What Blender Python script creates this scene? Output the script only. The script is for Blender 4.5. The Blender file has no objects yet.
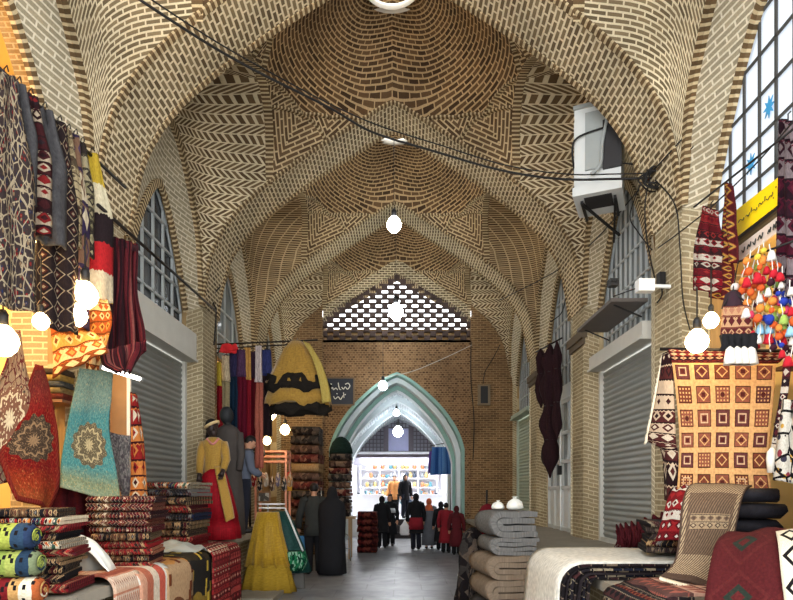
BULB = .3; COLDS = .5
import bpy, bmesh, math, random
from mathutils import Vector, Matrix, noise as mnoise
random.seed(7)
C = bpy.context.scene.collection
PI = math.pi
F = 600.0; VX = 402.3; VY = 490.0; EYE = 1.6; CX = .136
def P(px, py, Y): return Vector((CX+(px-VX)*Y/F, Y, EYE+(VY-py)*Y/F))
def PX(px, py, X):
    Y = (X-CX)*F/(px-VX); return P(px, py, Y)
def PZ(px, py, z):
    Y = (EYE-z)*F/(py-VY); return P(px, py, Y)
def lerp(a, b, t): return a+(b-a)*t
def smooth(t): t = max(0., min(1., t)); return t*t*(3-2*t)
def interp(pts, x):
    if x <= pts[0][0]: return pts[0][1]
    for (a, b), (c, d) in zip(pts, pts[1:]):
        if x <= c: return b+(d-b)*(x-a)/(c-a)
    return pts[-1][1]
def spline(pts, n):
    """Catmull-Rom through points, n samples"""
    pts = [Vector(p) for p in pts]; m = len(pts)-1; out = []
    for i in range(n):
        t = i/(n-1)*m; k = min(int(t), m-1); f = t-k
        p0 = pts[max(k-1, 0)]; p1 = pts[k]; p2 = pts[k+1]; p3 = pts[min(k+2, m)]
        out.append(.5*((2*p1)+(p2-p0)*f+(2*p0-5*p1+4*p2-p3)*f*f+(3*p1-p0-3*p2+p3)*f**3))
    return out
def fold(a, b, s, seed=0.): return mnoise.noise(Vector((a*s+seed*7.3, b*s-seed*3.1, seed)))

class MB:
    def __init__(self): self.v = []; self.f = []; self.uv = []; self.mi = []; self.sm = []
    def face(self, ids, uvs=None, mi=0, sm=False):
        self.f.append(tuple(ids)); self.uv.append(uvs or [(0, 0)]*len(ids)); self.mi.append(mi); self.sm.append(sm)
    def grid(self, fn, nu, nv, uvfn=None, mi=0, sm=True, flip=False, closeu=False):
        """fn(u,v)->point, u,v in 0..1"""
        b = len(self.v); mu = nu if closeu else nu+1
        for j in range(nv+1):
            for i in range(mu): self.v.append(Vector(fn(i/nu, j/nv)))
        uvfn = uvfn or (lambda u, v: (u, v))
        for j in range(nv):
            for i in range(nu):
                i2 = (i+1) % mu
                ids = [b+j*mu+i, b+j*mu+i2, b+(j+1)*mu+i2, b+(j+1)*mu+i]
                uvs = [uvfn(i/nu, j/nv), uvfn((i+1)/nu, j/nv), uvfn((i+1)/nu, (j+1)/nv), uvfn(i/nu, (j+1)/nv)]
                if flip: ids.reverse(); uvs.reverse()
                self.face(ids, uvs, mi, sm)
        return self
    def cloth(self, fn, nu, nv, th=.012, uvfn=None, mi=0, mi2=None, sm=True, center=False):
        """sheet with real thickness: front fn, back offset along the normal, closed rims"""
        b = len(self.v); e = 1e-3
        uvfn = uvfn or (lambda u, v: (u, v)); pts = []; nr = []
        for j in range(nv+1):
            for i in range(nu+1): pts.append(Vector(fn(i/nu, j/nv)))
        g = lambda i, j: pts[max(0, min(nv, j))*(nu+1)+max(0, min(nu, i))]
        for j in range(nv+1):
            for i in range(nu+1):
                n = (g(i+1, j)-g(i-1, j)).cross(g(i, j+1)-g(i, j-1))
                nr.append(n.normalized() if n.length > 1e-12 else Vector((0, 0, 1)))
        if center: pts = [p+n*th*.5 for p, n in zip(pts, nr)]
        N = len(pts); self.v += pts+[p-n*th for p, n in zip(pts, nr)]
        for j in range(nv):
            for i in range(nu):
                q = [j*(nu+1)+i, j*(nu+1)+i+1, (j+1)*(nu+1)+i+1, (j+1)*(nu+1)+i]
                uvs = [uvfn(i/nu, j/nv), uvfn((i+1)/nu, j/nv), uvfn((i+1)/nu, (j+1)/nv), uvfn(i/nu, (j+1)/nv)]
                self.face([b+k for k in q], uvs, mi, sm)
                self.face([b+N+k for k in reversed(q)], uvs[::-1], mi if mi2 is None else mi2, sm)
        rim = [(i, 0) for i in range(nu)]+[(nu, j) for j in range(nv)]+[(i, nv) for i in range(nu, 0, -1)]+[(0, j) for j in range(nv, 0, -1)]
        for k, (i, j) in enumerate(rim):
            i2, j2 = rim[(k+1) % len(rim)]
            a = b+j*(nu+1)+i; c = b+j2*(nu+1)+i2
            u1 = uvfn(i/nu, j/nv); u2 = uvfn(i2/nu, j2/nv)
            self.face([c, a, a+N, c+N], [u2, u1, u1, u2], mi, False)
        return self
    def box(self, c, s, rot=None, mi=0, uvs=1.):
        c = Vector(c); h = Vector(s)*.5; b = len(self.v)
        for dz in (-1, 1):
            for dy in (-1, 1):
                for dx in (-1, 1):
                    p = Vector((dx*h.x, dy*h.y, dz*h.z))
                    if rot is not None: p = rot @ p
                    self.v.append(c+p)
        S = Vector(s)
        for ids, a, d in (((0, 2, 3, 1), 1, 0), ((4, 5, 7, 6), 0, 1), ((0, 1, 5, 4), 0, 2), ((2, 6, 7, 3), 2, 0), ((0, 4, 6, 2), 2, 1), ((1, 3, 7, 5), 1, 2)):
            A, D = S[a]*uvs, S[d]*uvs
            uv = [(0, 0), (A, 0), (A, D), (0, D)]
            if a == 2: uv = [(y, x) for x, y in uv]
            self.face([b+k for k in ids], uv, mi)
        return self
    def bar(self, a, b_, w, h=None, mi=0):
        """rectangular bar from a to b"""
        a = Vector(a); b_ = Vector(b_); d = b_-a; L = d.length
        if L < 1e-6: return self
        q = d.to_track_quat('X', 'Z').to_matrix()
        return self.box((a+b_)/2, (L, w, h or w), q, mi)
    def tube(self, pts, r, n=8, mi=0, cap=True, sm=True, closed=False):
        pts = [Vector(p) for p in pts]; m = len(pts); b = len(self.v)
        rr = r if isinstance(r, (list, tuple)) else [r]*m
        up = Vector((0, 0, 1)); prev = None; L = 0
        ls = []
        for i, p in enumerate(pts):
            t = (pts[min(i+1, m-1)]-pts[max(i-1, 0)])
            t = t.normalized() if t.length > 1e-9 else Vector((0, 0, 1))
            if prev is None:
                s = t.cross(up)
                if s.length < .05: s = t.cross(Vector((0, 1, 0)))
            else: s = prev-t*prev.dot(t)
            s.normalize(); prev = s; w = t.cross(s)
            if i: L += (p-pts[i-1]).length
            ls.append(L)
            ra, rb = (rr[i], rr[i]) if not isinstance(rr[i], (tuple, list)) else rr[i]
            for k in range(n):
                a = 2*PI*k/n; self.v.append(p+s*math.cos(a)*ra+w*math.sin(a)*rb)
        for i in range(m-1):
            for k in range(n):
                k2 = (k+1) % n
                self.face([b+i*n+k, b+i*n+k2, b+(i+1)*n+k2, b+(i+1)*n+k],
                          [(k/n, ls[i]), ((k+1)/n, ls[i]), ((k+1)/n, ls[i+1]), (k/n, ls[i+1])], mi, sm)
        if cap:
            self.face([b+k for k in range(n)][::-1], None, mi); self.face([b+(m-1)*n+k for k in range(n)], None, mi)
        return self
    def ball(self, c, r, n=10, m=7, mi=0, rot=None):
        c = Vector(c); r = Vector(r) if not isinstance(r, (int, float)) else Vector((r, r, r))
        b = len(self.v)
        for j in range(1, m):
            a = PI*j/m
            for k in range(n):
                p = Vector((r.x*math.sin(a)*math.cos(2*PI*k/n), r.y*math.sin(a)*math.sin(2*PI*k/n), r.z*math.cos(a)))
                self.v.append(c+(rot @ p if rot is not None else p))
        for z in (1, -1):
            p = Vector((0, 0, r.z*z)); self.v.append(c+(rot @ p if rot is not None else p))
        T = b+(m-1)*n
        for j in range(m-2):
            for k in range(n):
                k2 = (k+1) % n
                self.face([b+j*n+k, b+(j+1)*n+k, b+(j+1)*n+k2, b+j*n+k2], [(k/n, j/m), (k/n, (j+1)/m), ((k+1)/n, (j+1)/m), ((k+1)/n, j/m)], mi, True)
        for k in range(n):
            k2 = (k+1) % n
            self.face([T, b+k, b+k2], None, mi, True); self.face([T+1, b+(m-2)*n+k2, b+(m-2)*n+k], None, mi, True)
        return self
    def lathe(self, prof, c=(0, 0, 0), n=20, mi=0, wob=None, cap=True, sx=1., sy=1.):
        """prof: (r,z) list; wob(angle, t)->radius factor"""
        c = Vector(c); m = len(prof); b = len(self.v)
        for j, (r, z) in enumerate(prof):
            for k in range(n):
                a = 2*PI*k/n; q = r*(wob(a, j/(m-1)) if wob else 1)
                self.v.append(c+Vector((q*math.cos(a)*sx, q*math.sin(a)*sy, z)))
        for j in range(m-1):
            for k in range(n):
                k2 = (k+1) % n
                self.face([b+j*n+k, b+j*n+k2, b+(j+1)*n+k2, b+(j+1)*n+k], [(k/n, prof[j][1]), ((k+1)/n, prof[j][1]), ((k+1)/n, prof[j+1][1]), (k/n, prof[j+1][1])], mi, True)
        if cap:
            self.face([b+k for k in range(n)][::-1], None, mi); self.face([b+(m-1)*n+k for k in range(n)], None, mi)
        return self
    def rings(self, rings, mi=0, cap=True, sm=True):
        """loft closed rings of equal count"""
        n = len(rings[0]); b = len(self.v)
        for r in rings: self.v += [Vector(p) for p in r]
        m = len(rings)
        for j in range(m-1):
            for k in range(n):
                k2 = (k+1) % n
                self.face([b+j*n+k, b+j*n+k2, b+(j+1)*n+k2, b+(j+1)*n+k], [(k/n, j/(m-1)), ((k+1)/n, j/(m-1)), ((k+1)/n, (j+1)/(m-1)), (k/n, (j+1)/(m-1))], mi, sm)
        if cap:
            self.face([b+k for k in range(n)][::-1], None, mi); self.face([b+(m-1)*n+k for k in range(n)], None, mi)
        return self
    def prism(self, poly, z0, z1, mi=0, uvs=1.):
        """poly (x,y) counter-clockwise, extruded in z, uv in metres"""
        n = len(poly); b = len(self.v)
        for z in (z0, z1):
            for x, y in poly: self.v.append(Vector((x, y, z)))
        L = 0
        for k in range(n):
            k2 = (k+1) % n; l = math.dist(poly[k], poly[k2])
            self.face([b+k, b+k2, b+n+k2, b+n+k], [(L, z0), (L+l, z0), (L+l, z1), (L, z1)], mi); L += l
        self.face([b+k for k in range(n)][::-1], [poly[k] for k in range(n)][::-1], mi)
        self.face([b+n+k for k in range(n)], [poly[k] for k in range(n)], mi)
        return self
    def build(self, name, mats, parent=None, loc=None):
        me = bpy.data.meshes.new(name)
        off = Vector(loc) if loc is not None else Vector((0, 0, 0))
        me.from_pydata([tuple(p-off) for p in self.v], [], self.f)
        mats = mats if isinstance(mats, (list, tuple)) else [mats]
        for m in mats: me.materials.append(m)
        l = me.uv_layers.new(name='UVMap'); k = 0
        flat = []
        for uv in self.uv:
            for a in uv: flat += [a[0], a[1]]
        l.data.foreach_set('uv', flat)
        me.polygons.foreach_set('material_index', self.mi); me.polygons.foreach_set('use_smooth', self.sm)
        me.update()
        bm = bmesh.new(); bm.from_mesh(me); bmesh.ops.remove_doubles(bm, verts=bm.verts, dist=1e-6); bm.to_mesh(me); bm.free()
        o = bpy.data.objects.new(name, me); C.objects.link(o)
        if parent is not None:
            o.parent = parent
            # vertices are given in world space: undo the parents' offset
            o.location = -world_loc(parent)+off
        else: o.location = off
        return o
def world_loc(o):
    p = Vector((0, 0, 0))
    while o is not None: p = p+o.location; o = o.parent
    return p
def tag(o, label=None, cat=None, group=None, kind=None):
    if label: o['label'] = label
    if cat: o['category'] = cat
    if group: o['group'] = group
    if kind: o['kind'] = kind
    return o
def empty(name, loc=(0, 0, 0), label=None, cat=None, group=None, kind=None, parent=None):
    o = bpy.data.objects.new(name, None); o.empty_display_size = .1; C.objects.link(o)
    if parent is not None: o.parent = parent; o.location = Vector(loc)-world_loc(parent)
    else: o.location = loc
    return tag(o, label, cat, group, kind)
def dup(o, parent=None):
    c = o.copy(); C.objects.link(c)
    if parent is not None: c.parent = parent
    for ch in list(o.children): dup(ch, c)
    return c

# ---------------------------------------------------------------- materials
class NT:
    def __init__(self, name):
        self.m = bpy.data.materials.new(name); self.m.use_nodes = True
        self.t = self.m.node_tree; self.n = self.t.nodes; self.l = self.t.links
        self.b = self.n['Principled BSDF']
    def new(self, ty, **kw):
        x = self.n.new(ty)
        for k, v in kw.items(): setattr(x, k, v)
        return x
    def put(self, sock, v):
        if isinstance(v, bpy.types.NodeSocket): self.l.new(v, sock)
        elif isinstance(v, (tuple, list)) and len(v) == 3 and sock.type == 'RGBA': sock.default_value = (*v, 1)
        else: sock.default_value = v
    def math(self, op, a, b=0., c=0.):
        x = self.new('ShaderNodeMath', operation=op)
        self.put(x.inputs[0], a); self.put(x.inputs[1], b); self.put(x.inputs[2], c); return x.outputs[0]
    def mix(self, f, a, b, bt='MIX'):
        x = self.new('ShaderNodeMix', data_type='RGBA', blend_type=bt)
        self.put(x.inputs[0], f); self.put(x.inputs[6], a); self.put(x.inputs[7], b); return x.outputs[2]
    def uv(self):
        t = self.new('ShaderNodeTexCoord'); s = self.new('ShaderNodeSeparateXYZ'); self.l.new(t.outputs['UV'], s.inputs[0])
        return s.outputs[0], s.outputs[1]
    def objc(self): return self.new('ShaderNodeTexCoord').outputs['Object']
    def geo(self): return self.new('ShaderNodeNewGeometry').outputs['Position']
    def comb(self, x, y, z=0.):
        c = self.new('ShaderNodeCombineXYZ'); self.put(c.inputs[0], x); self.put(c.inputs[1], y); self.put(c.inputs[2], z); return c.outputs[0]
    def noise(self, vec, sc, det=2., out=0):
        x = self.new('ShaderNodeTexNoise'); x.inputs['Scale'].default_value = sc; x.inputs['Detail'].default_value = det
        self.l.new(vec, x.inputs['Vector']); return x.outputs[out]
    def voro(self, vec, sc, out='Color', feature='F1', metric=None, rnd=1.):
        x = self.new('ShaderNodeTexVoronoi', feature=feature); x.inputs['Scale'].default_value = sc; x.inputs['Randomness'].default_value = rnd
        if metric: x.distance = metric
        self.l.new(vec, x.inputs['Vector']); return x.outputs[out]
    def ramp(self, f, stops, const=False):
        x = self.new('ShaderNodeValToRGB'); r = x.color_ramp; r.interpolation = 'CONSTANT' if const else 'LINEAR'
        while len(r.elements) > 1: r.elements.remove(r.elements[-1])
        r.elements[0].position = stops[0][0]; r.elements[0].color = (*stops[0][1], 1)
        for p, c in stops[1:]:
            e = r.elements.new(p); e.color = (*c, 1)
        self.put(x.inputs[0], f); return x.outputs[0]
    def bump(self, h, st=.3, dist=.02):
        x = self.new('ShaderNodeBump'); x.inputs['Strength'].default_value = st; x.inputs['Distance'].default_value = dist
        self.put(x.inputs['Height'], h); self.l.new(x.outputs[0], self.b.inputs['Normal'])
    def fin(self, col, rough=.85, metal=0., spec=.3):
        self.put(self.b.inputs['Base Color'], col); self.put(self.b.inputs['Roughness'], rough)
        self.put(self.b.inputs['Metallic'], metal); self.put(self.b.inputs['Specular IOR Level'], spec); return self.m
_cache = {}
def srgb(r, g, b):
    f = lambda c: (c/255/12.92) if c/255 <= .04045 else ((c/255+.055)/1.055)**2.4
    return (f(r), f(g), f(b))
def plain(name, col, rough=.6, metal=0., spec=.3, var=.12, sc=6.):
    if name in _cache: return _cache[name]
    k = NT(name); n = k.noise(k.objc(), sc, 3.)
    c = k.mix(k.math('MULTIPLY', n, 1.), tuple(x*(1-var) for x in col), tuple(min(1, x*(1+var)) for x in col))
    _cache[name] = k.fin(c, rough, metal, spec); return _cache[name]
def glow(name, col, s):
    if name in _cache: return _cache[name]
    k = NT(name); k.fin(col, .4); k.put(k.b.inputs['Emission Color'], col); k.b.inputs['Emission Strength'].default_value = s
    _cache[name] = k.m; return k.m
def brick(name, c1, c2, mortar, bw=.2, rh=.065, ms=.011, off=.5, rot=0., zig=None, alpha=45., stain=.35, bump=.5):
    """brickwork on metre UVs; rot turns the courses; zig folds them: ('band', w) or ('chev',)"""
    if name in _cache: return _cache[name]
    k = NT(name); u, v = k.uv()
    if rot:
        a = math.radians(rot); ca, sa = math.cos(a), math.sin(a)
        u, v = k.math('ADD', k.math('MULTIPLY', u, ca), k.math('MULTIPLY', v, sa)), k.math('SUBTRACT', k.math('MULTIPLY', v, ca), k.math('MULTIPLY', u, sa))
    if zig:
        a = math.radians(alpha); ca, sa = math.cos(a), math.sin(a)
        pp = k.math('PINGPONG', u, zig[1] if zig[0] == 'band' else 50.)
        row = k.math('SUBTRACT', k.math('MULTIPLY', v, sa), k.math('MULTIPLY', pp, ca))
        if zig[0] == 'band': col = k.math('MULTIPLY', u, bw/zig[1])
        else: col = k.math('ADD', k.math('MULTIPLY', v, ca), k.math('MULTIPLY', pp, sa))
        u, v = col, row
    vec = k.comb(u, v)
    # hand-laid unevenness
    jit = k.noise(vec, 3.1, 1., 1)
    mm = k.new('ShaderNodeVectorMath', operation='MULTIPLY_ADD'); k.l.new(jit, mm.inputs[0]); mm.inputs[1].default_value = (.02, .014, 0); k.l.new(vec, mm.inputs[2])
    t = k.new('ShaderNodeTexBrick', offset=off); k.l.new(mm.outputs[0], t.inputs['Vector'])
    t.inputs['Scale'].default_value = 1; t.inputs['Mortar Size'].default_value = ms; t.inputs['Brick Width'].default_value = bw
    t.inputs['Row Height'].default_value = rh; t.inputs['Mortar Smooth'].default_value = .15; t.inputs['Bias'].default_value = 0
    k.put(t.inputs['Color1'], c1); k.put(t.inputs['Color2'], c2); k.put(t.inputs['Mortar'], mortar)
    n = k.noise(k.geo(), 1.3, 4.); s = k.ramp(n, [(.3, (1-stain,)*3), (.65, (1, 1, 1))])
    n2 = k.noise(vec, 60., 2.); s2 = k.ramp(n2, [(.25, (.8, .8, .8)), (.8, (1.12, 1.1, 1.08))])
    c = k.mix(1., k.mix(1., t.outputs['Color'], s, 'MULTIPLY'), s2, 'MULTIPLY')
    if bump: k.bump(k.math('SUBTRACT', 1., t.outputs['Fac']) if bump < 0 else t.outputs['Fac'], abs(bump), .012)
    _cache[name] = k.fin(c, .92, 0., .15); return _cache[name]
# ---------------------------------------------------------------- the building
PER = 3.08; YF0 = 5.72; TH = .7; W = 2.8; WWIN = 2.95; SPR = 4.3
YF = [YF0+PER*j for j in (-1, 0, 1, 2)]; YEND = YF0+PER*3; HALF = (PER-TH)/2
APTS = [(0, 7.28), (.2, 7.19), (.47, 7.01), (.97, 6.7), (1.36, 6.44), (1.82, 6.1), (2.08, 5.88), (2.32, 5.64), (2.53, 5.34), (2.66, 5.05), (2.73, 4.72), (2.77, 4.45), (2.8, 4.3)]
SPTS = [(0, 6.28), (.25, 6.14), (.48, 5.88), (.7, 5.53), (.86, 5.2), (.95, 4.8), (1, 4.3)]
def cr1(pts, x):
    """smooth monotone-ish interpolation"""
    x = max(pts[0][0], min(pts[-1][0], x))
    for i in range(len(pts)-1):
        if x <= pts[i+1][0]: break
    x0, y0 = pts[i]; x1, y1 = pts[i+1]; h = x1-x0; t = (x-x0)/h
    s = lambda k: (pts[min(k+1, len(pts)-1)][1]-pts[max(k-1, 0)][1])/(pts[min(k+1, len(pts)-1)][0]-pts[max(k-1, 0)][0])
    m0, m1 = s(i)*h, s(i+1)*h
    return (2*t**3-3*t*t+1)*y0+(t**3-2*t*t+t)*m0+(-2*t**3+3*t*t)*y1+(t**3-t*t)*m1
def AZ(x): return cr1(APTS, abs(x))
def SZ(t): return cr1(SPTS, abs(t))
def VZ(x, t):
    x = abs(x); t = min(1., abs(t))
    z = AZ(x)+(min(1., x/W)**2.3)*(SZ(t)-SPR)
    if x < 1.68: z += .93*(1-(x/1.68)**2)*max(0., 1-t*t)**.75
    return z
CREAM = srgb(226, 210, 174); B1 = srgb(96, 80, 58); B2 = srgb(128, 108, 78)
m_soffit = brick('brick_soffit', B1, srgb(140, 122, 92), CREAM, .145, .06, .012)
m_dome = brick('brick_dome', srgb(70, 52, 36), srgb(112, 86, 58), srgb(196, 166, 122), .17, .05, .0085)
m_herr = brick('brick_herringbone', srgb(92, 72, 50), srgb(124, 102, 72), CREAM, .2, .062, .013, 0., zig=('band', .14), alpha=48)
m_fan = brick('brick_fan', srgb(104, 90, 66), srgb(142, 124, 94), CREAM, .2, .06, .012)
m_col = brick('brick_columns', srgb(84, 64, 46), srgb(124, 98, 68), srgb(204, 180, 138), .17, .05, .011, .0, rot=90)
m_chev = brick('brick_chevron', srgb(86, 66, 46), srgb(122, 98, 70), srgb(208, 184, 142), .2, .06, .011, .5, zig=('chev',), alpha=38)
m_diag = brick('brick_niche', srgb(150, 140, 116), srgb(172, 160, 132), srgb(222, 212, 186), .2, .055, .009, stain=.2)
m_rib = brick('brick_header', srgb(92, 74, 50), srgb(122, 98, 68), srgb(208, 188, 148), 4., .062, .014, 0.)
m_wall = brick('brick_wall', srgb(158, 130, 88), srgb(178, 150, 106), srgb(204, 184, 144), .22, .068, .009)
m_pillar = brick('brick_pillar', srgb(146, 132, 102), srgb(170, 154, 122), srgb(206, 194, 162), .2, .058, .008)
m_end = brick('brick_end', srgb(104, 80, 56), srgb(136, 106, 74), srgb(166, 138, 100), .16, .055, .009)
m_lattice = brick('brick_lattice', srgb(84, 70, 66), srgb(98, 84, 78), srgb(110, 94, 86), .3, .12, .006)
m_plaster = plain('pale_plaster', srgb(214, 206, 190), .9, var=.15, sc=3)
m_stone = plain('platform_stone', srgb(132, 124, 110), .8, var=.25, sc=5)
m_dark = plain('black_metal', srgb(30, 28, 27), .5)
m_steel = plain('grey_steel', srgb(150, 152, 150), .4, .5)
m_cable = plain('black_cable', srgb(24, 22, 20), .6)

ceiling = empty('ceiling', (0, YF[0], SPR), kind='structure')
tag(ceiling, 'pointed brick vaults with domes, ribs and herringbone panels over the bazaar lane')
def strip(mb, pts, wdir, w, th, nrm):
    """raised strip of header bricks along a curve: wdir(i)=width vector, nrm(i)=towards the viewer"""
    L = 0; rings = []; ls = [0]
    for a, b in zip(pts, pts[1:]): L += (b-a).length; ls.append(L)
    n = len(pts)
    for k, (s0, s1, h0, h1) in enumerate(((-.5, .5, 1, 1), (.5, .5, 1, -1), (-.5, -.5, -1, 1))):
        def fn(u, v, s0=s0, s1=s1, h0=h0, h1=h1):
            i = min(n-1, int(round(v*(n-1)))); s = lerp(s0, s1, u); h = lerp(h0, h1, u)
            return pts[i]+wdir(i)*w*s+nrm(i)*th*h
        mb.grid(fn, 1, n-1, lambda u, v: (.4+u*w, ls[min(n-1, int(round(v*(n-1))))]), sm=False)
HALF0 = HALF
_arc = [0.]
for i in range(280): _arc.append(_arc[-1]+math.hypot(.01, AZ((i+1)*.01)-AZ(i*.01)))
def ARC(x): return _arc[min(280, int(abs(x)*100))]
_sarc = [0.]
for i in range(100): _sarc.append(_sarc[-1]+math.hypot(.01*HALF, SZ((i+1)*.01)-SZ(i*.01)))
def SARC(t): return _sarc[min(100, int(round(abs(t)*100)))]
def vault_bay(yc, name='vault_bay', pm_=None):
    root = empty(name, (0, yc, SPR), parent=ceiling)
    Z = lambda x, y: Vector((x, yc+y*HALF, VZ(x, y)))
    rib2 = lambda t: 1.66+.17*t*t
    # dome: star outline
    P1, P2, P3, P4, P5, P6, Q1, CC = (.47, 1), (.92, .9), (1.3, .73), (1.51, .28), (1.66, 0.), (rib2(.37), .37), (1., 1), (rib2(1), 1)
    q = [(.0, 1.), P1, P2, P3, P4, P5]
    ring = [(x, t) for x, t in q]+[(x, -t) for x, t in q[-2::-1]]
    ring = ring+[(-x, t) for x, t in ring[-2:0:-1]]
    poly = []
    for (a, b), (c, d) in zip(ring, ring[1:]+ring[:1]):
        for k in range(5): poly.append((lerp(a, c, k/5), lerp(b, d, k/5)))
    R0 = .34; n = len(poly); mb = MB()
    def dome(u, v):
        x, t = poly[int(round(u*n)) % n]; y = t*HALF; r = math.hypot(x, y); a = max(R0/r, 0)
        s = lerp(1., a, v); return Z(x*s, t*s)
    ang = [math.atan2(t*HALF, x) for x, t in poly]
    def duv(u, v):
        i = int(round(u*n)); x, t = poly[i % n]; r = math.hypot(x, t*HALF)
        a = ang[i % n]; a0 = ang[0]; da = (a0-a) % (2*PI)
        if i == n: da = 2*PI
        s = lerp(r, R0, v); rise = (VZ(0, 0)-VZ(x*s/r, t*s/r))
        return (da*1.15, s*1.15)
    mb.grid(dome, n, 12, duv, flip=False); mb.build('dome', m_dome, root)
    # oculus kerb, open to the sky
    ztop = VZ(R0, 0)
    k = MB(); k.lathe([(R0+.02, ztop-.03), (R0-.01, ztop), (R0, ztop+.04), (R0+.1, ztop+.05), (R0+.12, ztop+.0)], (0, yc, 0), 28, cap=False); k.build('oculus_ring', m_plaster, root)
    # herringbone side panels and squinch panels
    for s in (-1, 1):
        for h in (-1, 1):
            mb = MB()
            hp = lambda u, v: Z(s*lerp(rib2(v), W, u), h*v)
            def huv(u, v):
                x = lerp(rib2(v), W, u)
                if pm_ is m_fan: return (ARC(x), lerp(v*HALF, SARC(v), (x/W)**2.3)*h*1.15)
                return (VZ(x, v)*1.35+.5*(1-v)**1.6, (-x*.62+v*HALF*.78)*h)
            mb.grid(hp, 20, 12, huv, flip=(s*h > 0)); mb.build('side_panel', pm_, root)
        for h in (-1, 1):
            for A_, B_, C_, D_, ax in ((P1, Q1, P3, P2, (1, 3)), (Q1, CC, P6, P3, (1, 3)), (P3, P6, P5, P4, (1, 3))):
                Q = [A_, B_, C_, D_]; mb = MB()
                W3 = [Z(*p) for p in Q]; o = W3[ax[0]]; d = (W3[ax[1]]-o); d.normalize()
                nn = (W3[1]-W3[0]).cross(W3[3]-W3[0]).normalized(); e = nn.cross(d)
                def pp(u, v):
                    x = lerp(lerp(A_[0], B_[0], u), lerp(D_[0], C_[0], u), v); t = lerp(lerp(A_[1], B_[1], u), lerp(D_[1], C_[1], u), v)
                    p = Z(x, t); return p
                def fuv(u, v):
                    p = pp(u, v)-o; return (p.dot(e), p.dot(d))
                def pq(u, v):
                    p = pp(u, v); return Vector((p.x*s, yc+(p.y-yc)*h, p.z))
                mb.grid(pq, 6, 6, fuv, flip=(s*h < 0)); mb.build('chevron_panel', m_chev, root)
            # header bands along the star outline
            for a, b in ((P1, P2), (P2, P3), (P3, P4), (P4, P5), ((Q1[0], .99), P3), (P3, P6)):
                pts = [Z(s*lerp(a[0], b[0], i/6), h*lerp(a[1], b[1], i/6)) for i in range(7)]
                dn = Vector((s*(b[0]-a[0]), h*(b[1]-a[1])*HALF, 0)).normalized(); wd = Vector((-dn.y, dn.x, 0))
                mb = MB(); strip(mb, pts, lambda i: wd, .085, .016, lambda i: Vector((0, 0, -1))); mb.build('header_band', m_rib, root)
        pts = [Z(s*rib2(t/12), t/12) for t in range(-12, 13)]
        mb = MB(); strip(mb, pts, lambda i: Vector((1, 0, 0)), .11, .03, lambda i: Vector((-.4*s, 0, -.9))); mb.build('vault_rib', m_rib, root)
        # wall rib along the side arch
        pts = [Vector((s*W, yc+t/16*HALF, SZ(t/16))) for t in range(-16, 17)]
        def wd(i):
            d = (pts[min(i+1, 32)]-pts[max(i-1, 0)]).normalized(); return Vector((0, -d.z, d.y))
        mb = MB(); strip(mb, pts, wd, .13, .03, lambda i: Vector((-s, 0, -.2))); mb.build('wall_rib', m_rib, root)
    return root
for j in range(4): vault_bay(YF[j]+TH+HALF, pm_=(m_fan, m_herr, m_col, m_herr)[j])
def arch_band(yf, th=TH):
    mb = MB(); N = 44; xs = [-W*math.cos(PI*i/N) for i in range(N+1)]
    pr = [Vector((x, 0, AZ(x))) for x in xs]; ls = [0]
    for a, b in zip(pr, pr[1:]): ls.append(ls[-1]+(b-a).length)
    mb.grid(lambda u, v: (pr[int(round(v*N))].x, yf+u*th, pr[int(round(v*N))].z), 4, N, lambda u, v: (u*th, ls[int(round(v*N))]), flip=False)
    o = mb.build('transverse_arch', m_soffit, ceiling)
    # row of header bricks on the front edge
    for yy in (yf-.012, yf+th+.012):
        mb = MB()
        def nm(i):
            d = (pr[min(i+1, N)]-pr[max(i-1, 0)]).normalized(); return Vector((d.z, 0, -d.x))
        strip(mb, [p+Vector((0, yy, 0)) for p in pr], lambda i: Vector((0, 1, 0)), .075, .014, nm); mb.build('arch_edge', m_rib, o)
for y in YF: arch_band(y)

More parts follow.
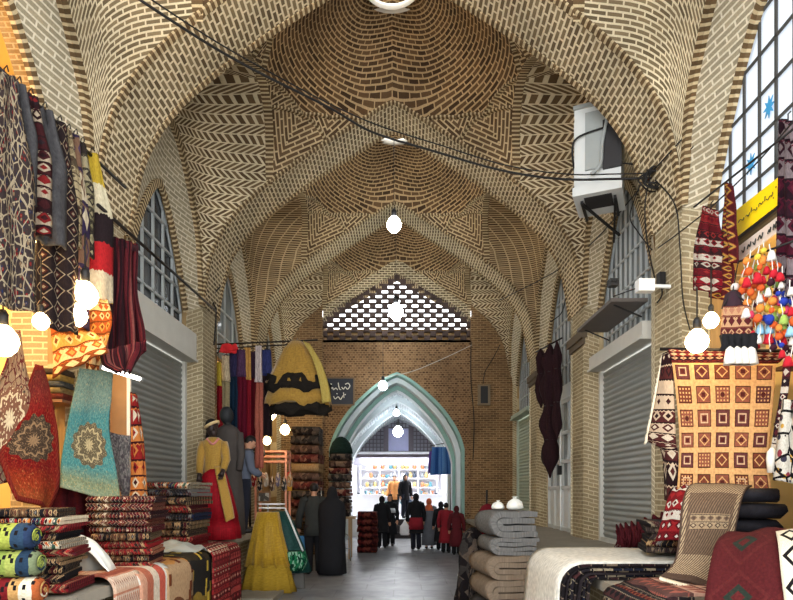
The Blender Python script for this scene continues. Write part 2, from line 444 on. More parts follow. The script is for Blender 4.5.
# side walls: pillars and niche walls with a pointed window opening each
WH = .96; WSPR = 4.15; WAP = 5.55
def WIN(t): return cr1([(0, WAP), (.2, 5.44), (.45, 5.17), (.7, 4.78), (.88, 4.42), (1, WSPR)], abs(t))
walls = {}
for s, nm in ((-1, 'wall_left'), (1, 'wall_right')):
    w = walls[s] = empty(nm, (s*WWIN, 9, 0), kind='structure')
    tag(w, '%s brick arcade wall of pillars and pointed shop niches' % ('left' if s < 0 else 'right'))
    for j, y in enumerate(YF):
        x0, x1 = 2.81, 3.6; c = .07
        poly = [(x0, y+c), (x0, y+TH-c), (x0+c, y+TH), (x1, y+TH), (x1, y), (x0+c, y)]
        poly = [(s*a, b) for a, b in poly]
        if s > 0: poly.reverse()
        mb = MB(); mb.prism(poly[::-1] if False else (poly if s < 0 else poly), 0, SPR+.02)
        p = mb.build('pillar', m_pillar, w)
        # upper block behind the arch foot so no sky shows
        mb = MB(); mb.box((s*3.3, y+TH/2, 5.9), (.78, TH, 3.2)); mb.build('pillar_backing', m_wall, w)
    for j, y in enumerate(YF):
        yc = y+TH+HALF; mb = MB(); N = 32
        # between side arch (X=W) and window arch (X=WWIN)
        tt = [-math.cos(PI*i/N) for i in range(N+1)]
        f0 = [Vector((s*W, yc+t*HALF, SZ(t))) for t in tt]
        f1 = [Vector((s*WWIN, yc+t*WH, WIN(t))) for t in tt]
        uvf = lambda p: (p.y, p.z)
        mb.grid(lambda u, v: f0[int(round(v*N))].lerp(f1[int(round(v*N))], u), 6, N, None, flip=(s > 0))
        # reveal of the opening
        mbn = mb; mb = MB()
        f2 = [Vector((s*WWIN, yc-WH, 0))]+f1+[Vector((s*WWIN, yc+WH, 0))]; M = len(f2)-1
        mb.grid(lambda u, v: f2[int(round(v*M))]+Vector((s*u*.16, 0, 0)), 1, M, lambda u, v: (u*.16, v*9), flip=(s > 0))
        mb.build('niche_reveal', m_wall, w); mb = mbn
        for fi, f in enumerate(mb.f): mb.uv[fi] = [(mb.v[i].y+.35*abs(mb.v[i].x), mb.v[i].z) for i in f]
        mb.build('niche_wall', m_diag, w)
        mb = MB()
        for e in (-1, 1):
            mb.grid(lambda u, v: (s*lerp(W, WWIN, u), yc+e*lerp(HALF, WH, u), lerp(.0, lerp(SPR, WSPR, u), v)), 2, 4, lambda u, v: (u*.3, v*4.3), flip=(s*e > 0))
        mb.build('niche_jamb', m_pillar, w)
        # rim of header bricks round the window arch
        pts = [p+Vector((-s*.012, 0, 0)) for p in f1]
        def wd(i):
            d = (pts[min(i+1, N)]-pts[max(i-1, 0)]).normalized(); return Vector((0, -d.z, d.y))
        mb = MB(); strip(mb, [p+wd(i)*(-.05) for i, p in enumerate(pts)], wd, .1, .02, lambda i: Vector((-s, 0, 0))); mb.build('window_arch_rim', m_rib, w)
        # outer skin so no daylight leaks behind the panels
        mb = MB(); mb.box((s*4.9, yc, 5.6), (.1, PER, 3.6)); mb.build('outer_wall', m_wall, w)
    # impost ledges on the pillars
    for y in YF[2:]:
        mb = MB()
        for z0, z1, g in ((3.83, 3.95, .05), (3.74, 3.83, .02)):
            mb.prism([(s*a, b) for a, b in ([(2.8-g, y-g), (3.05, y-g), (3.05, y+TH+g), (2.8-g, y+TH+g)] if s > 0 else [(3.05, y-g), (2.8-g, y-g), (2.8-g, y+TH+g), (3.05, y+TH+g)])], z0, z1)
        if s > 0: mb.build('impost_ledge', plain('ledge_dark', srgb(92, 80, 64), .8), w)
# roof slab above everything else: keeps daylight to the oculi
mb = MB()
for j in range(4):
    yc = YF[j]+TH+HALF; y0 = YF[j]; y1 = y0+PER; r = .8
    for a, b, c, d in ((-5, y0, -r, y1), (r, y0, 5, y1), (-r, y0, r, yc-r), (-r, yc+r, r, y1)):
        mb.box(((a+c)/2, (b+d)/2, 8.2), (c-a, d-b, .06))
mb.build('roof_slab', m_wall, ceiling)

# floor
k = NT('worn_stone_floor'); g = k.geo(); sx = k.new('ShaderNodeSeparateXYZ'); k.l.new(g, sx.inputs[0])
t = k.new('ShaderNodeTexBrick', offset=.5); k.l.new(k.comb(sx.outputs[0], sx.outputs[1]), t.inputs['Vector'])
for a, b in (('Scale', 1), ('Mortar Size', .012), ('Brick Width', .9), ('Row Height', .6), ('Mortar Smooth', .3)): t.inputs[a].default_value = b
k.put(t.inputs['Color1'], srgb(122, 122, 124)); k.put(t.inputs['Color2'], srgb(134, 134, 136)); k.put(t.inputs['Mortar'], srgb(104, 103, 102))
n = k.noise(g, 1.6, 5.); c = k.mix(1., t.outputs['Color'], k.ramp(n, [(.3, (.68, .68, .7)), (.7, (1.1, 1.1, 1.1))]), 'MULTIPLY')
n2 = k.noise(g, 4., 4.); k.bump(n2, .06, .02)
m_floor = k.fin(c, k.ramp(n2, [(.3, (.3,)*3), (.7, (.46,)*3)]), 0., .5)
mb = MB(); mb.box((0, 13, -.05), (9.6, 28, .1)); tag(mb.build('floor', m_floor), kind='structure')

# raised stone platforms in front of the shops
PLZ = .88; PLZL = .93
def platform(name, s, xe, z, y0, y1, step):
    r = empty(name, (s*(xe+.5), (y0+y1)/2, 0), kind='structure')
    mb = MB(); mb.box((s*(xe+.28+3.6)/2, (y0+y1)/2, (z-.08)/2), (3.6-xe-.28+.04, y1-y0, z-.08)); mb.build('platform_body', m_pillar, r)
    mb = MB(); n = int((y1-y0)/1.1)
    for i in range(n):
        a = lerp(y0, y1, i/n); b = lerp(y0, y1, (i+1)/n)
        mb.box((s*(xe+3.6)/2, (a+b)/2, z-.04), (3.6-xe, b-a-.012, .08))
    mb.build('platform_slab', m_stone, r)
    return r
platform('trim_1', 1, 1.72, PLZ, 2.7, 14.96, 0)
platform('trim_2', -1, 2.2, PLZL, 7.55, 14.9, 0)
platform('trim_3', -1, 1.98, PLZL-.02, 2.7, 7.54, 0)

# end wall with the lattice screen over the archway
wb = empty('wall_back', (0, YEND, 0), kind='structure'); tag(wb, 'end wall of patterned brick with archway and brick lattice screen')
OW = 1.62; OSP = 2.55; OAP = 4.47
def OP(t): return cr1([(0, OAP), (.15, 4.36), (.4, 4.05), (.7, 3.55), (.88, 3.1), (.96, 2.8), (1, OSP)], abs(t))
LB = 5.34
def LT(x): return interp([(0, 7.0), (.35, 6.83), (.9, 6.5), (1.5, 6.17), (1.84, 5.86)], abs(x))
def wallpatch(mb, xa, xb, zlo, zhi, y=YEND, n=24, nv=6):
    mb.grid(lambda u, v: (lerp(xa, xb, u), y, lerp(zlo(lerp(xa, xb, u)), zhi(lerp(xa, xb, u)), v)), n, nv, lambda u, v: (lerp(xa, xb, u), lerp(zlo(lerp(xa, xb, u)), zhi(lerp(xa, xb, u)), v)), sm=False)
mb = MB()
wallpatch(mb, -OW, OW, lambda x: OP(x/OW), lambda x: LB, n=40)
wallpatch(mb, -1.84, -OW, lambda x: 0, lambda x: LB, n=2); wallpatch(mb, OW, 1.84, lambda x: 0, lambda x: LB, n=2)
k = brick('brick_diaper', srgb(88, 64, 44), srgb(146, 114, 82), srgb(160, 130, 96), .085, .055, .008, 0.5)
mb.build('archway_wall', k, wb)
mb = MB()
for s in (-1, 1):
    a, b = (1.84, W+.1)
    wallpatch(mb, min(s*a, s*b), max(s*a, s*b), lambda x: 0, lambda x: AZ(x)+.1, y=YEND-.1, n=14)
    mb.grid(lambda u, v: (s*1.84, YEND-.1+u*.9, v*5.9), 1, 4, lambda u, v: (u*.9, v*5.9), sm=False, flip=(s > 0))
mb.build('end_pilaster', m_end, wb)
mb = MB(); wallpatch(mb, -1.84, 1.84, lambda x: LT(x), lambda x: AZ(x)+.15, y=YEND-.02, n=32, nv=3); mb.build('lattice_arch_face', m_soffit, wb)
# soffit above the lattice
mb = MB(); mb.grid(lambda u, v: (lerp(-1.84, 1.84, v), YEND-.02+u*.6, LT(lerp(-1.84, 1.84, v))), 2, 32, lambda u, v: (u*.6, v*4), flip=False); mb.build('lattice_soffit', m_soffit, wb)
mb = MB(); mb.box((0, YEND+.25, LB-.03), (3.7, .5, .06)); mb.build('lattice_sill', m_end, wb)
# lattice: chequer of bricks with see-through gaps
mb = MB(); cw, ch = .152, .118; nx = 25
for r in range(15):
    z0 = LB+r*ch
    for c in range(nx):
        x = (c-nx/2+.5)*cw
        if (c+r) % 2 == 0: continue
        if z0+ch*.6 > LT(x)+.06 or abs(x) > 1.9: continue
        mb.box((x, YEND+.12, z0+ch/2), (cw*.94, .16, ch*.98))
    # thin bed joint keeps the bricks tied together
mb.build('lattice_screen', m_lattice, wb)
mb = MB()
for r in range(0, 15):
    z0 = LB+r*ch; xm = 0
    while xm < 1.84 and LT(xm) > z0+.02: xm += .02
    mb.box((0, YEND+.12, z0), (2*xm, .12, .022))
mb.build('lattice_bed', m_lattice, wb)

# passage beyond the archway: painted arches and a pale vault
m_teal = plain('teal_paint', srgb(128, 164, 154), .6, var=.2); m_white = plain('white_paint', srgb(206, 214, 216), .7, var=.08)
m_vault = brick('pale_passage_brick', srgb(176, 186, 194), srgb(196, 204, 210), srgb(222, 228, 232), .2, .07, .01)
YP1 = 21.6
mb = MB(); N = 40
def oprof(k, w=OW, dz=0., sc=1.):
    """outline of the opening, floor to floor"""
    t = -1+2*k
    if t < -.5: return Vector((-w, 0, (t+1)*2*OSP))
    if t > .5: return Vector((w, 0, (1-t)*2*OSP))
    a = -math.cos(PI*(t+.5)); return Vector((a*w, 0, OSP+(OP(a)-OSP)*sc+dz))
def reveal(mb, w0, w1, y0, y1, d0=0., d1=0., mi=0, n=64):
    mb.grid(lambda u, v: oprof(v, lerp(w0, w1, u), lerp(d0, d1, u)*smooth((oprof(v).z-1)/1.5))+Vector((0, lerp(y0, y1, u), 0)), 1, n, lambda u, v: (u*.5, v*10), mi, sm=False)
reveal(mb, OW, OW, YEND, YEND+.35, mi=0); reveal(mb, OW, OW-.09, YEND+.35, YEND+.36, 0, -.12, mi=1)
reveal(mb, OW-.09, OW-.09, YEND+.36, YEND+.8, -.12, -.12, mi=1); reveal(mb, OW-.09, OW-.17, YEND+.8, YEND+.81, -.12, -.24, mi=0)
reveal(mb, OW-.17, OW-.17, YEND+.81, YEND+1.3, -.24, -.24, mi=1)
mb.build('archway_reveal', [m_teal, m_white], wb)
mb = MB(); rings = []
def oarch(i, g, y): # thin teal moulding round the front edge
    p = oprof(i, OW+g, g); return p+Vector((0, y, 0))
mb.grid(lambda u, v: oarch(v, lerp(0, .07, u), YEND-.012), 1, 64, None, sm=False); mb.build('archway_moulding', m_teal, wb)
wp = empty('wall_passage', (0, 19, 0), kind='structure'); tag(wp, 'pale vaulted passage beyond the archway')
mb = MB(); reveal(mb, OW+.1, OW+.1, YEND+1.3, YP1, -.12, -.3); reveal(mb, OW-.17, OW+.1, YEND+1.3, YEND+1.301, -.24, -.12)
mb.build('passage_vault', m_vault, wp)
for y, d in ((17.3, -.3), (19.4, -.36)):
    mb = MB(); reveal(mb, OW-.02, OW-.02, y, y+.35, d, d); reveal(mb, OW+.12, OW-.02, y, y+.001, d+.2, d); mb.build('passage_rib', m_white, wp)
# roof of the passage (outside), hides the lowest lattice rows
mb = MB(); mb.box((0, YEND+3.6, 5.1), (6, 6.4, .3)); mb.box((0, YEND+.95, 5.45), (4.2, .3, .75)); mb.box((-3.2, YEND+3.6, 2.6), (3, 6.4, 5)); mb.box((3.2, YEND+3.6, 2.6), (3, 6.4, 5)); mb.build('passage_roof', m_wall, wp)
# ---------------------------------------------------------------- windows, shutters, doors, shop interiors
def YC(j): return YF[j]+TH+HALF
k = NT('window_glass'); n = k.noise(k.geo(), 5., 2.)
m_glass = k.fin(k.mix(n, srgb(110, 118, 118), srgb(140, 146, 146)), .08, 0., .6)
k = NT('dark_window_glass'); m_dglass = k.fin(srgb(62, 64, 66), .25, 0., .4)
k = NT('frosted_pane'); m_frost = k.fin(srgb(196, 204, 212), .35, 0., .5); k.put(k.b.inputs['Emission Color'], srgb(214, 224, 236)); k.b.inputs['Emission Strength'].default_value = .42  # panes given a faint glow in place of lamplight from behind
m_frame = plain('painted_frame', srgb(168, 172, 170), .5); m_dframe = plain('dark_frame', srgb(66, 64, 60), .5)
m_shut = plain('shutter_steel', srgb(138, 140, 134), .45, .35, var=.1, sc=3); m_box = plain('shutter_box_paint', srgb(186, 184, 174), .6)
m_green = plain('pale_green_paint', srgb(168, 180, 164), .5); m_door = plain('white_door_paint', srgb(196, 198, 194), .5)
def wz(t): return WIN(max(-1, min(1, t)))
def lunette(name, s, j, z0, ys, zs, mf, mg, xo=.09, bw=.03):
    yc = YC(j); x = s*(WWIN+xo); r = empty(name, (x, yc, z0), kind='structure')
    N = 30; tt = [-math.cos(PI*i/N) for i in range(N+1)]
    mb = MB(); mb.grid(lambda u, v: (x+s*.012, yc+tt[int(round(u*N))]*WH, lerp(z0, max(z0+.002, wz(tt[int(round(u*N))])), v)), N, 3, lambda u, v: (u, v), sm=False, flip=(s > 0)); mb.build('pane', mg, r)
    mb = MB()
    for f in ys: # uprights
        mb.bar((x-s*.012, yc+f*WH, z0), (x-s*.012, yc+f*WH, wz(f)), bw, bw)
    for z in zs:
        a = WH
        while a > 0 and wz(a/WH) < z: a -= .02
        mb.bar((x-s*.012, yc-a, z), (x-s*.012, yc+a, z), bw, bw)
    rim = [Vector((x-s*.012, yc+t*WH*.985, z0+(wz(t)-z0)*.985)) for t in tt]
    mb.tube([(x-s*.012, yc-WH*.985, z0)]+rim+[(x-s*.012, yc+WH*.985, z0)], .022, 5); mb.build('frame', mf, r); return r
def shutter(name, s, j, z0, z1, boxh, mshut, mbox, xo=.05):
    yc = YC(j); x = s*(WWIN+xo); r = empty(name, (x, yc, z0), kind='structure')
    n = int((z1-z0)/.075); mb = MB(); prof = []
    for i in range(n):
        for q in range(6):
            a = q/6; prof.append((math.sin(PI*min(1, a/.8))*.018 if a < .8 else 0., z0+(i+a)*(z1-z0)/n))
    m = len(prof)-1
    mb.grid(lambda u, v: (x-s*prof[int(round(v*m))][0], yc+lerp(-WH, WH, u), prof[int(round(v*m))][1]), 1, m, lambda u, v: (u, v), sm=False, flip=(s > 0)); mb.build('shutter', mshut, r)
    for e in (-1, 1):
        mb = MB(); mb.box((x-s*.03, yc+e*(WH-.03), (z0+z1)/2), (.06, .06, z1-z0)); mb.build('guide_rail', mbox, r)
    if boxh:
        mb = MB(); mb.box((x-s*.08, yc, z1+boxh/2), (.24, WH*2-.02, boxh)); mb.box((x-s*.21, yc, z1+.015), (.03, WH*2-.02, .03)); mb.build('shutter_box', mbox, r)
    mb = MB(); mb.box((x-s*.03, yc, z0+.03), (.05, WH*1.9, .06)); mb.build('bottom_bar', mbox, r)
    return r
# left: shuttered shop, bay with dark lunette
lunette('window_1', -1, 1, 3.82, [-.66, -.33, 0, .33, .66], [4.12, 4.45, 4.8, 5.12], m_frame, m_dglass)
r = shutter('door_1', -1, 1, PLZL, 3.42, .4, m_shut, m_box)
# right: reflecting lunette and shutter
lunette('window_2', 1, 1, 3.5, [-.86, -.7, -.52, -.35, -.17, 0, .17, .35, .52, .7, .86], [3.75, 4.2, 4.6, 5.0], m_frame, m_glass, bw=.024)
shutter('door_2', 1, 1, PLZ, 3.28, .2, m_shut, m_box)
# right: white double door with tall glazed lunette
lunette('window_3', 1, 2, 3.42, [-.75, -.5, -.25, 0, .25, .5, .75], [3.44, 3.8, 4.2, 4.6, 5.0], m_frame, m_glass, bw=.028)
yc = YC(2); x = WWIN+.05; r = empty('door_3', (x, yc, PLZ), kind='structure')
mb = MB(); mb.box((x, yc, 3.3), (.1, 1.9, .24)); mb.build('transom_panel', m_door, r)
for e in (-1, 1):
    mb = MB(); y0 = yc+e*.48; z0 = PLZ
    for yy in (-.44, 0, .44): mb.box((x-.02, y0+yy*.98, 2.03), (.05, .05, 2.3))
    for zz in (.92, 1.64, 2.1, 2.6, 3.14): mb.box((x-.02, y0, zz), (.05, .92, .06))
    mb.build('door_leaf', m_door, r)
    mb = MB(); mb.box((x+.01, y0, 1.28), (.03, .9, .7)); mb.build('door_panel', m_door, r)
    mb = MB(); mb.box((x+.01, y0, 2.4), (.02, .9, 1.5)); mb.build('door_pane', m_glass, r)
mb = MB(); mb.box((x-.08, yc-.06, 1.95), (.08, .03, .16)); mb.build('door_handle', m_dark, r)
lunette('window_4', 1, 3, 3.4, [-.75, -.5, -.25, 0, .25, .5, .75], [3.42, 3.8, 4.2, 4.6, 5.0], m_frame, m_dglass, bw=.026)
shutter('door_4', 1, 3, PLZ, 3.3, .1, m_green, m_green)
# left far bays
lunette('window_5', -1, 2, 3.9, [-.5, 0, .5], [4.3, 4.75], m_frame, m_glass)
lunette('window_6', -1, 3, 3.5, [-.5, 0, .5], [3.9, 4.4], m_frame, m_dglass)
# open shops: rooms behind the niches
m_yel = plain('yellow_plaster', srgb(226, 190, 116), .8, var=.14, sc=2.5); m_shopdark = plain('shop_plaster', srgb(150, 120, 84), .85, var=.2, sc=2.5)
def shop(name, s, j, zf, zc, depth, m):
    yc = YC(j); r = empty(name, (s*(3.6), yc, zf), kind='structure'); x0 = s*(WWIN+.15); x1 = s*(WWIN+depth); h = 1.25
    for nm, c, sz in (('back', (x1, yc, (zf+zc)/2), (.08, 2*h, zc-zf)), ('side', ((x0+x1)/2, yc-h, (zf+zc)/2), (abs(x1-x0), .08, zc-zf)), ('side', ((x0+x1)/2, yc+h, (zf+zc)/2), (abs(x1-x0), .08, zc-zf)),
                      ('soffit', ((x0+x1)/2, yc, zc), (abs(x1-x0), 2*h, .08)), ('shop_floor', ((x0+x1)/2, yc, zf-.04), (abs(x1-x0), 2*h, .08))):
        mb = MB(); mb.box(c, sz); mb.build(nm, m, r)
    return r
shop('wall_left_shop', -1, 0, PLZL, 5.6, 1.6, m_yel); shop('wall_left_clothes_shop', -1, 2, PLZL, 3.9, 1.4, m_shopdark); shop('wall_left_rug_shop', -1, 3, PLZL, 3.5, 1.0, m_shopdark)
shop('wall_right_shop', 1, 0, PLZ, 3.7, 1.3, m_yel)
# right near bay: transom of frosted panes above the shop
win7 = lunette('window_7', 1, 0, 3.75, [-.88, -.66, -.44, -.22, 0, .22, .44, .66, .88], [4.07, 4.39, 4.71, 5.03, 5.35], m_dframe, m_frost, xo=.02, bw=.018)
mb = MB(); mb.box((WWIN+.12, YC(0), 3.72), (.3, 2*WH, .08)); o = mb.build('trim_4', m_dframe); tag(o, kind='structure')

m_em = plain('emblem_blue', srgb(60, 150, 200), .5, var=.05)
for y, z in ((4.86, 4.24), (4.62, 4.55)):
    mb = MB(); x = WWIN+.012; n = 16
    mb.rings([[Vector((xx, y+math.cos(2*PI*k/n)*q*(.075 if k % 2 == 0 else .032), z+math.sin(2*PI*k/n)*q*(.09 if k % 2 == 0 else .04))) for k in range(n)] for xx, q in ((x, 1), (x-.006, .96))]); mb.build('emblem', m_em, win7)
# ---------------------------------------------------------------- textiles
def hashf(k, x, y=0.): 
    w = k.new('ShaderNodeTexWhiteNoise', noise_dimensions='2D'); k.l.new(k.comb(x, y), w.inputs['Vector']); return w.outputs['Value']
def pal(k, f, cols):
    n = len(cols); return k.ramp(f, [(i/n, c) for i, c in enumerate(cols)], True)
def textile(name, kind, cols, su=1., sv=1., rot=0, rough=.95, border=None, med=None, sheen=0., seed=0., vg=None):
    if name in _cache: return _cache[name]
    k = NT(name); M = k.math; u, v = k.uv()
    if rot: u, v = v, u
    U, V = M('MULTIPLY', u, su), M('MULTIPLY', v, sv); c = None
    fr = lambda x: M('FRACT', x); ab = lambda x: M('MULTIPLY', M('ABSOLUTE', M('SUBTRACT', fr(x), .5)), 2.)
    if kind == 'kilim':
        fl = M('FLOOR', V); base = pal(k, hashf(k, fl, seed), cols)
        d = M('ADD', ab(U), ab(V)); alt = pal(k, hashf(k, fl, seed+5.), cols[::-1]); alt2 = pal(k, hashf(k, fl, seed+9.), cols)
        c = k.mix(M('LESS_THAN', d, .82), base, alt); c = k.mix(M('LESS_THAN', d, .42), c, alt2)
        c = k.mix(M('LESS_THAN', fr(V), .14), c, cols[0]); z = M('LESS_THAN', M('ABSOLUTE', M('SUBTRACT', M('ADD', M('MULTIPLY', ab(M('MULTIPLY', U, 3.)), .1), .12), fr(V))), .035)
        c = k.mix(z, c, cols[-1])
    elif kind == 'floral':
        vec = k.comb(U, V); d = k.voro(vec, 1., 'Distance'); h = k.voro(vec, 1., 'Color'); sp = k.new('ShaderNodeSeparateColor'); k.l.new(h, sp.inputs[0])
        fl = pal(k, sp.outputs[0], cols[1:]); c = k.mix(M('LESS_THAN', d, .36), cols[0], fl); c = k.mix(M('LESS_THAN', d, .14), c, cols[-1])
        d2 = k.voro(vec, .45, 'Distance', 'DISTANCE_TO_EDGE'); c = k.mix(M('LESS_THAN', d2, .05), c, cols[1])
    elif kind == 'speck':
        vec = k.comb(U, V); h = k.voro(vec, 1., 'Color'); sp = k.new('ShaderNodeSeparateColor'); k.l.new(h, sp.inputs[0]); c = pal(k, sp.outputs[0], cols)
    elif kind == 'stripe':
        c = pal(k, hashf(k, M('FLOOR', V), seed), cols)
    elif kind == 'bands': # equal ordered bands along v (0..1)
        n = k.noise(k.comb(U, M('MULTIPLY', V, 3.)), 6., 2.); c = pal(k, fr(M('ADD', V, M('MULTIPLY', M('SUBTRACT', n, .5), .05))), cols)
    elif kind == 'gabbeh':
        n = k.noise(k.comb(U, V), 1.5, 2.); c = pal(k, fr(M('ADD', V, M('MULTIPLY', M('SUBTRACT', n, .5), .25))), cols[1:])
        vec = k.comb(M('MULTIPLY', U, 5.), M('MULTIPLY', V, 7.)); d = k.voro(vec, 1., 'Distance', metric='CHEBYCHEV'); c = k.mix(M('LESS_THAN', d, .26), c, cols[0])
    elif kind == 'lozenge':
        d = M('ADD', ab(U), ab(V)); c = k.mix(M('LESS_THAN', d, .95), cols[0], cols[1]); c = k.mix(M('LESS_THAN', d, .8), c, cols[2]); c = k.mix(M('LESS_THAN', d, .45), c, cols[3]); c = k.mix(M('LESS_THAN', d, .22), c, cols[1])
    elif kind == 'tile': # grid of little framed squares
        a, b = ab(U), ab(V); mx = M('MAXIMUM', a, b); hs = hashf(k, M('FLOOR', U), M('FLOOR', V)); h2 = hashf(k, M('FLOOR', V), M('ADD', M('FLOOR', U), 13.))
        inner = pal(k, hs, [cols[1], cols[2], cols[3]]); c = k.mix(M('LESS_THAN', mx, .74), cols[0], srgb(70, 34, 24)); c = k.mix(M('LESS_THAN', mx, .66), c, inner)
        dia = M('ADD', a, b); m1 = M('MULTIPLY', M('LESS_THAN', M('ABSOLUTE', M('SUBTRACT', dia, .5)), .07), M('LESS_THAN', h2, .34)); c = k.mix(m1, c, cols[0])
        m2 = M('MULTIPLY', M('LESS_THAN', M('ABSOLUTE', M('SUBTRACT', mx, .36)), .06), M('GREATER_THAN', h2, .62)); c = k.mix(m2, c, cols[4])
        chk = M('MULTIPLY', M('LESS_THAN', ab(M('MULTIPLY', U, 6.)), .45), M('LESS_THAN', ab(M('MULTIPLY', V, 6.)), .45)); m3 = M('MULTIPLY', M('MULTIPLY', chk, M('LESS_THAN', mx, .6)), M('LESS_THAN', M('ABSOLUTE', M('SUBTRACT', h2, .5)), .16)); c = k.mix(m3, c, cols[0])
        m4 = M('MULTIPLY', M('LESS_THAN', mx, .2), M('GREATER_THAN', hs, .4)); c = k.mix(m4, c, cols[5])
    else:
        n = k.noise(k.comb(U, V), 3., 3.); c = k.mix(n, cols[0], cols[-1])
    if vg: c = k.mix(.62, c, k.mix(.55, k.ramp(v, vg), c, 'OVERLAY'))
    if med: # medallion centre u,v, radii, colours
        mu, mv, ru, rv, c1, c2 = med
        du = M('DIVIDE', M('SUBTRACT', u, mu), ru); dv = M('DIVIDE', M('SUBTRACT', v, mv), rv)
        r = M('SQRT', M('ADD', M('MULTIPLY', du, du), M('MULTIPLY', dv, dv))); an = M('ARCTAN2', dv, du)
        pet = M('MULTIPLY', M('SINE', M('MULTIPLY', an, 12.)), .07); q = M('ADD', r, pet)
        vo = k.voro(k.comb(M('MULTIPLY', u, su*1.6), M('MULTIPLY', v, sv*1.6)), 1., 'Distance')
        cc = k.mix(M('LESS_THAN', vo, .3), c1, c2); c = k.mix(M('LESS_THAN', q, 1.), c, cc)
        c = k.mix(M('LESS_THAN', M('ABSOLUTE', M('SUBTRACT', q, .68)), .05), c, c2); c = k.mix(M('LESS_THAN', q, .24), c, c2)
    if border: # list of (distance, colour) from the long/short edges in uv
        e = M('MINIMUM', M('MINIMUM', u, M('SUBTRACT', 1., u)), M('MULTIPLY', M('MINIMUM', v, M('SUBTRACT', 1., v)), border[0]))
        for d, col in border[1:]:
            dot = M('LESS_THAN', ab(M('MULTIPLY', M('ADD', u, M('MULTIPLY', v, 1.)), 22.)), .45)
            c = k.mix(M('LESS_THAN', e, d), c, k.mix(dot, col, cols[0]))
    n = k.noise(k.comb(M('MULTIPLY', u, 1.), v), 40., 2.); g = k.ramp(n, [(.2, (.44,)*3), (.8, (.84,)*3)])
    c = k.mix(1., c, g, 'MULTIPLY')
    fz = k.noise(k.geo(), 90., 2.); k.bump(fz, .25, .01)
    if sheen: k.b.inputs['Sheen Weight'].default_value = sheen
    _cache[name] = k.fin(c, rough, 0., .12); return _cache[name]
# palettes
DR = srgb(110, 22, 26); RD = srgb(158, 34, 36); MR = srgb(70, 18, 24); NV = srgb(30, 38, 66); BK = srgb(24, 20, 22); CR = srgb(222, 206, 174); WH_ = srgb(230, 226, 214)
OR = srgb(206, 120, 52); YL = srgb(226, 178, 58); GN = srgb(60, 92, 66); TL = srgb(66, 140, 142); BR = srgb(104, 70, 46); GY = srgb(112, 108, 104); PK = srgb(206, 120, 112); TN = srgb(172, 140, 100)
T_kred = textile('kilim_red', 'kilim', [MR, DR, BK, RD, MR, TN], 14, 18, seed=1.)
T_kdark = textile('kilim_dark', 'kilim', [BK, MR, NV, BK, BR, GY], 12, 16, seed=2.)
T_kcream = textile('kilim_cream', 'kilim', [MR, TN, BK, DR, BR, CR], 14, 18, seed=3.)
T_kgrey = textile('kilim_grey', 'kilim', [BK, GY, MR, BR, BK, TN], 12, 16, seed=4.)
T_kmulti = textile('kilim_multi', 'kilim', [BK, RD, NV, MR, OR, GN, CR], 14, 18, seed=5.)
STK = [T_kred, T_kdark, T_kcream, T_kgrey, T_kmulti]
STKN = ['red', 'navy and maroon', 'cream and brown', 'grey and brown', 'multicoloured']
def drape(name, left, right, mat, nu=14, nv=26, th=.012, folds=(.0, 3.), uvs=(1., 1.), parent=None, seed=0., sag=0., dirn=None, uvn=False):
    """sheet between two edge polylines of world points (top to bottom)"""
    L = spline(left, nv+1); R = spline(right, nv+1); amp, fq = folds
    def fn(u, v):
        j = int(round(v*nv)); a, b = L[j], R[j]; p = a.lerp(b, u); d = b-a
        if dirn is not None: n = Vector(dirn)
        else:
            t = (L[min(j+1, nv)]+R[min(j+1, nv)]-L[max(j-1, 0)]-R[max(j-1, 0)]); n = d.cross(t)
            n = n.normalized() if n.length > 1e-9 else Vector((0, -1, 0))
        f = math.sin(u*fq*2*PI+seed+2*fold(u*2, v*2, 1., seed))*amp*(.5+.5*v)+fold(u*3, v*2, 1., seed+3)*amp*.8
        return p+n*f+Vector((0, 0, -sag*math.sin(PI*u)*(1-v)))
    mb = MB(); mb.cloth(fn, nu, nv, th, lambda u, v: (u*uvs[0], v*uvs[1])); return mb.build(name, mat, parent)
def fringe(parent, pts, drop, mat, n=26, r=.004, name='fringe', dirn=(0, 0, -1)):
    ms = [c for c in parent.children if c.type == 'MESH']
    if ms: parent = ms[-1]
    """one mesh of many threads along a polyline"""
    S = spline(pts, n); mb = MB(); d = Vector(dirn)
    for i, p in enumerate(S):
        q = p+d*drop*random.uniform(.8, 1.15)+Vector((random.uniform(-1, 1), random.uniform(-1, 1), 0))*drop*.12
        mb.tube([p, p.lerp(q, .5)+Vector((random.uniform(-1, 1)*.06*drop, 0, 0)), q], [r, r*1.2, r*.6], 4)
    return mb.build(name, mat, parent)
def serp(w, t, L, seed, ns=6, nf=4):
    """serpentine path of a folded cloth in (x,z)"""
    h = t/L; pts = []; rnd = random.Random(seed)
    for k in range(L):
        e0 = rnd.uniform(-.03, .0)*w; e1 = rnd.uniform(-.03, 0)*w; d = 1 if k % 2 == 0 else -1
        xa, xb = -w/2-e0, w/2+e1
        for i in range(ns+1):
            f = i/ns; x = lerp(xa, xb, f) if d > 0 else lerp(xb, xa, f); z = (k+.5)*h
            x_n = x/(w/2); z -= .1*h*max(0, abs(x_n)-.6)*rnd.uniform(.4, 1.2)
            pts.append((x, z+rnd.uniform(-.03, .03)*h))
        if k < L-1:
            cx = (xb if d > 0 else xa)
            for i in range(1, nf):
                a = -PI/2+PI*i/nf; pts.append((cx+d*math.cos(a)*h*.5, (k+1)*h+math.sin(a)*h*.5))
    return pts
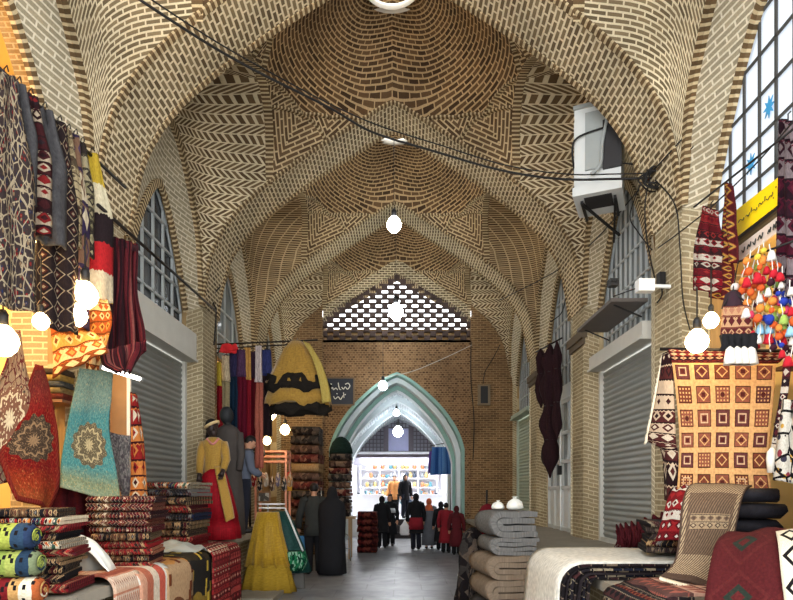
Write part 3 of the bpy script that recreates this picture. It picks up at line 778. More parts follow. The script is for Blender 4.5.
def folded(name, w, d, t, L, mat, loc, rotz=0, seed=0, uvs=1., front='y'):
    """a folded rug lying flat, base at loc; layers face -y (front='y') or the folds face -y (front='x')"""
    pts = serp(w, t, L, seed); n = len(pts)-1; ls = [0.]
    for a, b in zip(pts, pts[1:]): ls.append(ls[-1]+math.dist(a, b))
    ca, sa = math.cos(rotz), math.sin(rotz); rnd = random.Random(seed+99)
    off = [rnd.uniform(-.02, .02) for _ in range(5)]
    mb = MB()
    def fn(u, v):
        x, z = pts[int(round(u*n))]; y = lerp(-d/2, d/2, v)+off[int(z/t*4.99) if 0 <= z < t else 0]*(1 if v < .5 else -1)
        if front == 'x': x, y = y, -x
        return Vector((x*ca-y*sa, x*sa+y*ca, z))+Vector(loc)
    mb.cloth(fn, n, 3, t/L*.84, lambda u, v: (ls[int(round(u*n))]*uvs, v*d*uvs), center=True)
    o = mb.build(name, mat, None, loc); return o
ORD = ['topmost', 'second from the top', 'third from the top', 'fourth from the top', 'fifth from the top', 'sixth from the top', 'seventh from the top', 'eighth from the top', 'ninth from the top', 'tenth from the top', 'eleventh from the top', 'twelfth from the top', 'thirteenth from the top']
def stack(n, base, w, d, t, mats, names, where, group, kind='folded_kilim', cat='folded rug', noun='folded kilim', seed=0, L=3, front='x', rotz=0., uvs=1., jit=.022, bottom_up=None):
    z = base[2]; rnd = random.Random(seed); out = []
    for i in range(n):
        q = rnd.randrange(len(mats)); tt = t*rnd.uniform(.85, 1.15); 
        o = folded(kind, w*rnd.uniform(.88, 1.06), d*rnd.uniform(.9, 1.05), tt, L, mats[q], (base[0]+rnd.uniform(-jit, jit), base[1]+rnd.uniform(-jit, jit), z), rotz+rnd.uniform(-.07, .07), seed*31+i, uvs, front)
        o['_n'] = names[q]; out.append(o); z += tt*1.0
    for i, o in enumerate(out):
        k = len(out)-1-i; nm = o['_n']; del o['_n']
        tag(o, '%s %s, %s %s' % (nm, noun, ORD[k] if k < len(out)-1 else 'bottom one', where), cat, group)
    return out, z
m_pole = plain('iron_pole', srgb(40, 36, 34), .5, .6); m_wood = plain('brown_wood', srgb(120, 84, 54), .6, var=.3, sc=8); m_fringe = plain('cream_fringe', srgb(216, 202, 176), .95)
def pole(name, a, b, r, label, cat='pole', mat=None):
    mb = MB(); mb.tube([a, b], r, 8); return tag(mb.build(name, mat or m_pole, None, Vector(a)), label, cat)
def bulb(loc, r, label, col, s, cord=None, group=None, name='light_bulb', cord_top=None):
    t = empty(name, loc, label, 'lamp', group); L = Vector(loc)
    mb = MB(); mb.lathe([(r*.3, r*1.15), (r*.55, r*.95), (r*.9, r*.45), (r, 0), (r*.85, -r*.5), (r*.45, -r*.9), (.002, -r)], L, 14); mb.build('bulb_glass', glow('bulb_glow_%s_%d' % ('%02d%02d%02d' % tuple(int(c*99) for c in col), int(s*10)), col, s), t)
    mb = MB(); mb.lathe([(r*.34, r*1.1), (r*.36, r*1.9), (r*.2, r*2.2)], L, 10); mb.build('bulb_socket', m_dark, t)
    if cord_top is not None:
        mb = MB(); mb.tube([L+Vector((0, 0, r*2.1)), Vector(cord_top)], .006, 5); so = mb.build('cord', m_cable, t.children[-1])
    return t
# ---------------------------------------------------------------- LEFT SIDE of the lane
LX = -2.52; PZH = 4.42
pole('iron_pole', (LX, 3.7, 4.36), (LX, 5.75, 4.5), .014, 'thin iron pole carrying the row of kilims high above the left shop', 'pole')
def hung(name, y, wy, ztop, zbot, mat, label, cat='hanging kilim', x=LX, gather=.35, amp=.03, seed=0., uvs=(1., 1.), group='kilims hung on the high left pole', fr=None, skew=0., xs=0., fq=2.):
    """cloth gathered on the pole, opening downwards; width runs along the lane and a little across"""
    def edge(e):
        o = []
        for i in range(6):
            t = i/5; w = wy*lerp(gather, 1., smooth(min(1, t*2.2)))
            o.append(Vector((x+e*w*.45+xs*t, y+e*w*.5+skew*t, lerp(ztop, zbot, t))))
        return o
    t = empty(name, (x, y, zbot), label, cat, group)
    o = drape('cloth', edge(-1), edge(1), mat, 12, 28, .014, (amp, fq), uvs, t, seed)
    mb = MB(); mb.tube([(x, y, ztop-.03), (x, y, ztop+.03), (x+.02, y, ztop+.05), (x+.03, y, ztop+.01)], .005, 5); mb.build('hook', m_pole, t)
    if fr: fringe(t, [edge(-1)[-1], edge(1)[-1]], fr, m_fringe, 16)
    return t
def yx(px, X=LX): return F*(X-CX)/(px-VX)
def zy(py, Y): return EYE+(VY-py)*Y/F
T_navyfl = textile('floral_navy', 'floral', [srgb(52, 42, 40), srgb(150, 134, 108), NV, DR, srgb(120, 96, 70)], 26, 40)
T_blank = textile('charcoal_cloth', 'noise', [srgb(52, 50, 52), srgb(92, 90, 90)], 3, 5)
T_latt = textile('lattice_cream', 'lozenge', [srgb(40, 30, 30), srgb(150, 132, 108), srgb(34, 24, 24), srgb(70, 34, 30)], 3, 13)
T_beige = textile('beige_kilim', 'kilim', [srgb(90, 76, 58), srgb(176, 158, 122), srgb(140, 122, 92), srgb(70, 50, 40)], 5, 14, seed=8.)
T_beige2 = textile('olive_kilim', 'kilim', [srgb(70, 64, 50), srgb(130, 122, 92), srgb(160, 148, 116), srgb(52, 44, 40)], 3, 9, seed=18.)
T_purp = textile('purple_cream', 'kilim', [srgb(52, 40, 66), srgb(206, 190, 160), srgb(80, 62, 84), srgb(120, 90, 70)], 3, 6, seed=4.)
T_red4 = textile('red_motif', 'kilim', [srgb(40, 20, 22), srgb(120, 30, 30), srgb(170, 152, 128), srgb(40, 30, 34), srgb(60, 24, 26)], 3, 11, seed=6.)
T_yg = textile('ochre_patch', 'bands', [srgb(190, 160, 52), srgb(216, 204, 170), srgb(40, 30, 32), srgb(176, 36, 40), srgb(206, 190, 160)], 3, 1.)
T_org = textile('orange_kilim', 'kilim', [srgb(120, 60, 24), srgb(216, 150, 70), srgb(226, 190, 130), srgb(176, 84, 34)], 4, 7, seed=2.)
T_strip = textile('maroon_strips', 'stripe', [srgb(52, 16, 24), srgb(84, 24, 32), srgb(34, 14, 20), srgb(96, 34, 38), srgb(120, 66, 62)], 1, 44, rot=1, seed=3.)
for a in (
    ('hanging_kilim', yx(4), .26, 4.38, zy(312, 4.1), T_navyfl, 'floral kilim with navy lower end, leftmost on the high pole', .03, (1, 1)),
    ('hanging_kilim', yx(17), .17, 4.4, zy(205, 4.2), T_blank, 'plain charcoal kilim behind the floral navy one on the high pole', .03, (1, 1)),
    ('hanging_kilim', yx(29), .2, 4.41, zy(238, 4.35), T_red4, 'red and black kilim with cream motifs on the high pole', .035, (1, 1)),
    ('hanging_kilim', yx(43), .24, 4.42, zy(246, 4.5), T_blank, 'broad grey-black kilim folded in a point on the high pole', .04, (1, 1)),
    ('hanging_kilim', yx(58), .22, 4.44, zy(335, 4.75), T_latt, 'long dark kilim with cream lattice hung above the lit bulbs', .035, (1, 1)),
    ('hanging_kilim', yx(67), .16, 4.45, zy(252, 4.9), T_beige, 'beige and brown kilim gathered thin on the high pole', .03, (1, 1)),
    ('hanging_kilim', yx(74), .18, 4.47, zy(332, 5.0), T_purp, 'purple kilim with cream blocks on the high pole', .03, (1, 1)),
    ('hanging_kilim', yx(81), .15, 4.47, zy(262, 5.1), T_beige2, 'pale olive kilim between the purple and the ochre ones', .03, (1, 1)),
    ('hanging_kilim', yx(91), .28, 4.48, zy(305, 5.3), T_yg, 'ochre and red patched kilim at the pillar end of the high pole', .03, (1, 1))):
    hung(a[0], a[1], a[2], a[3], a[4], a[5], a[6], amp=a[7], uvs=a[8], seed=a[1]*3)
# cloth slung lower, in the light of the bulbs
t = empty('slung_kilim', P(70, 375, 4.9), 'orange and cream kilim slung in a swag below the lit bulbs', 'hanging kilim')
drape('cloth', [P(36, 262, 4.9), P(48, 300, 4.9), P(52, 345, 4.9), P(52, 378, 4.9)], [P(52, 262, 5.0), P(76, 312, 5.0), P(98, 336, 5.0), P(108, 352, 5.0)], T_org, 14, 20, .014, (.03, 2.), (1, 1), t, 2.)
t = empty('slung_kilim', P(95, 370, 5.1), 'pale orange kilim draped below the bulbs beside the maroon tasselled rug', 'hanging kilim')
drape('cloth', [P(84, 290, 5.15), P(84, 330, 5.15), P(86, 372, 5.15)], [P(108, 300, 5.2), P(112, 325, 5.2), P(96, 378, 5.2)], T_org, 10, 14, .014, (.02, 2.), (1, 1), t, 5.)
# maroon striped tasselled rug by the pillar
t = empty('maroon_rug', P(122, 370, 5.35), 'dark maroon striped rug bunched on a pole beside the left pillar', 'hanging rug')
drape('cloth', [P(108, 236, 5.35), P(106, 280, 5.35), P(102, 330, 5.3), P(99, 362, 5.25)], [P(138, 244, 5.6), P(137, 290, 5.6), P(143, 330, 5.55), P(146, 352, 5.5)], T_strip, 26, 24, .016, (.05, 3.5), (1, 1), t, 1., uvn=True)
drape('folded_end', [P(100, 352, 5.15), P(104, 366, 5.1), P(118, 373, 5.1)], [P(146, 340, 5.4), P(143, 352, 5.4), P(130, 372, 5.2)], T_strip, 16, 8, .016, (.03, 3.), (1, 1), t, 3.)
fringe(t, [P(108, 238, 5.34), P(138, 246, 5.59)], .06, plain('maroon_fringe', srgb(50, 18, 24), .95), 40, .005)
pole('iron_pole', P(98, 205, 5.05), P(216, 311, 9.2), .016, 'long black iron pole slanting from the maroon rug to the next pillar', 'pole')
# bulbs over the left shop
WARM = (1., .72, .36)
for px, py, Y, r, s, lb in ((24, 240, 4.35, .075, 40, 'round lit bulb highest among the left kilims'), (67, 282, 4.75, .085, 60, 'lit bulb left of the trio behind the lattice kilim'), (85, 296, 4.8, .1, 60, 'largest lit bulb of the trio in the middle of the left kilims'),
    (76, 316, 4.75, .085, 60, 'lowest lit bulb of the trio among the left kilims'), (41, 322, 4.5, .06, 40, 'small lit bulb in front of the yellow shop wall'), (3, 342, 4.1, .1, 50, 'lit bulb at the far left above the beige floral carpet')):
    p = P(px, py, Y); bulb(p, r, lb, WARM, s*BULB, cord_top=p+Vector((0, 0, .5)), group='bulbs over the left rug shop')
# fluorescent tube
t = empty('tube_lamp', P(120, 373, 5.4), 'white fluorescent tube below the maroon tasselled rug', 'lamp')
mb = MB(); mb.tube([P(102, 367, 5.2), P(140, 379, 5.45)], .018, 8); mb.build('tube', glow('tube_glow', (1, .95, .85), 9.), t)
for a in (P(101, 366.6, 5.2), P(141, 379.3, 5.46)):
    mb = MB(); mb.ball(a, .024, 8, 6); mb.build('end_cap', m_steel, t)
# shelf with folded cloths behind the red carpet
t = empty('wall_shelf', P(58, 402, 5.35), 'short wooden shelf of folded cloths between red and teal carpets', 'shelf')
c = P(58, 403, 5.35); mb = MB(); mb.box(c, (.24, .3, .025)); mb.build('shelf_board', m_wood, t)
mb = MB(); mb.bar(c+Vector((-.1, .1, 0)), c+Vector((-.1, .1, -.16)), .02); mb.bar(c+Vector((.1, .1, 0)), c+Vector((.1, .1, -.16)), .02); mb.build('bracket', m_wood, t)
z = c.z+.014
for i, (col, nm) in enumerate(((srgb(120, 54, 40), 'rust'), (srgb(156, 132, 84), 'tan'), (srgb(96, 96, 92), 'slate grey'), (srgb(190, 156, 80), 'mustard'), (srgb(84, 70, 56), 'dark brown'))):
    th = .055; o = folded('folded_cloth', .2, .22, th, 2, textile('cloth_'+nm.replace(' ', '_'), 'noise', [tuple(x*.75 for x in col), col], 4, 4), (c.x, c.y-.02, z), 0, i, front='x'); z += th
    tag(o, '%s folded cloth on the short shelf, %s' % (nm, ['at the bottom', 'second from below', 'in the middle', 'second from the top', 'on top'][i]), 'folded cloth', 'folded cloths on the left shelf')
# display carpets hanging from the shop front
FB = [srgb(150, 126, 100), srgb(96, 40, 38), srgb(130, 90, 66), srgb(76, 64, 56), srgb(176, 156, 126)]
T_fbeige = textile('carpet_beige', 'floral', FB, 16, 24, med=(.5, .62, .4, .2, srgb(126, 86, 66), srgb(214, 196, 160)))
T_fred = textile('carpet_red', 'floral', [srgb(106, 18, 18), srgb(140, 50, 36), srgb(52, 36, 28), srgb(150, 84, 48), srgb(170, 120, 74)], 34, 48, vg=[(.0, srgb(96, 66, 60)), (.2, srgb(130, 60, 56)), (.32, srgb(140, 20, 24)), (.72, srgb(130, 22, 20)), (.85, srgb(176, 80, 36)), (1., srgb(196, 130, 66))], med=(.48, .5, .4, .17, srgb(66, 52, 40), srgb(140, 112, 82)), border=[1.5, (.0, srgb(196, 140, 80)), (.07, srgb(120, 44, 30))])
T_fteal = textile('carpet_teal', 'floral', [srgb(74, 124, 122), srgb(112, 148, 140), srgb(56, 100, 102), srgb(140, 144, 120), srgb(164, 160, 128)], 34, 48, vg=[(.0, srgb(150, 140, 112)), (.28, srgb(156, 150, 128)), (.4, srgb(70, 130, 134)), (.76, srgb(76, 140, 140)), (.88, srgb(176, 150, 90)), (1., srgb(196, 180, 130))], med=(.52, .6, .36, .155, srgb(92, 82, 62), srgb(170, 154, 116)))
def disp(name, L, R, mat, label, folds=(.02, 1.), seed=0., back=True, fr=None):
    t = empty(name, (L[-1]+R[-1])/2, label, 'carpet', None)
    drape('carpet_pile', L, R, mat, 18, 32, .015, folds, (1, 1), t, seed)
    if fr: fringe(t, [L[-1], R[-1]], .05, m_fringe, 30, .004)
    return t
disp('display_carpet', [P(14, 330, 4.5), P(4, 365, 4.5), P(-12, 400, 4.45), P(-16, 450, 4.4), P(-20, 490, 4.3)], [P(18, 330, 4.55), P(25, 370, 4.7), P(30, 395, 4.75), P(28, 440, 4.75), P(22, 478, 4.7)], T_fbeige, 'beige floral carpet pinched to a point at the top, far left')
disp('display_carpet', [P(36, 364, 4.7), P(24, 395, 4.7), P(10, 430, 4.6), P(1, 453, 4.5), P(6, 470, 4.45), P(20, 500, 4.4)], [P(43, 366, 4.75), P(50, 390, 4.85), P(57, 425, 4.9), P(59, 455, 4.9), P(60, 485, 4.85), P(50, 512, 4.8)], T_fred, 'red carpet with dark round medallion hung as a drooping triangle', (.025, 1.), 2.)
disp('display_carpet', [P(79, 368, 5.05), P(73, 395, 5.05), P(66, 430, 5.), P(61, 462, 4.95), P(60, 488, 4.9)], [P(112, 372, 5.25), P(111, 400, 5.25), P(109, 430, 5.2), P(116, 470, 5.15), P(121, 504, 5.1)], T_fteal, 'teal carpet with olive medallion and golden lower border', (.02, 1.), 4.)
disp('grey_throw', [P(104, 432, 5.28), P(108, 450, 5.28), P(114, 475, 5.25), P(120, 497, 5.25)], [P(130, 436, 5.45), P(129, 455, 5.45), P(128, 480, 5.4), P(126, 498, 5.4)], textile('grey_pile', 'speck', [srgb(90, 86, 82), srgb(116, 108, 104), srgb(70, 62, 64)], 20, 30), 'grey fuzzy throw hung against the right edge of the teal carpet', (.02, 1.), 4.)
t = empty('wooden_board', P(120, 495, 5.6), 'upright brown board with pale post behind the grey throw', 'board')
a = P(120, 435, 5.6); mb = MB(); mb.box((a.x, 5.6, lerp(PLZL, P(0, 375, 5.6).z, .5)), (.17, .03, P(0, 375, 5.6).z-PLZL)); mb.build('panel', plain('tan_board', srgb(140, 104, 66), .7, var=.3), t)
a = P(129, 435, 5.58); mb = MB(); mb.box((a.x, 5.58, lerp(PLZL, P(0, 375, 5.58).z, .5)), (.03, .03, P(0, 375, 5.58).z-PLZL)); mb.build('post', plain('pale_post', srgb(206, 196, 176), .6), t)
disp('kilim_runner', [P(130, 392, 5.55), P(131, 430, 5.55), P(132, 470, 5.55), P(131, 500, 5.5)], [P(136, 395, 5.68), P(141, 430, 5.68), P(146, 470, 5.68), P(148, 500, 5.65)], textile('runner_red', 'kilim', [srgb(60, 20, 22), srgb(140, 32, 30), srgb(214, 196, 168), srgb(196, 120, 60)], 2, 7, seed=3.), 'narrow red and cream kilim runner hanging beside the left shutter', (.02, 1.), 1.)
disp('table_cover', [P(52, 480, 5.0), P(50, 505, 5.0), P(50, 535, 4.95)], [P(104, 490, 5.3), P(104, 512, 5.3), P(102, 542, 5.3)], textile('maroon_cloth', 'noise', [srgb(40, 10, 14), srgb(92, 22, 28)], 3, 3), 'dark maroon cloth hung behind the stacks below the teal carpet', (.04, 3.), 1.)
# stacks of folded kilims
stack(10, (-2.28, 5.28, PLZL), .54, .5, .062, [T_kcream, T_kred, T_kcream, T_kgrey], ['cream and brown', 'red', 'pale patterned', 'grey and brown'], 'in the stack under the teal carpet', 'kilims in the stack under the teal carpet', seed=3, L=2, rotz=.15, uvs=2.1)
stack(9, (-2.42, 6.85, PLZL), .68, .55, .085, [T_kdark, T_kred, T_kmulti, T_kgrey], ['navy and maroon', 'red', 'multicoloured', 'grey'], 'in the stack before the left shutter', 'kilims in the stack before the left shutter', seed=8, L=2, rotz=-.05, uvs=1.9)
stack(10, (-2.33, 4.05, PLZL), .44, .5, .058, [T_kred, T_kmulti, T_kred, T_kgrey], ['red', 'multicoloured', 'dark red', 'grey and brown'], 'in the stack behind the rolled rugs', 'kilims in the stack behind the rolled rugs', seed=5, L=2, rotz=.2, uvs=2.2)
# rolled gabbeh rugs at the left edge
def rolled(loc, L, r, mat, label, group, seed=0, yaw=0., core=None):
    c = Vector(loc); t = empty('rolled_rug', c, label, 'rolled rug', group); mb = MB(); n = 26; ca, sa = math.cos(yaw), math.sin(yaw)
    xs = [(-L/2, .93), (-L/2+.03, 1.)]+[(-L/2+L*i/10, 1.) for i in range(1, 10)]+[(L/2-.05, 1.), (L/2-.02, .9), (L/2, .72)]
    rings = []
    for x, q in xs:
        rg = []
        for k in range(n):
            a = 2*PI*k/n; rr = r*q*(1+.03*math.sin(3*a+seed+x*4)); y, z = math.cos(a)*rr*1.12, math.sin(a)*rr*.94+r*.94
            rg.append(c+Vector((x*ca-y*sa, x*sa+y*ca, z)))
        rings.append(rg)
    mb.rings(rings)
    for fi, f in enumerate(mb.f):
        q = []
        for i in f:
            p = mb.v[i]-c; x = p.x*ca+p.y*sa; y = -p.x*sa+p.y*ca; q.append((math.atan2(p.z-r*.94, -y)/(2*PI)*1., (x/L+.5)))
        if len(q) > 4 or max(a for a, b in q)-min(a for a, b in q) < .5: mb.uv[fi] = q
        else: mb.uv[fi] = [(a+1 if a < 0 else a, b) for a, b in q]
    mb.build('roll', mat, t)
    mb = MB(); e = Vector((ca, sa, 0)); sp = []
    for i in range(40):
        a = i*.42; rr = r*.68*(1-i/44); y, z = math.cos(a)*rr, math.sin(a)*rr*.9+r*.94; sp.append(c+Vector((ca*(L/2+.004)-y*sa, sa*(L/2+.004)+y*ca, z)))
    mb.tube(sp, .006, 4); mb.build('rolled_edge', mat, t.children[0]); return t
G1 = textile('gabbeh_green', 'gabbeh', [BK, srgb(150, 160, 66), srgb(164, 172, 74), srgb(44, 66, 88), srgb(40, 56, 84)], 2, 2.9)
G2 = textile('gabbeh_lime', 'gabbeh', [BK, srgb(140, 156, 74), srgb(158, 166, 84), srgb(36, 56, 76), srgb(120, 130, 96)], 2, 2.9)
G3 = textile('gabbeh_red', 'gabbeh', [BK, srgb(120, 26, 30), srgb(196, 150, 90), srgb(226, 214, 186), srgb(176, 92, 48)], 2, 2.9)
for i, (px, py, m, lb) in enumerate(((40, 600, G3, 'red and cream gabbeh rug roll at the bottom of the left edge pile'), (37, 572, G2, 'lime and navy gabbeh rug roll in the middle of the left edge pile'), (32, 541, G1, 'green and blue gabbeh rug roll on top of the left edge pile'))):
    r = .087; x = P(px, 0, 3.62).x; z = PLZL-.02+i*r*1.86; rolled((x-.36, 3.62, z), .72, r, m, lb, 'gabbeh rolls at the left edge', i, .12)
# plastic bag and sack between the stacks
def bag(name, loc, r, mat, label, cat, seed=0):
    t = empty(name, loc, label, cat); mb = MB(); c = Vector(loc)
    mb.lathe([(r[0]*.75, 0), (r[0]*1.02, r[2]*.15), (r[0], r[2]*.4), (r[0]*.8, r[2]*.75), (r[0]*.45, r[2]*.95), (r[0]*.2, r[2]*1.05)], c, 24, 0, lambda a, q: 1+.13*math.sin(5*a+seed)*q+.12*fold(math.cos(a)*2, math.sin(a)*2+q*3, 1.2, seed), sy=r[1]/r[0]); mb.build('body', mat, t)
    mb = MB(); mb.lathe([(r[0]*.18, r[2]*1.), (r[0]*.14, r[2]*1.08), (r[0]*.34, r[2]*1.24)], c, 14, 0, lambda a, q: 1+.3*q*math.sin(4*a+seed), cap=False); mb.build('tied_neck', mat, t); return t
m_plasticw = plain('white_plastic', srgb(220, 222, 214), .35, spec=.5); m_sack = plain('grey_sack', srgb(120, 120, 112), .8)
bag('sack', (-2.34, 4.72, PLZL), (.14, .13, .2), m_sack, 'small grey sack between the two nearest kilim stacks', 'sack', 1)
t = empty('plastic_sheet', (-2.24, 4.6, PLZL), 'crumpled white plastic wrapping lying before the teal carpet stack', 'plastic bag')
mb = MB(); mb.cloth(lambda u, v: Vector((-2.42+u*.34-.06*v, 4.55+v*.24, PLZL+.24-.2*u*u+.13*math.sin(PI*u)**.7*math.sin(PI*v)**.6*(1-.5*u)+.03*fold(u*4, v*4, 1., 3.))), 18, 14, .006); mb.build('wrapping', m_plasticw, t)
t = empty('plastic_sheet', (-2.25, 6.25, PLZL), 'crumpled grey plastic sheet before the dark kilim stack', 'plastic bag')
mb = MB(); mb.cloth(lambda u, v: Vector((-2.55+u*.62, 6.12+v*.3, PLZL+.035+.1*math.sin(PI*u)**.7*math.sin(PI*v)**.6+.05*fold(u*5, v*4, 1., 5.))), 20, 14, .006); mb.build('wrapping', plain('grey_plastic', srgb(150, 150, 140), .4, spec=.5), t)
# carpets spread over the platform edge
def spread(y0, y1, x0, xe, z, zend, mat, label, uvs, seed=0, r=.12, fr=True, side=-1, group=None, name='spread_carpet', tilt=0.):
    """carpet lying on the platform and rolling over its edge; runs from x0 (wall) to xe (edge)"""
    t = empty(name, ((x0+xe)/2, (y0+y1)/2, z), label, 'carpet', group)
    Lf = abs(xe-x0)-r; La = PI/2*r; Ld = max(.02, (z-zend)-r); T_ = Lf+La+Ld
    def fn(u, v):
        s = u*T_; w = fold(u*3, v*3, 1., seed)*.012
        if s < Lf: x, zz = s, z+w
        elif s < Lf+La: a = (s-Lf)/r; x, zz = Lf+math.sin(a)*r, z-r+math.cos(a)*r+w
        else: x, zz = Lf+r+.02*math.sin(v*9+seed)*(s-Lf-La), z-r-(s-Lf-La)
        return Vector((x0-side*0+(x if side < 0 else -x), lerp(y0, y1, v)+tilt*u, zz))
    mb = MB(); mb.cloth(fn, 34, 12, .014, lambda u, v: (v*uvs[0], u*uvs[1])); 
    mb.build('carpet_pile', mat, t)
    if fr: fringe(t, [fn(1, 0), fn(1, .5), fn(1, 1)], .06, m_fringe, 40, .004)
    return t
T_s1 = textile('spread_white', 'bands', [srgb(216, 160, 130), srgb(190, 110, 84), srgb(228, 210, 186), srgb(206, 96, 76), srgb(232, 226, 212)], 1, 1, border=[1., (.0, CR), (.0, CR)], rot=1)
T_s1b = textile('spread_zigzag', 'kilim', [srgb(196, 128, 100), srgb(222, 184, 156), srgb(150, 80, 62), srgb(232, 214, 190)], 14, 9, seed=7.)
T_s2 = textile('spread_yellow', 'gabbeh', [srgb(120, 60, 30), srgb(206, 160, 60), srgb(214, 150, 80), srgb(196, 160, 120), srgb(120, 74, 46)], 1, 1.)
T_s3 = textile('spread_black', 'gabbeh', [srgb(214, 180, 70), srgb(36, 32, 28), srgb(60, 50, 34), srgb(40, 36, 32), srgb(150, 120, 50)], 1.2, 1.)
T_s4 = textile('spread_red', 'kilim', [srgb(80, 24, 26), srgb(150, 40, 40), srgb(176, 70, 64), srgb(206, 180, 150), srgb(120, 30, 32)], 6, 16, seed=9.)
spread(4.32, 4.78, -2.6, -1.93, PLZL+.05, .25, T_s1b, 'peach zigzag carpet with pale border nearest on the left platform edge', (1, 1), 1, side=-1, name='spread_carpet')
spread(4.7, 5.3, -2.62, -1.91, PLZL+.035, .25, T_s1, 'white carpet with salmon bands draped over the left platform edge', (1, 1), 2, side=-1)
spread(5.22, 5.85, -2.65, -1.9, PLZL+.022, .25, T_s2, 'golden yellow and brown gabbeh carpet draped over the left platform edge', (1, 1), 3, side=-1)
spread(5.8, 6.4, -2.6, -1.9, PLZL+.035, .2, T_s3, 'black carpet with yellow blotches draped between gold and red ones', (1, 1), 4, side=-1)
spread(6.35, 6.95, -2.05, -1.86, PLZL+.06, .2, T_s4, 'red kilim carpet draped over the platform beside the black carpet', (1, 1), 5, side=-1)
spread(6.9, 7.5, -2.5, -1.88, PLZL+.03, .2, T_s4, 'farther red kilim carpet with pale fringe toward the gown mannequin', (1, 1), 6, side=-1)
# ---------------------------------------------------------------- RIGHT SIDE of the lane
def XR(px, Y): return CX+(px-VX)*Y/F
# folded grey quilts at the near edge of the right platform
T_gq = textile('quilt_grey', 'noise', [srgb(84, 86, 88), srgb(150, 148, 144)], 16, 16)
T_bq = textile('quilt_brown', 'noise', [srgb(120, 104, 88), srgb(158, 140, 120)], 4, 4)
T_dq = textile('quilt_dark', 'noise', [srgb(50, 50, 52), srgb(90, 88, 86)], 16, 16)
def quilt(name, loc, w, d, h, mat, label, rotz=0., seed=0, group='folded quilts by the lane', turns=2):
    """thick quilt folded in half and half again, rounded spiral end facing the viewer"""
    L = turns; c = Vector(loc); t = empty(name, c, label, 'folded quilt', group); th = h/(2*L)*.92
    pts = []; n0 = 10
    # outer fold then inner fold: a flattened spiral
    def flat(hw, z0, z1, x_in):
        out = [(x_in, z0)]+[(lerp(x_in, -hw+abs(z1-z0)/2, i/5), z0) for i in range(1, 6)]
        r = (z1-z0)/2; cx = -hw+abs(r)
        for i in range(1, 8):
            a = -PI/2-PI*i/8; out.append((cx+math.cos(a)*abs(r), (z0+z1)/2+math.sin(a)*r))
        out += [(lerp(-hw+abs(r), x_in, i/5), z1) for i in range(0, 6)]
        return out
    a = flat(w/2, th/2, h-th/2, w/2-.02)
    b = flat(w/2-th*1.05, th*1.55, h-th*1.55, w/2-.05)
    for q, (path, nm) in enumerate(((a, 'outer_fold'), (b, 'inner_fold'))):
        n = len(path)-1; ls = [0.]
        for p0, p1 in zip(path, path[1:]): ls.append(ls[-1]+math.dist(p0, p1))
        ca, sa = math.cos(rotz), math.sin(rotz); mb = MB()
        def fn(u, v):
            x, z = path[int(round(u*n))]; y = lerp(-d/2, d/2, v); z += fold(x*6, y*3, 1., seed+q)*.014*(1 if .02 < z < h-.02 else .3); x += fold(z*9, y*3, 1., seed)*.015
            return c+Vector((x*ca-y*sa, x*sa+y*ca, z))
        mb.cloth(fn, n, 5, th*.94, lambda u, v: (ls[int(round(u*n))], v*d), center=True); mb.build(nm, mat, t)
    return t
qy = 7.35; qx = XR(505, 7.35)
quilt('folded_quilt', (qx+.02, qy-.15, .03), .72, .9, .27, T_dq, 'dark quilt at the bottom of the grey quilt pile', .1, 1)
quilt('folded_quilt', (qx+.02, qy-.15, .305), .7, .9, .27, T_bq, 'rolled brown blanket near the bottom of the grey quilt pile', .12, 2)
quilt('folded_quilt', (qx-.0, qy-.15, .58), .66, .85, .26, T_bq, 'taupe brown blanket with open fold under the two grey quilts', .16, 3)
quilt('folded_quilt', (qx+.03, qy-.05, .845), .56, .8, .2, T_gq, 'lower grey fleecy quilt in the pile by the right platform', .08, 4)
quilt('folded_quilt', (qx+.01, qy-.05, 1.05), .54, .8, .3, T_gq, 'upper grey fleecy quilt topping the pile by the right platform', .12, 5)
bag('plastic_bag', (qx+.13, qy+.05, 1.36), (.1, .08, .13), m_plasticw, 'small white plastic bag lying on the grey quilt pile', 'plastic bag', 3)
bag('plastic_bag', (qx-.06, qy+.15, 1.36), (.08, .07, .09), m_plasticw, 'crumpled white bag behind the first one on the grey quilts', 'plastic bag', 5)
# dark scraps and red cloth leaning behind
t = empty('red_blanket', (1.36, 8.35, .0), 'dark red blanket standing folded behind the grey quilt pile', 'blanket')
mb = MB(); cx0 = XR(488, 8.35)
mb.rings([[Vector((cx0+math.cos(2*PI*k/20)*.17*s*(1+.08*math.sin(3*2*PI*k/20)), 8.35+math.sin(2*PI*k/20)*.13*s, z)) for k in range(20)] for s, z in ((1.05, 0), (1.1, .3), (1.05, .8), (.95, 1.1), (.8, 1.28), (.5, 1.38), (.1, 1.41))]); mb.build('blanket_body', textile('red_blanket', 'noise', [srgb(84, 16, 26), srgb(120, 30, 40)], 4, 4), t)
t = empty('scrap_bundle', (1.0, 7.9, 0), 'untidy bundle of black and grey cloth scraps at the lane edge', 'cloth bundle')
T_scr = textile('scrap_dark', 'speck', [BK, srgb(60, 56, 54), srgb(30, 26, 28), srgb(96, 84, 74)], 14, 14)
mb = MB(); b0 = Vector((XR(473, 8.0), 8.0, 0))
mb.rings([[b0+Vector((math.cos(2*PI*k/22)*.19*s*(1+.2*math.sin(5*2*PI*k/22+z*4)), math.sin(2*PI*k/22)*.2*s*(1+.15*math.sin(4*2*PI*k/22+z*3)), z)) for k in range(22)] for s, z in ((1.15, 0), (1.2, .15), (1.05, .4), (.95, .65), (.85, .85), (.6, 1.02), (.2, 1.1))]); mb.build('bundle_body', T_scr, t)
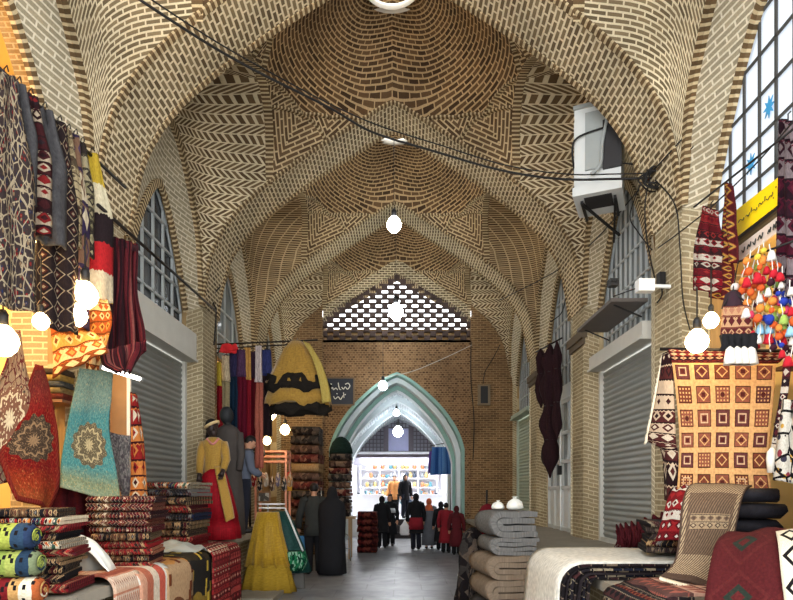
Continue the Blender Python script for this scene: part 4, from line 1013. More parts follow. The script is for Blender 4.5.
for i in range(6):
    a = random.uniform(0, 6.28); p = b0+Vector((math.cos(a)*.17, -abs(math.sin(a))*.2, .9-i*.1))
    drape('hanging_scrap', [p, p+Vector((-.02, -.05, -.25)), p+Vector((-.02, -.06, -.5))], [p+Vector((.07, 0, .02)), p+Vector((.09, -.05, -.25)), p+Vector((.06, -.05, -.42))], T_scr, 5, 8, .01, (.02, 1.), (1, 1), t, i)
t = empty('broom', (XR(487, 8.6), 8.55, 0), 'broom handle leaning on the brick pillar behind the red blanket', 'broom')
mb = MB(); mb.tube([(XR(484, 8.55), 8.55, .02), P(487, 490, 8.75)], .014, 6); mb.build('handle', m_pole, t)
mb = MB(); mb.lathe([(.03, .3), (.06, .2), (.1, .02)], (XR(484, 8.55), 8.55, 0), 12); mb.build('brush', plain('straw', srgb(160, 130, 80), .9), t)
t = empty('litter', P(463, 577, 8.9), 'white crumpled paper on the lane floor beside the scrap bundle', 'paper')
p = PZ(463, 577, 0.); mb = MB(); mb.cloth(lambda u, v: p+Vector((u*.2-.1, v*.12, .012+.05*abs(fold(u*4, v*4, 1., 2.)))), 8, 6, .004); mb.build('paper', m_plasticw, t)
# stack of carpets lying over the platform edge, white one on top
T_wh = textile('felt_white', 'noise', [srgb(226, 220, 204), srgb(246, 242, 230)], 5, 5)
T_dk = [textile('dark_layer_a', 'kilim', [BK, srgb(40, 34, 36), srgb(60, 48, 46), srgb(50, 30, 32), srgb(120, 104, 86)], 10, 18, seed=2.), textile('dark_layer_b', 'kilim', [srgb(34, 30, 34), srgb(70, 40, 40), BK, srgb(30, 34, 48), srgb(150, 136, 112)], 9, 20, seed=4.), textile('dark_layer_c', 'noise', [BK, srgb(52, 44, 46)], 4, 5)]
def over(y0, y1, xw, xe, z, zend, mat, label, th=.02, r=.14, seed=0, group=None, uvs=(1, 1), fr=False, skew=0., cat='carpet', name='layered_carpet', flare=0.):
    """carpet on the right platform rolling over the lane-side edge"""
    t = empty(name, ((xw+xe)/2, (y0+y1)/2, z), label, cat, group); Lf = xw-xe-r; La = PI/2*r; Ld = max(.02, z-zend-r); T_ = Lf+La+Ld
    def fn(u, v):
        s = u*T_; w = fold(u*3, v*3, 1., seed)*.01
        if s < Lf: x, zz = xw-s, z+w
        elif s < Lf+La: a = (s-Lf)/r; x, zz = xe+r-math.sin(a)*r, z-r+math.cos(a)*r+w
        else: x, zz = xe-flare*(s-Lf-La)+.012*math.sin(v*8+seed)*min(1, (s-Lf-La)*4), z-r-(s-Lf-La)
        return Vector((x, lerp(y0, y1, v)+skew*u, zz))
    mb = MB(); mb.cloth(fn, 36, 10, th, lambda u, v: (v*uvs[0], u*uvs[1]), center=True)
    for k in range(0): pass
    mb.build('carpet_pile', mat, t)
    if fr: fringe(t, [fn(1, 0), fn(1, .5), fn(1, 1)], .06, m_fringe, 40, .004)
    return t
ze = .98; ys0, ys1 = 4.75, 5.95
names = ['bottom', 'fifth', 'fourth', 'third', 'second']
NL = 8
for i in range(NL):
    k = NL-1-i; z = PLZ+.02+i*.0175
    over(ys0+.02*(i % 2), ys1+.03*(i % 3), 2.66+.02*(i % 2), 1.62-.034*i, z, .34+.02*k, (T_dk[i % 3] if k else T_wh), 'white felt carpet on top of the dark layered stack at the platform edge' if k == 0 else '%s carpet in the layers under the white felt one, %s' % (['black', 'dark kilim', 'charcoal'][i % 3], ['', 'just beneath it', 'second beneath it', 'third beneath it', 'fourth beneath it', 'fifth beneath it', 'sixth beneath it', 'lowest of all'][k]), .0155, .06+.02*i, i*2., 'carpets layered over the right platform edge', (1, 1), k == 0, flare=.1)
# nearer patterned stack in front
T_kn = textile('kilim_pinkish', 'kilim', [srgb(90, 60, 54), srgb(196, 150, 126), srgb(60, 40, 40), srgb(216, 196, 168), srgb(150, 84, 70)], 7, 10, seed=12.)
for i in range(4):
    z = PLZ+.02+i*.02; k = 3-i
    over(3.55+.03*i, 4.36-.02*i, 2.62, 1.6+.03*i, z, .4, [T_dk[1], T_kcream, T_dk[0], T_kn][i], ['dark kilim carpet at the bottom of the nearest right stack', 'cream and brown kilim carpet second from below in the nearest right stack', 'black kilim carpet just under the pinkish one', 'pinkish brown patterned kilim carpet topping the nearest right stack'][i], .024, .08+.02*i, i*3., 'carpets in the nearest right stack', (1, 1), False)
# black-white folded kilims between the white stack and the runner
stack(5, (2.5, 5.25, PLZ+.19), .5, .5, .055, [T_dk[0], T_kgrey, T_dk[1]], ['monochrome', 'grey patterned', 'dark'], 'in the low pile by the cream runner', 'kilims in the low pile beside the cream runner', seed=4, L=2, rotz=-.25, uvs=1.6)
# shaggy maroon-black throw
t = empty('shaggy_throw', (2.62, 6.05, PLZ+.0), 'shaggy black and maroon fringed throw lying before the right shutter', 'throw')
a = [P(618, 533, 6.2), P(640, 528, 6.1), P(672, 518, 6.0)]
mb = MB(); S = spline(a, 60); m_sh = textile('shag_maroon', 'noise', [srgb(28, 12, 16), srgb(104, 30, 40)], 9, 9)
mb.tube(S, [.07+.03*math.sin(i*.9) for i in range(60)], 10); mb.build('throw_body', m_sh, t)
mb = MB()
for p in S:
    for q in range(5):
        o_ = p+Vector((random.uniform(-.04, .04), random.uniform(-.08, .0), random.uniform(-.02, .05))); mb.tube([o_, o_+Vector((random.uniform(-.03, .03), -.04, -.08)), o_+Vector((random.uniform(-.05, .05), -.05, -.17))], [.008, .009, .004], 4)
mb.build('fringe', m_sh, t)
# black folded cloths
T_blk = textile('black_cloth', 'noise', [srgb(16, 16, 20), srgb(48, 46, 52)], 3, 3, rough=.6)
for i in range(5):
    o = folded('folded_black_cloth', .6-.02*i, .5, .115, 2, T_blk, (2.66+.02*(i % 2), 4.66+.02*(i % 3), PLZ+.16+i*.116), .1-.05*i, 60+i, front='x')
    tag(o, 'folded black cloth, %s beside the cream runner' % ['lowest in the dark pile', 'second from below in the dark pile', 'middle one of the dark pile', 'second from top in the dark pile', 'top of the dark pile'][i], 'folded cloth', 'black folded cloths by the runner')
# cream and brown runner over the black pile
T_run = textile('runner_cream', 'kilim', [srgb(84, 66, 54), srgb(136, 112, 88), srgb(160, 136, 106), srgb(110, 88, 70), srgb(176, 154, 122)], 7, 26, seed=14., border=[.35, (.16, srgb(120, 98, 76)), (.1, srgb(176, 152, 120)), (.03, srgb(84, 64, 52))])
t = empty('patterned_runner', P(695, 590, 4.1), 'cream and brown patterned runner with pale fringe draped over the black pile', 'runner')
drape('runner_pile', [P(695, 485, 4.55), P(687, 489, 4.35), P(682, 505, 4.22), P(679, 540, 4.15), P(674, 562, 4.1), P(660, 577, 4.0)], [P(752, 486, 4.55), P(746, 490, 4.35), P(740, 506, 4.22), P(733, 540, 4.15), P(724, 570, 4.08), P(713, 590, 3.98)], T_run, 14, 34, .014, (.012, 1.), (1, 1), t, 2.)
fringe(t, [P(660, 577, 3.99), P(686, 584, 3.98), P(713, 590, 3.97)], .05, m_fringe, 50, .005, dirn=(-.25, -.85, -.3))
# red and white striped kilim edge next to it
t = empty('red_striped_kilim', P(672, 540, 4.8), 'red kilim with white slanting stripes hanging left of the cream runner', 'kilim')
drape('kilim_pile', [P(676, 487, 4.95), P(668, 500, 4.85), P(662, 520, 4.8), P(655, 541, 4.8)], [P(696, 486, 4.75), P(690, 500, 4.65), P(684, 520, 4.6), P(680, 540, 4.6)], textile('red_white_slant', 'kilim', [srgb(120, 22, 28), srgb(150, 34, 38), srgb(216, 206, 190), srgb(90, 16, 24)], 3, 6, seed=7.), 10, 14, .014, (.015, 1.), (1, 1), t, 1.)
# big red kilim in the corner
T_rk = textile('red_gol', 'lozenge', [srgb(78, 24, 26), srgb(86, 30, 30), srgb(78, 24, 26), srgb(38, 46, 38)], 1.7, 2.1, border=[.8, (.0, CR), (.0, CR)])
t = empty('corner_kilim', P(752, 600, 3.4), 'dark red kilim with green lozenges draped in the lower right corner', 'kilim')
drape('kilim_pile', [P(728, 534, 3.9), P(716, 545, 3.7), P(709, 570, 3.55), P(704, 602, 3.45), P(700, 640, 3.4)], [P(815, 528, 3.7), P(820, 545, 3.4), P(824, 575, 3.2), P(828, 605, 3.1), P(832, 650, 3.0)], T_rk, 20, 30, .016, (.02, 1.), (1, 1), t, 1.)
T_wd = textile('white_black_diamond', 'lozenge', [srgb(226, 214, 190), srgb(226, 214, 190), BK, srgb(220, 210, 186)], 1.2, 3.)
drape('diamond_band', [P(776, 533, 3.64), P(778, 545, 3.44), P(781, 572, 3.28), P(785, 602, 3.19)], [P(808, 528, 3.6), P(812, 545, 3.38), P(816, 573, 3.18), P(820, 603, 3.08)], T_wd, 8, 24, .012, (.0, 1.), (1, 1), t, 1.)
# big grid rug
T_tile = textile('grid_rug', 'tile', [srgb(226, 172, 112), srgb(120, 62, 44), srgb(146, 84, 62), srgb(104, 56, 52), srgb(216, 176, 136), srgb(86, 36, 30)], 5, 6)
T_bord = textile('grid_rug_border', 'kilim', [srgb(70, 26, 26), srgb(120, 44, 40), srgb(206, 170, 130), srgb(50, 22, 26)], 12, 4, seed=3.)
t = empty('grid_rug', P(730, 490, 4.75), 'large orange rug with five columns of framed squares hung facing the lane', 'rug')
GA, GB = [P(672, 363, 4.95), P(676, 395, 4.93), P(679, 430, 4.92), P(679, 460, 4.9), P(677, 489, 4.88)], [P(776, 364, 4.55), P(774, 395, 4.55), P(771, 430, 4.55), P(769, 460, 4.55), P(772, 492, 4.55)]
drape('tile_field', GA, GB, T_tile, 20, 20, .014, (.012, 1.5), (1, 1), t, 0.)
drape('top_border', [P(668, 349, 4.96), P(670, 356, 4.955), P(672, 362.6, 4.95)], [P(786, 352, 4.55), P(784, 358, 4.55), P(778, 363.6, 4.55)], T_bord, 20, 4, .014, (.008, 1.5), (1, 1), t, 0.)
T_flap = textile('dark_flap', 'kilim', [srgb(40, 20, 22), srgb(214, 196, 170), srgb(80, 36, 34), srgb(56, 24, 26), srgb(206, 180, 150)], 2, 12, seed=6.)
drape('folded_flap', [P(664, 354, 5.05), P(659, 385, 5.08), P(652, 420, 5.12), P(648, 440, 5.15), P(661, 452, 5.1), P(664, 500, 5.1)], [P(672, 350, 4.97), P(673, 385, 4.95), P(675, 420, 4.94), P(676, 445, 4.93), P(677, 455, 4.92), P(677, 502, 4.92)], T_flap, 8, 24, .014, (.015, 1.), (1, 1), t, 2.)
fringe(t, [P(664, 353, 5.06), P(658, 385, 5.09), P(651, 420, 5.13), P(647, 441, 5.16)], .04, m_fringe, 70, .006, dirn=(-.5, .2, -.8))
mb = MB(); mb.tube([P(660, 349, 5.0), P(792, 351, 4.5)], .014, 8); mb.build('hanging_rod', m_pole, t)
# narrow bands to the right of it
t = empty('woven_band', P(778, 440, 4.3), 'white and dark woven band with tassels hanging right of the grid rug', 'woven band')
drape('band', [P(786, 330, 4.35), P(782, 380, 4.35), P(776, 420, 4.35), P(770, 452, 4.35)], [P(794, 330, 4.3), P(790, 380, 4.3), P(784, 420, 4.3), P(777, 454, 4.3)], textile('band_bw', 'kilim', [srgb(40, 28, 34), srgb(216, 206, 190), srgb(90, 36, 44)], 1, 16, seed=1.), 5, 22, .012, (.006, 1.), (1, 1), t, 0.)
for i, (px, py) in enumerate(((772, 456), (778, 460), (783, 452))):
    mb = MB(); c = P(px, py, 4.3); mb.lathe([(.008, .06), (.03, .03), (.035, -.02), (.028, -.12)], c, 10, 0, lambda a, q: 1+.15*math.sin(6*a)); mb.build('tassel', [plain('tassel_white', srgb(216, 210, 196), .95), plain('tassel_dark', srgb(36, 30, 36), .95)][i % 2], t)
t = empty('patterned_shawl', P(788, 470, 4.2), 'white shawl with black and ochre spots at the right frame edge', 'shawl')
drape('shawl_cloth', [P(784, 400, 4.2), P(778, 440, 4.2), P(774, 480, 4.2)], [P(804, 400, 4.1), P(806, 440, 4.1), P(806, 486, 4.1)], textile('spotted', 'floral', [srgb(216, 208, 192), BK, srgb(60, 56, 70), srgb(196, 150, 60), srgb(150, 60, 70)], 5, 9), 10, 14, .012, (.03, 2.), (1, 1), t, 2.)
# rugs hung high by the sign
def hungr(name, px, Y, wpx, y0, y1, mat, label, seed=0., gather=.4, uvs=(1, 1), group='rugs hung high by the yellow sign', skew=0., cat='hanging rug'):
    def edge(e):
        o = []
        for i in range(7):
            t = i/6; w = wpx*lerp(gather, 1., smooth(min(1, t*1.8))); o.append(P(px+skew*t+e*w/2, lerp(y0, y1, t)+e*2, Y-e*.14))
        return o
    t = empty(name, P(px, y1, Y), label, cat, group); drape('cloth', edge(-1), edge(1), mat, 14, 26, .014, (.025, 2.), uvs, t, seed)
    mb = MB(); c = P(px, y0, Y); mb.tube([c+Vector((0, 0, -.03)), c+Vector((0, 0, .04)), c+Vector((.02, 0, .06))], .005, 5); mb.build('hook', m_pole, t); return t
T_h1 = textile('hung_red_white', 'kilim', [srgb(50, 26, 28), srgb(126, 22, 32), srgb(190, 180, 164), srgb(96, 20, 28), srgb(176, 166, 150), srgb(140, 40, 40)], 3.5, 11, seed=19.)
T_h2 = textile('hung_maroon', 'lozenge', [srgb(80, 24, 28), srgb(130, 40, 36), srgb(186, 140, 66), srgb(70, 56, 44)], 2, 7.)
T_h3 = textile('hung_right_dark', 'kilim', [srgb(36, 16, 26), srgb(76, 20, 38), srgb(130, 116, 118), srgb(50, 22, 34), srgb(90, 30, 46)], 3, 9, seed=8.)
hungr('hanging_rug', 711, 4.95, 34, 208, 292, T_h1, 'red and white jagged rug hung left of the yellow sign', 1., skew=-2)
hungr('hanging_rug', 730, 4.75, 12, 184, 262, T_h2, 'maroon rug with ochre lozenges hung close to the yellow sign', 2., gather=.3)
hungr('hanging_rug', 724, 4.85, 24, 250, 300, T_h2, 'small orange-edged rug end below the red and white hung rug', 4., gather=.8)
hungr('hanging_rug', 788, 4.2, 20, 120, 292, T_h3, 'dark purple rug hung at the right frame edge by the sign', 3., gather=.5, skew=1)
hungr('hanging_cloth', 789, 4.25, 24, 262, 330, textile('bw_spots', 'floral', [srgb(206, 200, 196), BK, srgb(40, 40, 60), srgb(176, 176, 180), BK], 4, 6), 'black and white spotted cloth under the purple rug', 5., gather=.6)
pole('iron_pole', P(694, 207, 5.1), P(792, 130, 3.98), .008, 'thin iron pole carrying the high rugs by the yellow sign', 'pole')
# yellow sign with handwriting and pale banner below
def on_wall(a, b, c, d, u, v): return lerp(lerp(a, b, u), lerp(d, c, u), v) if not isinstance(a, Vector) else a.lerp(b, u).lerp(d.lerp(c, u), v)
def board(name, a, b, c, d, mat, th, label, cat, frame=None):
    t = empty(name, (a+b+c+d)/4, label, cat); mb = MB(); mb.cloth(lambda u, v: on_wall(a, b, c, d, u, 1-v), 6, 3, th, sm=False); mb.build('board', mat, t)
    return t
def strokes(parent, name, corners, lines, r, mat, out, n=24):
    a, b, c, d = corners
    for ln in lines:
        pts = spline([(x, 0, y) for x, y in ln], max(6, len(ln)*5)); mb = MB()
        mb.tube([on_wall(a, b, c, d, p.x, p.z)+out for p in pts], r, 5); mb.build(name, mat, parent)
XS = 2.86
def ws(px, py): 
    Y = (XS-CX)*F/(px-VX); return P(px, py, Y)
a, b, c, d = ws(735, 211), ws(785, 172), ws(785, 199), ws(735, 238)
t = board('yellow_sign', a, b, c, d, plain('sign_yellow', srgb(250, 212, 22), .5, var=.03), .02, 'long yellow shop sign with dark handwriting under the window panes', 'sign')
m_ink = plain('sign_ink', srgb(40, 44, 40), .6)
lines = [[(.86, .62), (.84, .42), (.8, .5), (.76, .36), (.72, .5)], [(.7, .72), (.69, .44)], [(.66, .5), (.62, .4), (.58, .56), (.55, .4)], [(.52, .44), (.5, .3), (.46, .42), (.42, .46)], [(.4, .68), (.385, .4)], [(.36, .46), (.32, .3), (.29, .44), (.26, .42)], [(.22, .44), (.2, .32), (.15, .42), (.12, .48), (.08, .38)], [(.93, .8), (.92, .7)], [(.88, .25), (.87, .18)]]
lines = [[(x*.9+.03, .5+(y-.5)*.6) for x, y in l] for l in lines]
strokes(t, 'lettering', (d, c, b, a), lines, .0032, m_ink, Vector((-.012, -.004, 0)))
mb = MB(); mb.bar(d+Vector((0, 0, -.03)), c+Vector((0, 0, -.03)), .03, .03); mb.build('sign_rail', m_dark, t)
a, b, c, d = ws(739, 246), ws(781, 214), ws(781, 229), ws(739, 261)
t = board('fabric_banner', a, b, c, d, plain('banner_white', srgb(206, 190, 176), .8, var=.06), .012, 'pale banner strip with dark hand lettering below the yellow sign', 'banner')
lines = [[(.92, .3), (.9, .7), (.87, .4), (.85, .75)], [(.8, .4), (.78, .7), (.76, .5), (.73, .72)], [(.62, .35), (.58, .7), (.55, .4), (.5, .65)], [(.45, .4), (.42, .75), (.38, .5)], [(.33, .35), (.31, .65), (.27, .45), (.24, .7)], [(.18, .4), (.14, .7), (.1, .5)]]
strokes(t, 'lettering', (d, c, b, a), [[(x, 1-y) for x, y in l] for l in lines], .0045, m_ink, Vector((-.01, -.004, 0)))
# lit bulbs
for px, py, Y, r, s, lb in ((697, 342, 4.6, .085, 60, 'large lit bulb in front of the grid rug'), (711, 321, 4.75, .06, 45, 'smaller lit bulb just above and right of the large one')):
    p = P(px, py, Y); bulb(p, r, lb, WARM, s*BULB, cord_top=p+Vector((0, 0, .42)), group='bulbs over the right rug shop')
# tasselled kilim bag
t = empty('kilim_bag', P(737, 350, 4.4), 'brown woven bag with black fringe and white tassels above the grid rug', 'bag')
drape('bag_body', [P(722, 308, 4.45), P(721, 322, 4.44), P(720, 338, 4.44)], [P(750, 306, 4.35), P(751, 322, 4.35), P(752, 336, 4.35)], textile('bag_weave', 'kilim', [srgb(120, 64, 50), srgb(176, 120, 92), srgb(196, 150, 110), srgb(90, 36, 36)], 4, 3, seed=2.), 10, 10, .03, (.01, 1.), (1, 1), t, 0.)
drape('black_fringe', [P(719, 336, 4.4), P(721, 344, 4.39), P(722, 351, 4.38)], [P(755, 335, 4.32), P(755, 343, 4.31), P(754, 350, 4.31)], plain('fringe_black', srgb(18, 17, 19), .95), 16, 6, .03, (.012, 5.), (1, 1), t, 1.)
for px in (730, 737, 744, 751):
    mb = MB(); mb.lathe([(.006, .04), (.028, .02), (.04, -.04), (.046, -.09)], P(px, 352, 4.3), 12, 0, lambda a, q: 1+.14*math.sin(7*a)*q); mb.build('tassel', plain('tassel_white', srgb(216, 210, 196), .95), t)
mb = MB(); mb.tube([P(722, 309, 4.44), P(733, 290, 4.42), P(750, 307, 4.35)], .007, 5); mb.tube([P(733, 290, 4.42), P(738, 263, 4.5)], .004, 5); mb.build('strap', m_cable, t)
t = empty('hanging_doll', P(735, 300, 4.45), 'small dark tasselled doll with pale face beside the pom-pom garlands', 'doll')
mb = MB(); mb.lathe([(.01, .06), (.05, .03), (.07, -.06), (.06, -.11)], P(733, 298, 4.45), 14, 0, lambda a, q: 1+.1*math.sin(5*a)); mb.build('skirt', plain('doll_dark', srgb(46, 26, 34), .9), t)
mb = MB(); mb.ball(P(735, 287, 4.45), .03, 10, 8); mb.build('head', plain('doll_pale', srgb(206, 196, 186), .8), t)
mb = MB(); mb.tube([P(735, 283, 4.45), P(735, 270, 4.45)], .003, 4); mb.build('string', m_cable, t)
# pom-pom garlands
PC = [srgb(226, 96, 40), srgb(196, 30, 44), srgb(236, 200, 70), srgb(232, 226, 214), srgb(40, 60, 160), srgb(150, 200, 226), srgb(60, 20, 34), srgb(160, 190, 90), srgb(236, 140, 60), srgb(206, 60, 90)]
PN = ['orange', 'crimson', 'yellow', 'white', 'royal blue', 'sky blue', 'dark plum', 'lime', 'amber', 'rose']
pm = [plain('pom_'+n.replace(' ', '_'), tuple(x*.75 for x in c), .95, var=.25, sc=30) for n, c in zip(PN, PC)]
def pompom_mesh(r, seed):
    mb = MB(); rnd = random.Random(seed)
    if seed % 2: return mb.lathe([(.003, .034), (.012, .03), (.02, .018), (.026, -.004), (.033, -.034), (.018, -.04)], (0, 0, 0), 16, 0, lambda a, q: 1+.16*math.sin(6*a+seed)*q)
    mb.ball((0, 0, 0), r, 14, 10)
    mb.v = [p*(1+.16*fold(p.x/r*3, p.y/r*3+p.z/r*3, 1., seed)+rnd.uniform(-.06, .06)) for p in mb.v]; return mb
pmesh = []
for i, m in enumerate(pm):
    o = pompom_mesh(.03, i).build('pompom', m); pmesh.append(o.data); bpy.data.objects.remove(o)
def garland(px, Y, y0, y1, cols, label, seed):
    rnd = random.Random(seed); t = empty('pompom_garland', P(px, y0, Y), label, 'garland', 'pom-pom garlands'); n = len(cols)
    mb = MB(); pts = [P(px+2*math.sin(i*1.7+seed), lerp(y0-6, y1, i/8), Y) for i in range(9)]; mb.tube(pts, .004, 5); mb.build('string', plain('garland_string', srgb(206, 200, 190), .8), t)
    for i, cidx in enumerate(cols):
        o = bpy.data.objects.new('pompom', pmesh[cidx]); C.objects.link(o); o.parent = t
        o.location = P(px+rnd.uniform(-3, 3), lerp(y0, y1, (i+.5)/n), Y+rnd.uniform(-.03, .03))-world_loc(t); q = rnd.uniform(.6, 1.05); o.scale = (q, q, q*rnd.uniform(.9, 1.2))
    return t
G_ = [(743, 4.4, 268, 312, [0, 8, 0, 3, 8]), (749, 4.34, 256, 318, [8, 0, 1, 0, 8, 3]), (754, 4.36, 262, 338, [7, 1, 0, 8, 6, 9, 0, 1]), (759, 4.28, 252, 344, [2, 0, 1, 0, 3, 8, 0, 5, 3]), (765, 4.3, 246, 342, [2, 8, 1, 1, 7, 0, 2, 4, 5, 1]), (771, 4.22, 250, 352, [3, 0, 1, 6, 3, 8, 0, 4, 5, 1, 6]),
      (776, 4.24, 262, 346, [0, 8, 7, 6, 9, 2, 7, 0, 1, 4]), (781, 4.16, 272, 358, [1, 3, 4, 9, 2, 7, 8, 0, 4, 1]), (786, 4.18, 290, 352, [4, 4, 9, 7, 7, 0, 1, 6]), (757, 4.42, 320, 350, [2, 2, 1]), (791, 4.1, 286, 366, [3, 4, 1, 0, 5, 3, 6, 1])]
for i, g in enumerate(G_):
    top = PN[g[4][0]]; garland(*g, '%s of the pom-pom garlands counted from the left, %s pom-pom on top' % (['first', 'second', 'third', 'fifth', 'sixth', 'seventh', 'eighth', 'ninth', 'tenth', 'short fourth', 'rightmost'][i], top), i)
t = empty('garland_rail', P(766, 248, 4.3), 'slim rod from which the pom-pom garlands hang', 'rod')
mb = MB(); mb.tube([P(738, 262, 4.5), P(796, 240, 4.05)], .008, 6); mb.build('rod', m_pole, t)
# shop shelves glowing behind
t = empty('shop_cabinet', (3.85, 4.6, PLZ), 'wooden shelf cabinet inside the right near shop', 'cabinet')
mb = MB(); mb.box((3.9, 4.6, 2.1), (.06, 1.8, 2.4)); mb.build('back_panel', m_wood, t)
for z in (1.2, 1.7, 2.2, 2.7, 3.2):
    mb = MB(); mb.box((3.72, 4.6, z), (.36, 1.8, .03)); mb.build('shelf', m_wood, t)
# AC unit on a wall bracket
t = empty('cooling_unit', (2.42, 7.1, 5.0), 'white boxy cooling unit with dark side grille mounted high on the right vault', 'cooling unit')
m_ac = plain('ac_white', srgb(202, 204, 200), .45, var=.06); m_acg = plain('ac_grey', srgb(150, 154, 150), .5); m_ac2 = plain('ac_dark', srgb(44, 42, 42), .6)
ctr = P(600, 158, 7.0); R = Matrix.Rotation(math.radians(-24), 3, 'Z'); 
def acb(off, size, name, mat, parent=t):
    mb = MB(); mb.box(ctr+R @ Vector(off), size, R); return mb.build(name, mat, parent)
W_, D_, H_ = .5, .56, .9
acb((0, 0, 0), (W_, D_, H_), 'casing', m_ac)
fp = acb((.05, -D_/2-.012, .06), (W_*.72, .025, H_*.72), 'front_panel', m_acg)
acb((.16, -D_/2-.02, -.02), (.2, .04, H_*.6), 'side_grille', m_ac2, fp)
acb((-W_/2-.006, 0, -.02), (.014, D_*.8, H_*.8), 'side_panel', m_ac)
bt = acb((0, -.04, -H_/2-.05), (W_*1.06, D_*1.05, .1), 'base_tray', m_ac)
acb((.0, -.1, -H_/2-.102), (W_*.6, D_*.55, .012), 'air_outlet', m_ac2, bt)
acb((.0, -.02, H_/2+.02), (W_*1.04, D_*1.04, .04), 'lid', m_acg)
mb = MB(); q = lambda x, y, z: ctr+R @ Vector((x, y, z))
mb.tube(spline([q(-.26, -.2, -.2), q(-.27, -.3, .0), q(-.2, -.32, .12), q(.12, -.33, .16)], 20), .012, 6); mb.build('hose', m_cable, t)
mb = MB(); mb.tube(spline([q(.12, -.33, .3), q(.06, -.34, .0), q(.04, -.34, -.25), q(-.06, -.34, -.34)], 20), .02, 6); mb.build('pipe', m_acg, t)
for e in (-1, 1):
    mb = MB(); mb.bar(q(e*.18, -.2, -H_/2-.12), q(e*.18, .3, -H_/2-.12), .03); mb.bar(q(e*.18, -.15, -H_/2-.12), Vector((2.78, 7.4+e*.1, 4.7)), .025); mb.build('bracket', m_dark, t)
# canopy shelf, camera and junction box
t = empty('sheet_canopy', P(620, 327, 7.6), 'flat grey sheet metal canopy jutting out under the right lunette', 'canopy')
mb = MB(); zc = 3.78; mb.box((2.74, 7.55, zc), (.42, 1.35, .04)); mb.build('sheet', plain('canopy_grey', srgb(96, 88, 82), .6, .2), t)
for y in (7.0, 8.1):
    mb = MB(); mb.bar((2.93, y, zc-.16), (2.6, y, zc-.02), .015); mb.build('stay', m_dark, t)
t = empty('wall_junction_box', P(650, 285, 6.0), 'white junction box on a white arm reaching from the right pillar', 'junction box')
c = P(645, 286, 6.0); mb = MB(); mb.box(c, (.16, .1, .12)); mb.build('box', m_plaster if False else plain('box_white', srgb(222, 222, 218), .5), t)
mb = MB(); mb.bar(c+Vector((.05, .0, 0)), P(679, 287, 5.98), .03); mb.build('arm', plain('box_white', srgb(222, 222, 218), .5), t)
t = empty('security_camera', P(613, 283, 6.2), 'small dark twin-lens security camera hanging before the right lunette', 'camera')
c = P(613, 283, 6.2); mb = MB(); mb.box(c, (.09, .1, .07)); mb.build('housing', m_dark, t)
for e in (-1, 1):
    mb = MB(); mb.tube([c+Vector((e*.02, -.05, .005)), c+Vector((e*.02, -.07, .005))], .015, 10); mb.build('lens', m_cable, t)
mb = MB(); mb.tube([c+Vector((0, 0, .03)), c+Vector((0, 0, -.14)), P(640, 287, 6.05)], .007, 5); mb.build('mount', m_dark, t)
t = empty('electric_meter', P(661, 279, 6.1), 'small black electric box on the wall above the white arm', 'electric box')
mb = MB(); mb.box(P(661, 279, 6.1), (.06, .08, .12)); mb.build('case', m_dark, t)
mb = MB(); mb.tube(spline([P(661, 285, 6.1), P(662, 295, 6.1), P(657, 303, 6.15)], 10), .008, 5); mb.build('wire', m_cable, t)
# bundles of dark yarn hanging by the white door
T_yarn = textile('dark_yarn', 'noise', [srgb(30, 16, 20), srgb(60, 36, 40)], 26, 3)
t = empty('iron_pole', P(548, 340, 9.9), 'short iron pole over the white door holding dark yarn bundles', 'pole')
mb = MB(); mb.tube([P(536, 352, 10.4), P(562, 338, 9.6)], .014, 6); mb.build('rod', m_pole, t)
def yarn(px, Y, y0, y1, wpx, label, seed, lobes=3):
    t = empty('yarn_bundle', P(px, y1, Y), label, 'yarn bundle', 'dark yarn bundles by the white door'); c = P(px, y0, Y); h = c.z-P(px, y1, Y).z; r = wpx*Y/F/2; prof = []
    n = 26
    for i in range(n+1):
        s = i/n; q = .62+.38*abs(math.sin(PI*lobes*s+.4)); q *= min(1, s*6+.1)*min(1, (1-s)*7+.12); prof.append((r*q, -s*h))
    mb = MB(); mb.lathe(prof[::-1], c, 22, 0, lambda a, q: 1+.2*math.sin(5*a+seed+q*9)+.35*fold(math.cos(a)*2, math.sin(a)*2+q*8, 1., seed)); mb.build('yarn', T_yarn, t)
    for i in range(1, lobes):
        mb = MB(); z = -h*(i-.13)/lobes; mb.tube([c+Vector((math.cos(k*PI/6)*r*.62, math.sin(k*PI/6)*r*.62, z)) for k in range(13)], .01, 5); mb.build('tie', m_cable, t)
    return t
yarn(550, 9.95, 343, 478, 17, 'long dark maroon yarn bundle, foremost by the white door', 1., 4)
yarn(541, 10.22, 348, 408, 10, 'short dark yarn bundle left of the long one', 2., 2)
yarn(557, 9.74, 340, 440, 9, 'thin dark yarn bundle at the right of the long one', 3., 3)
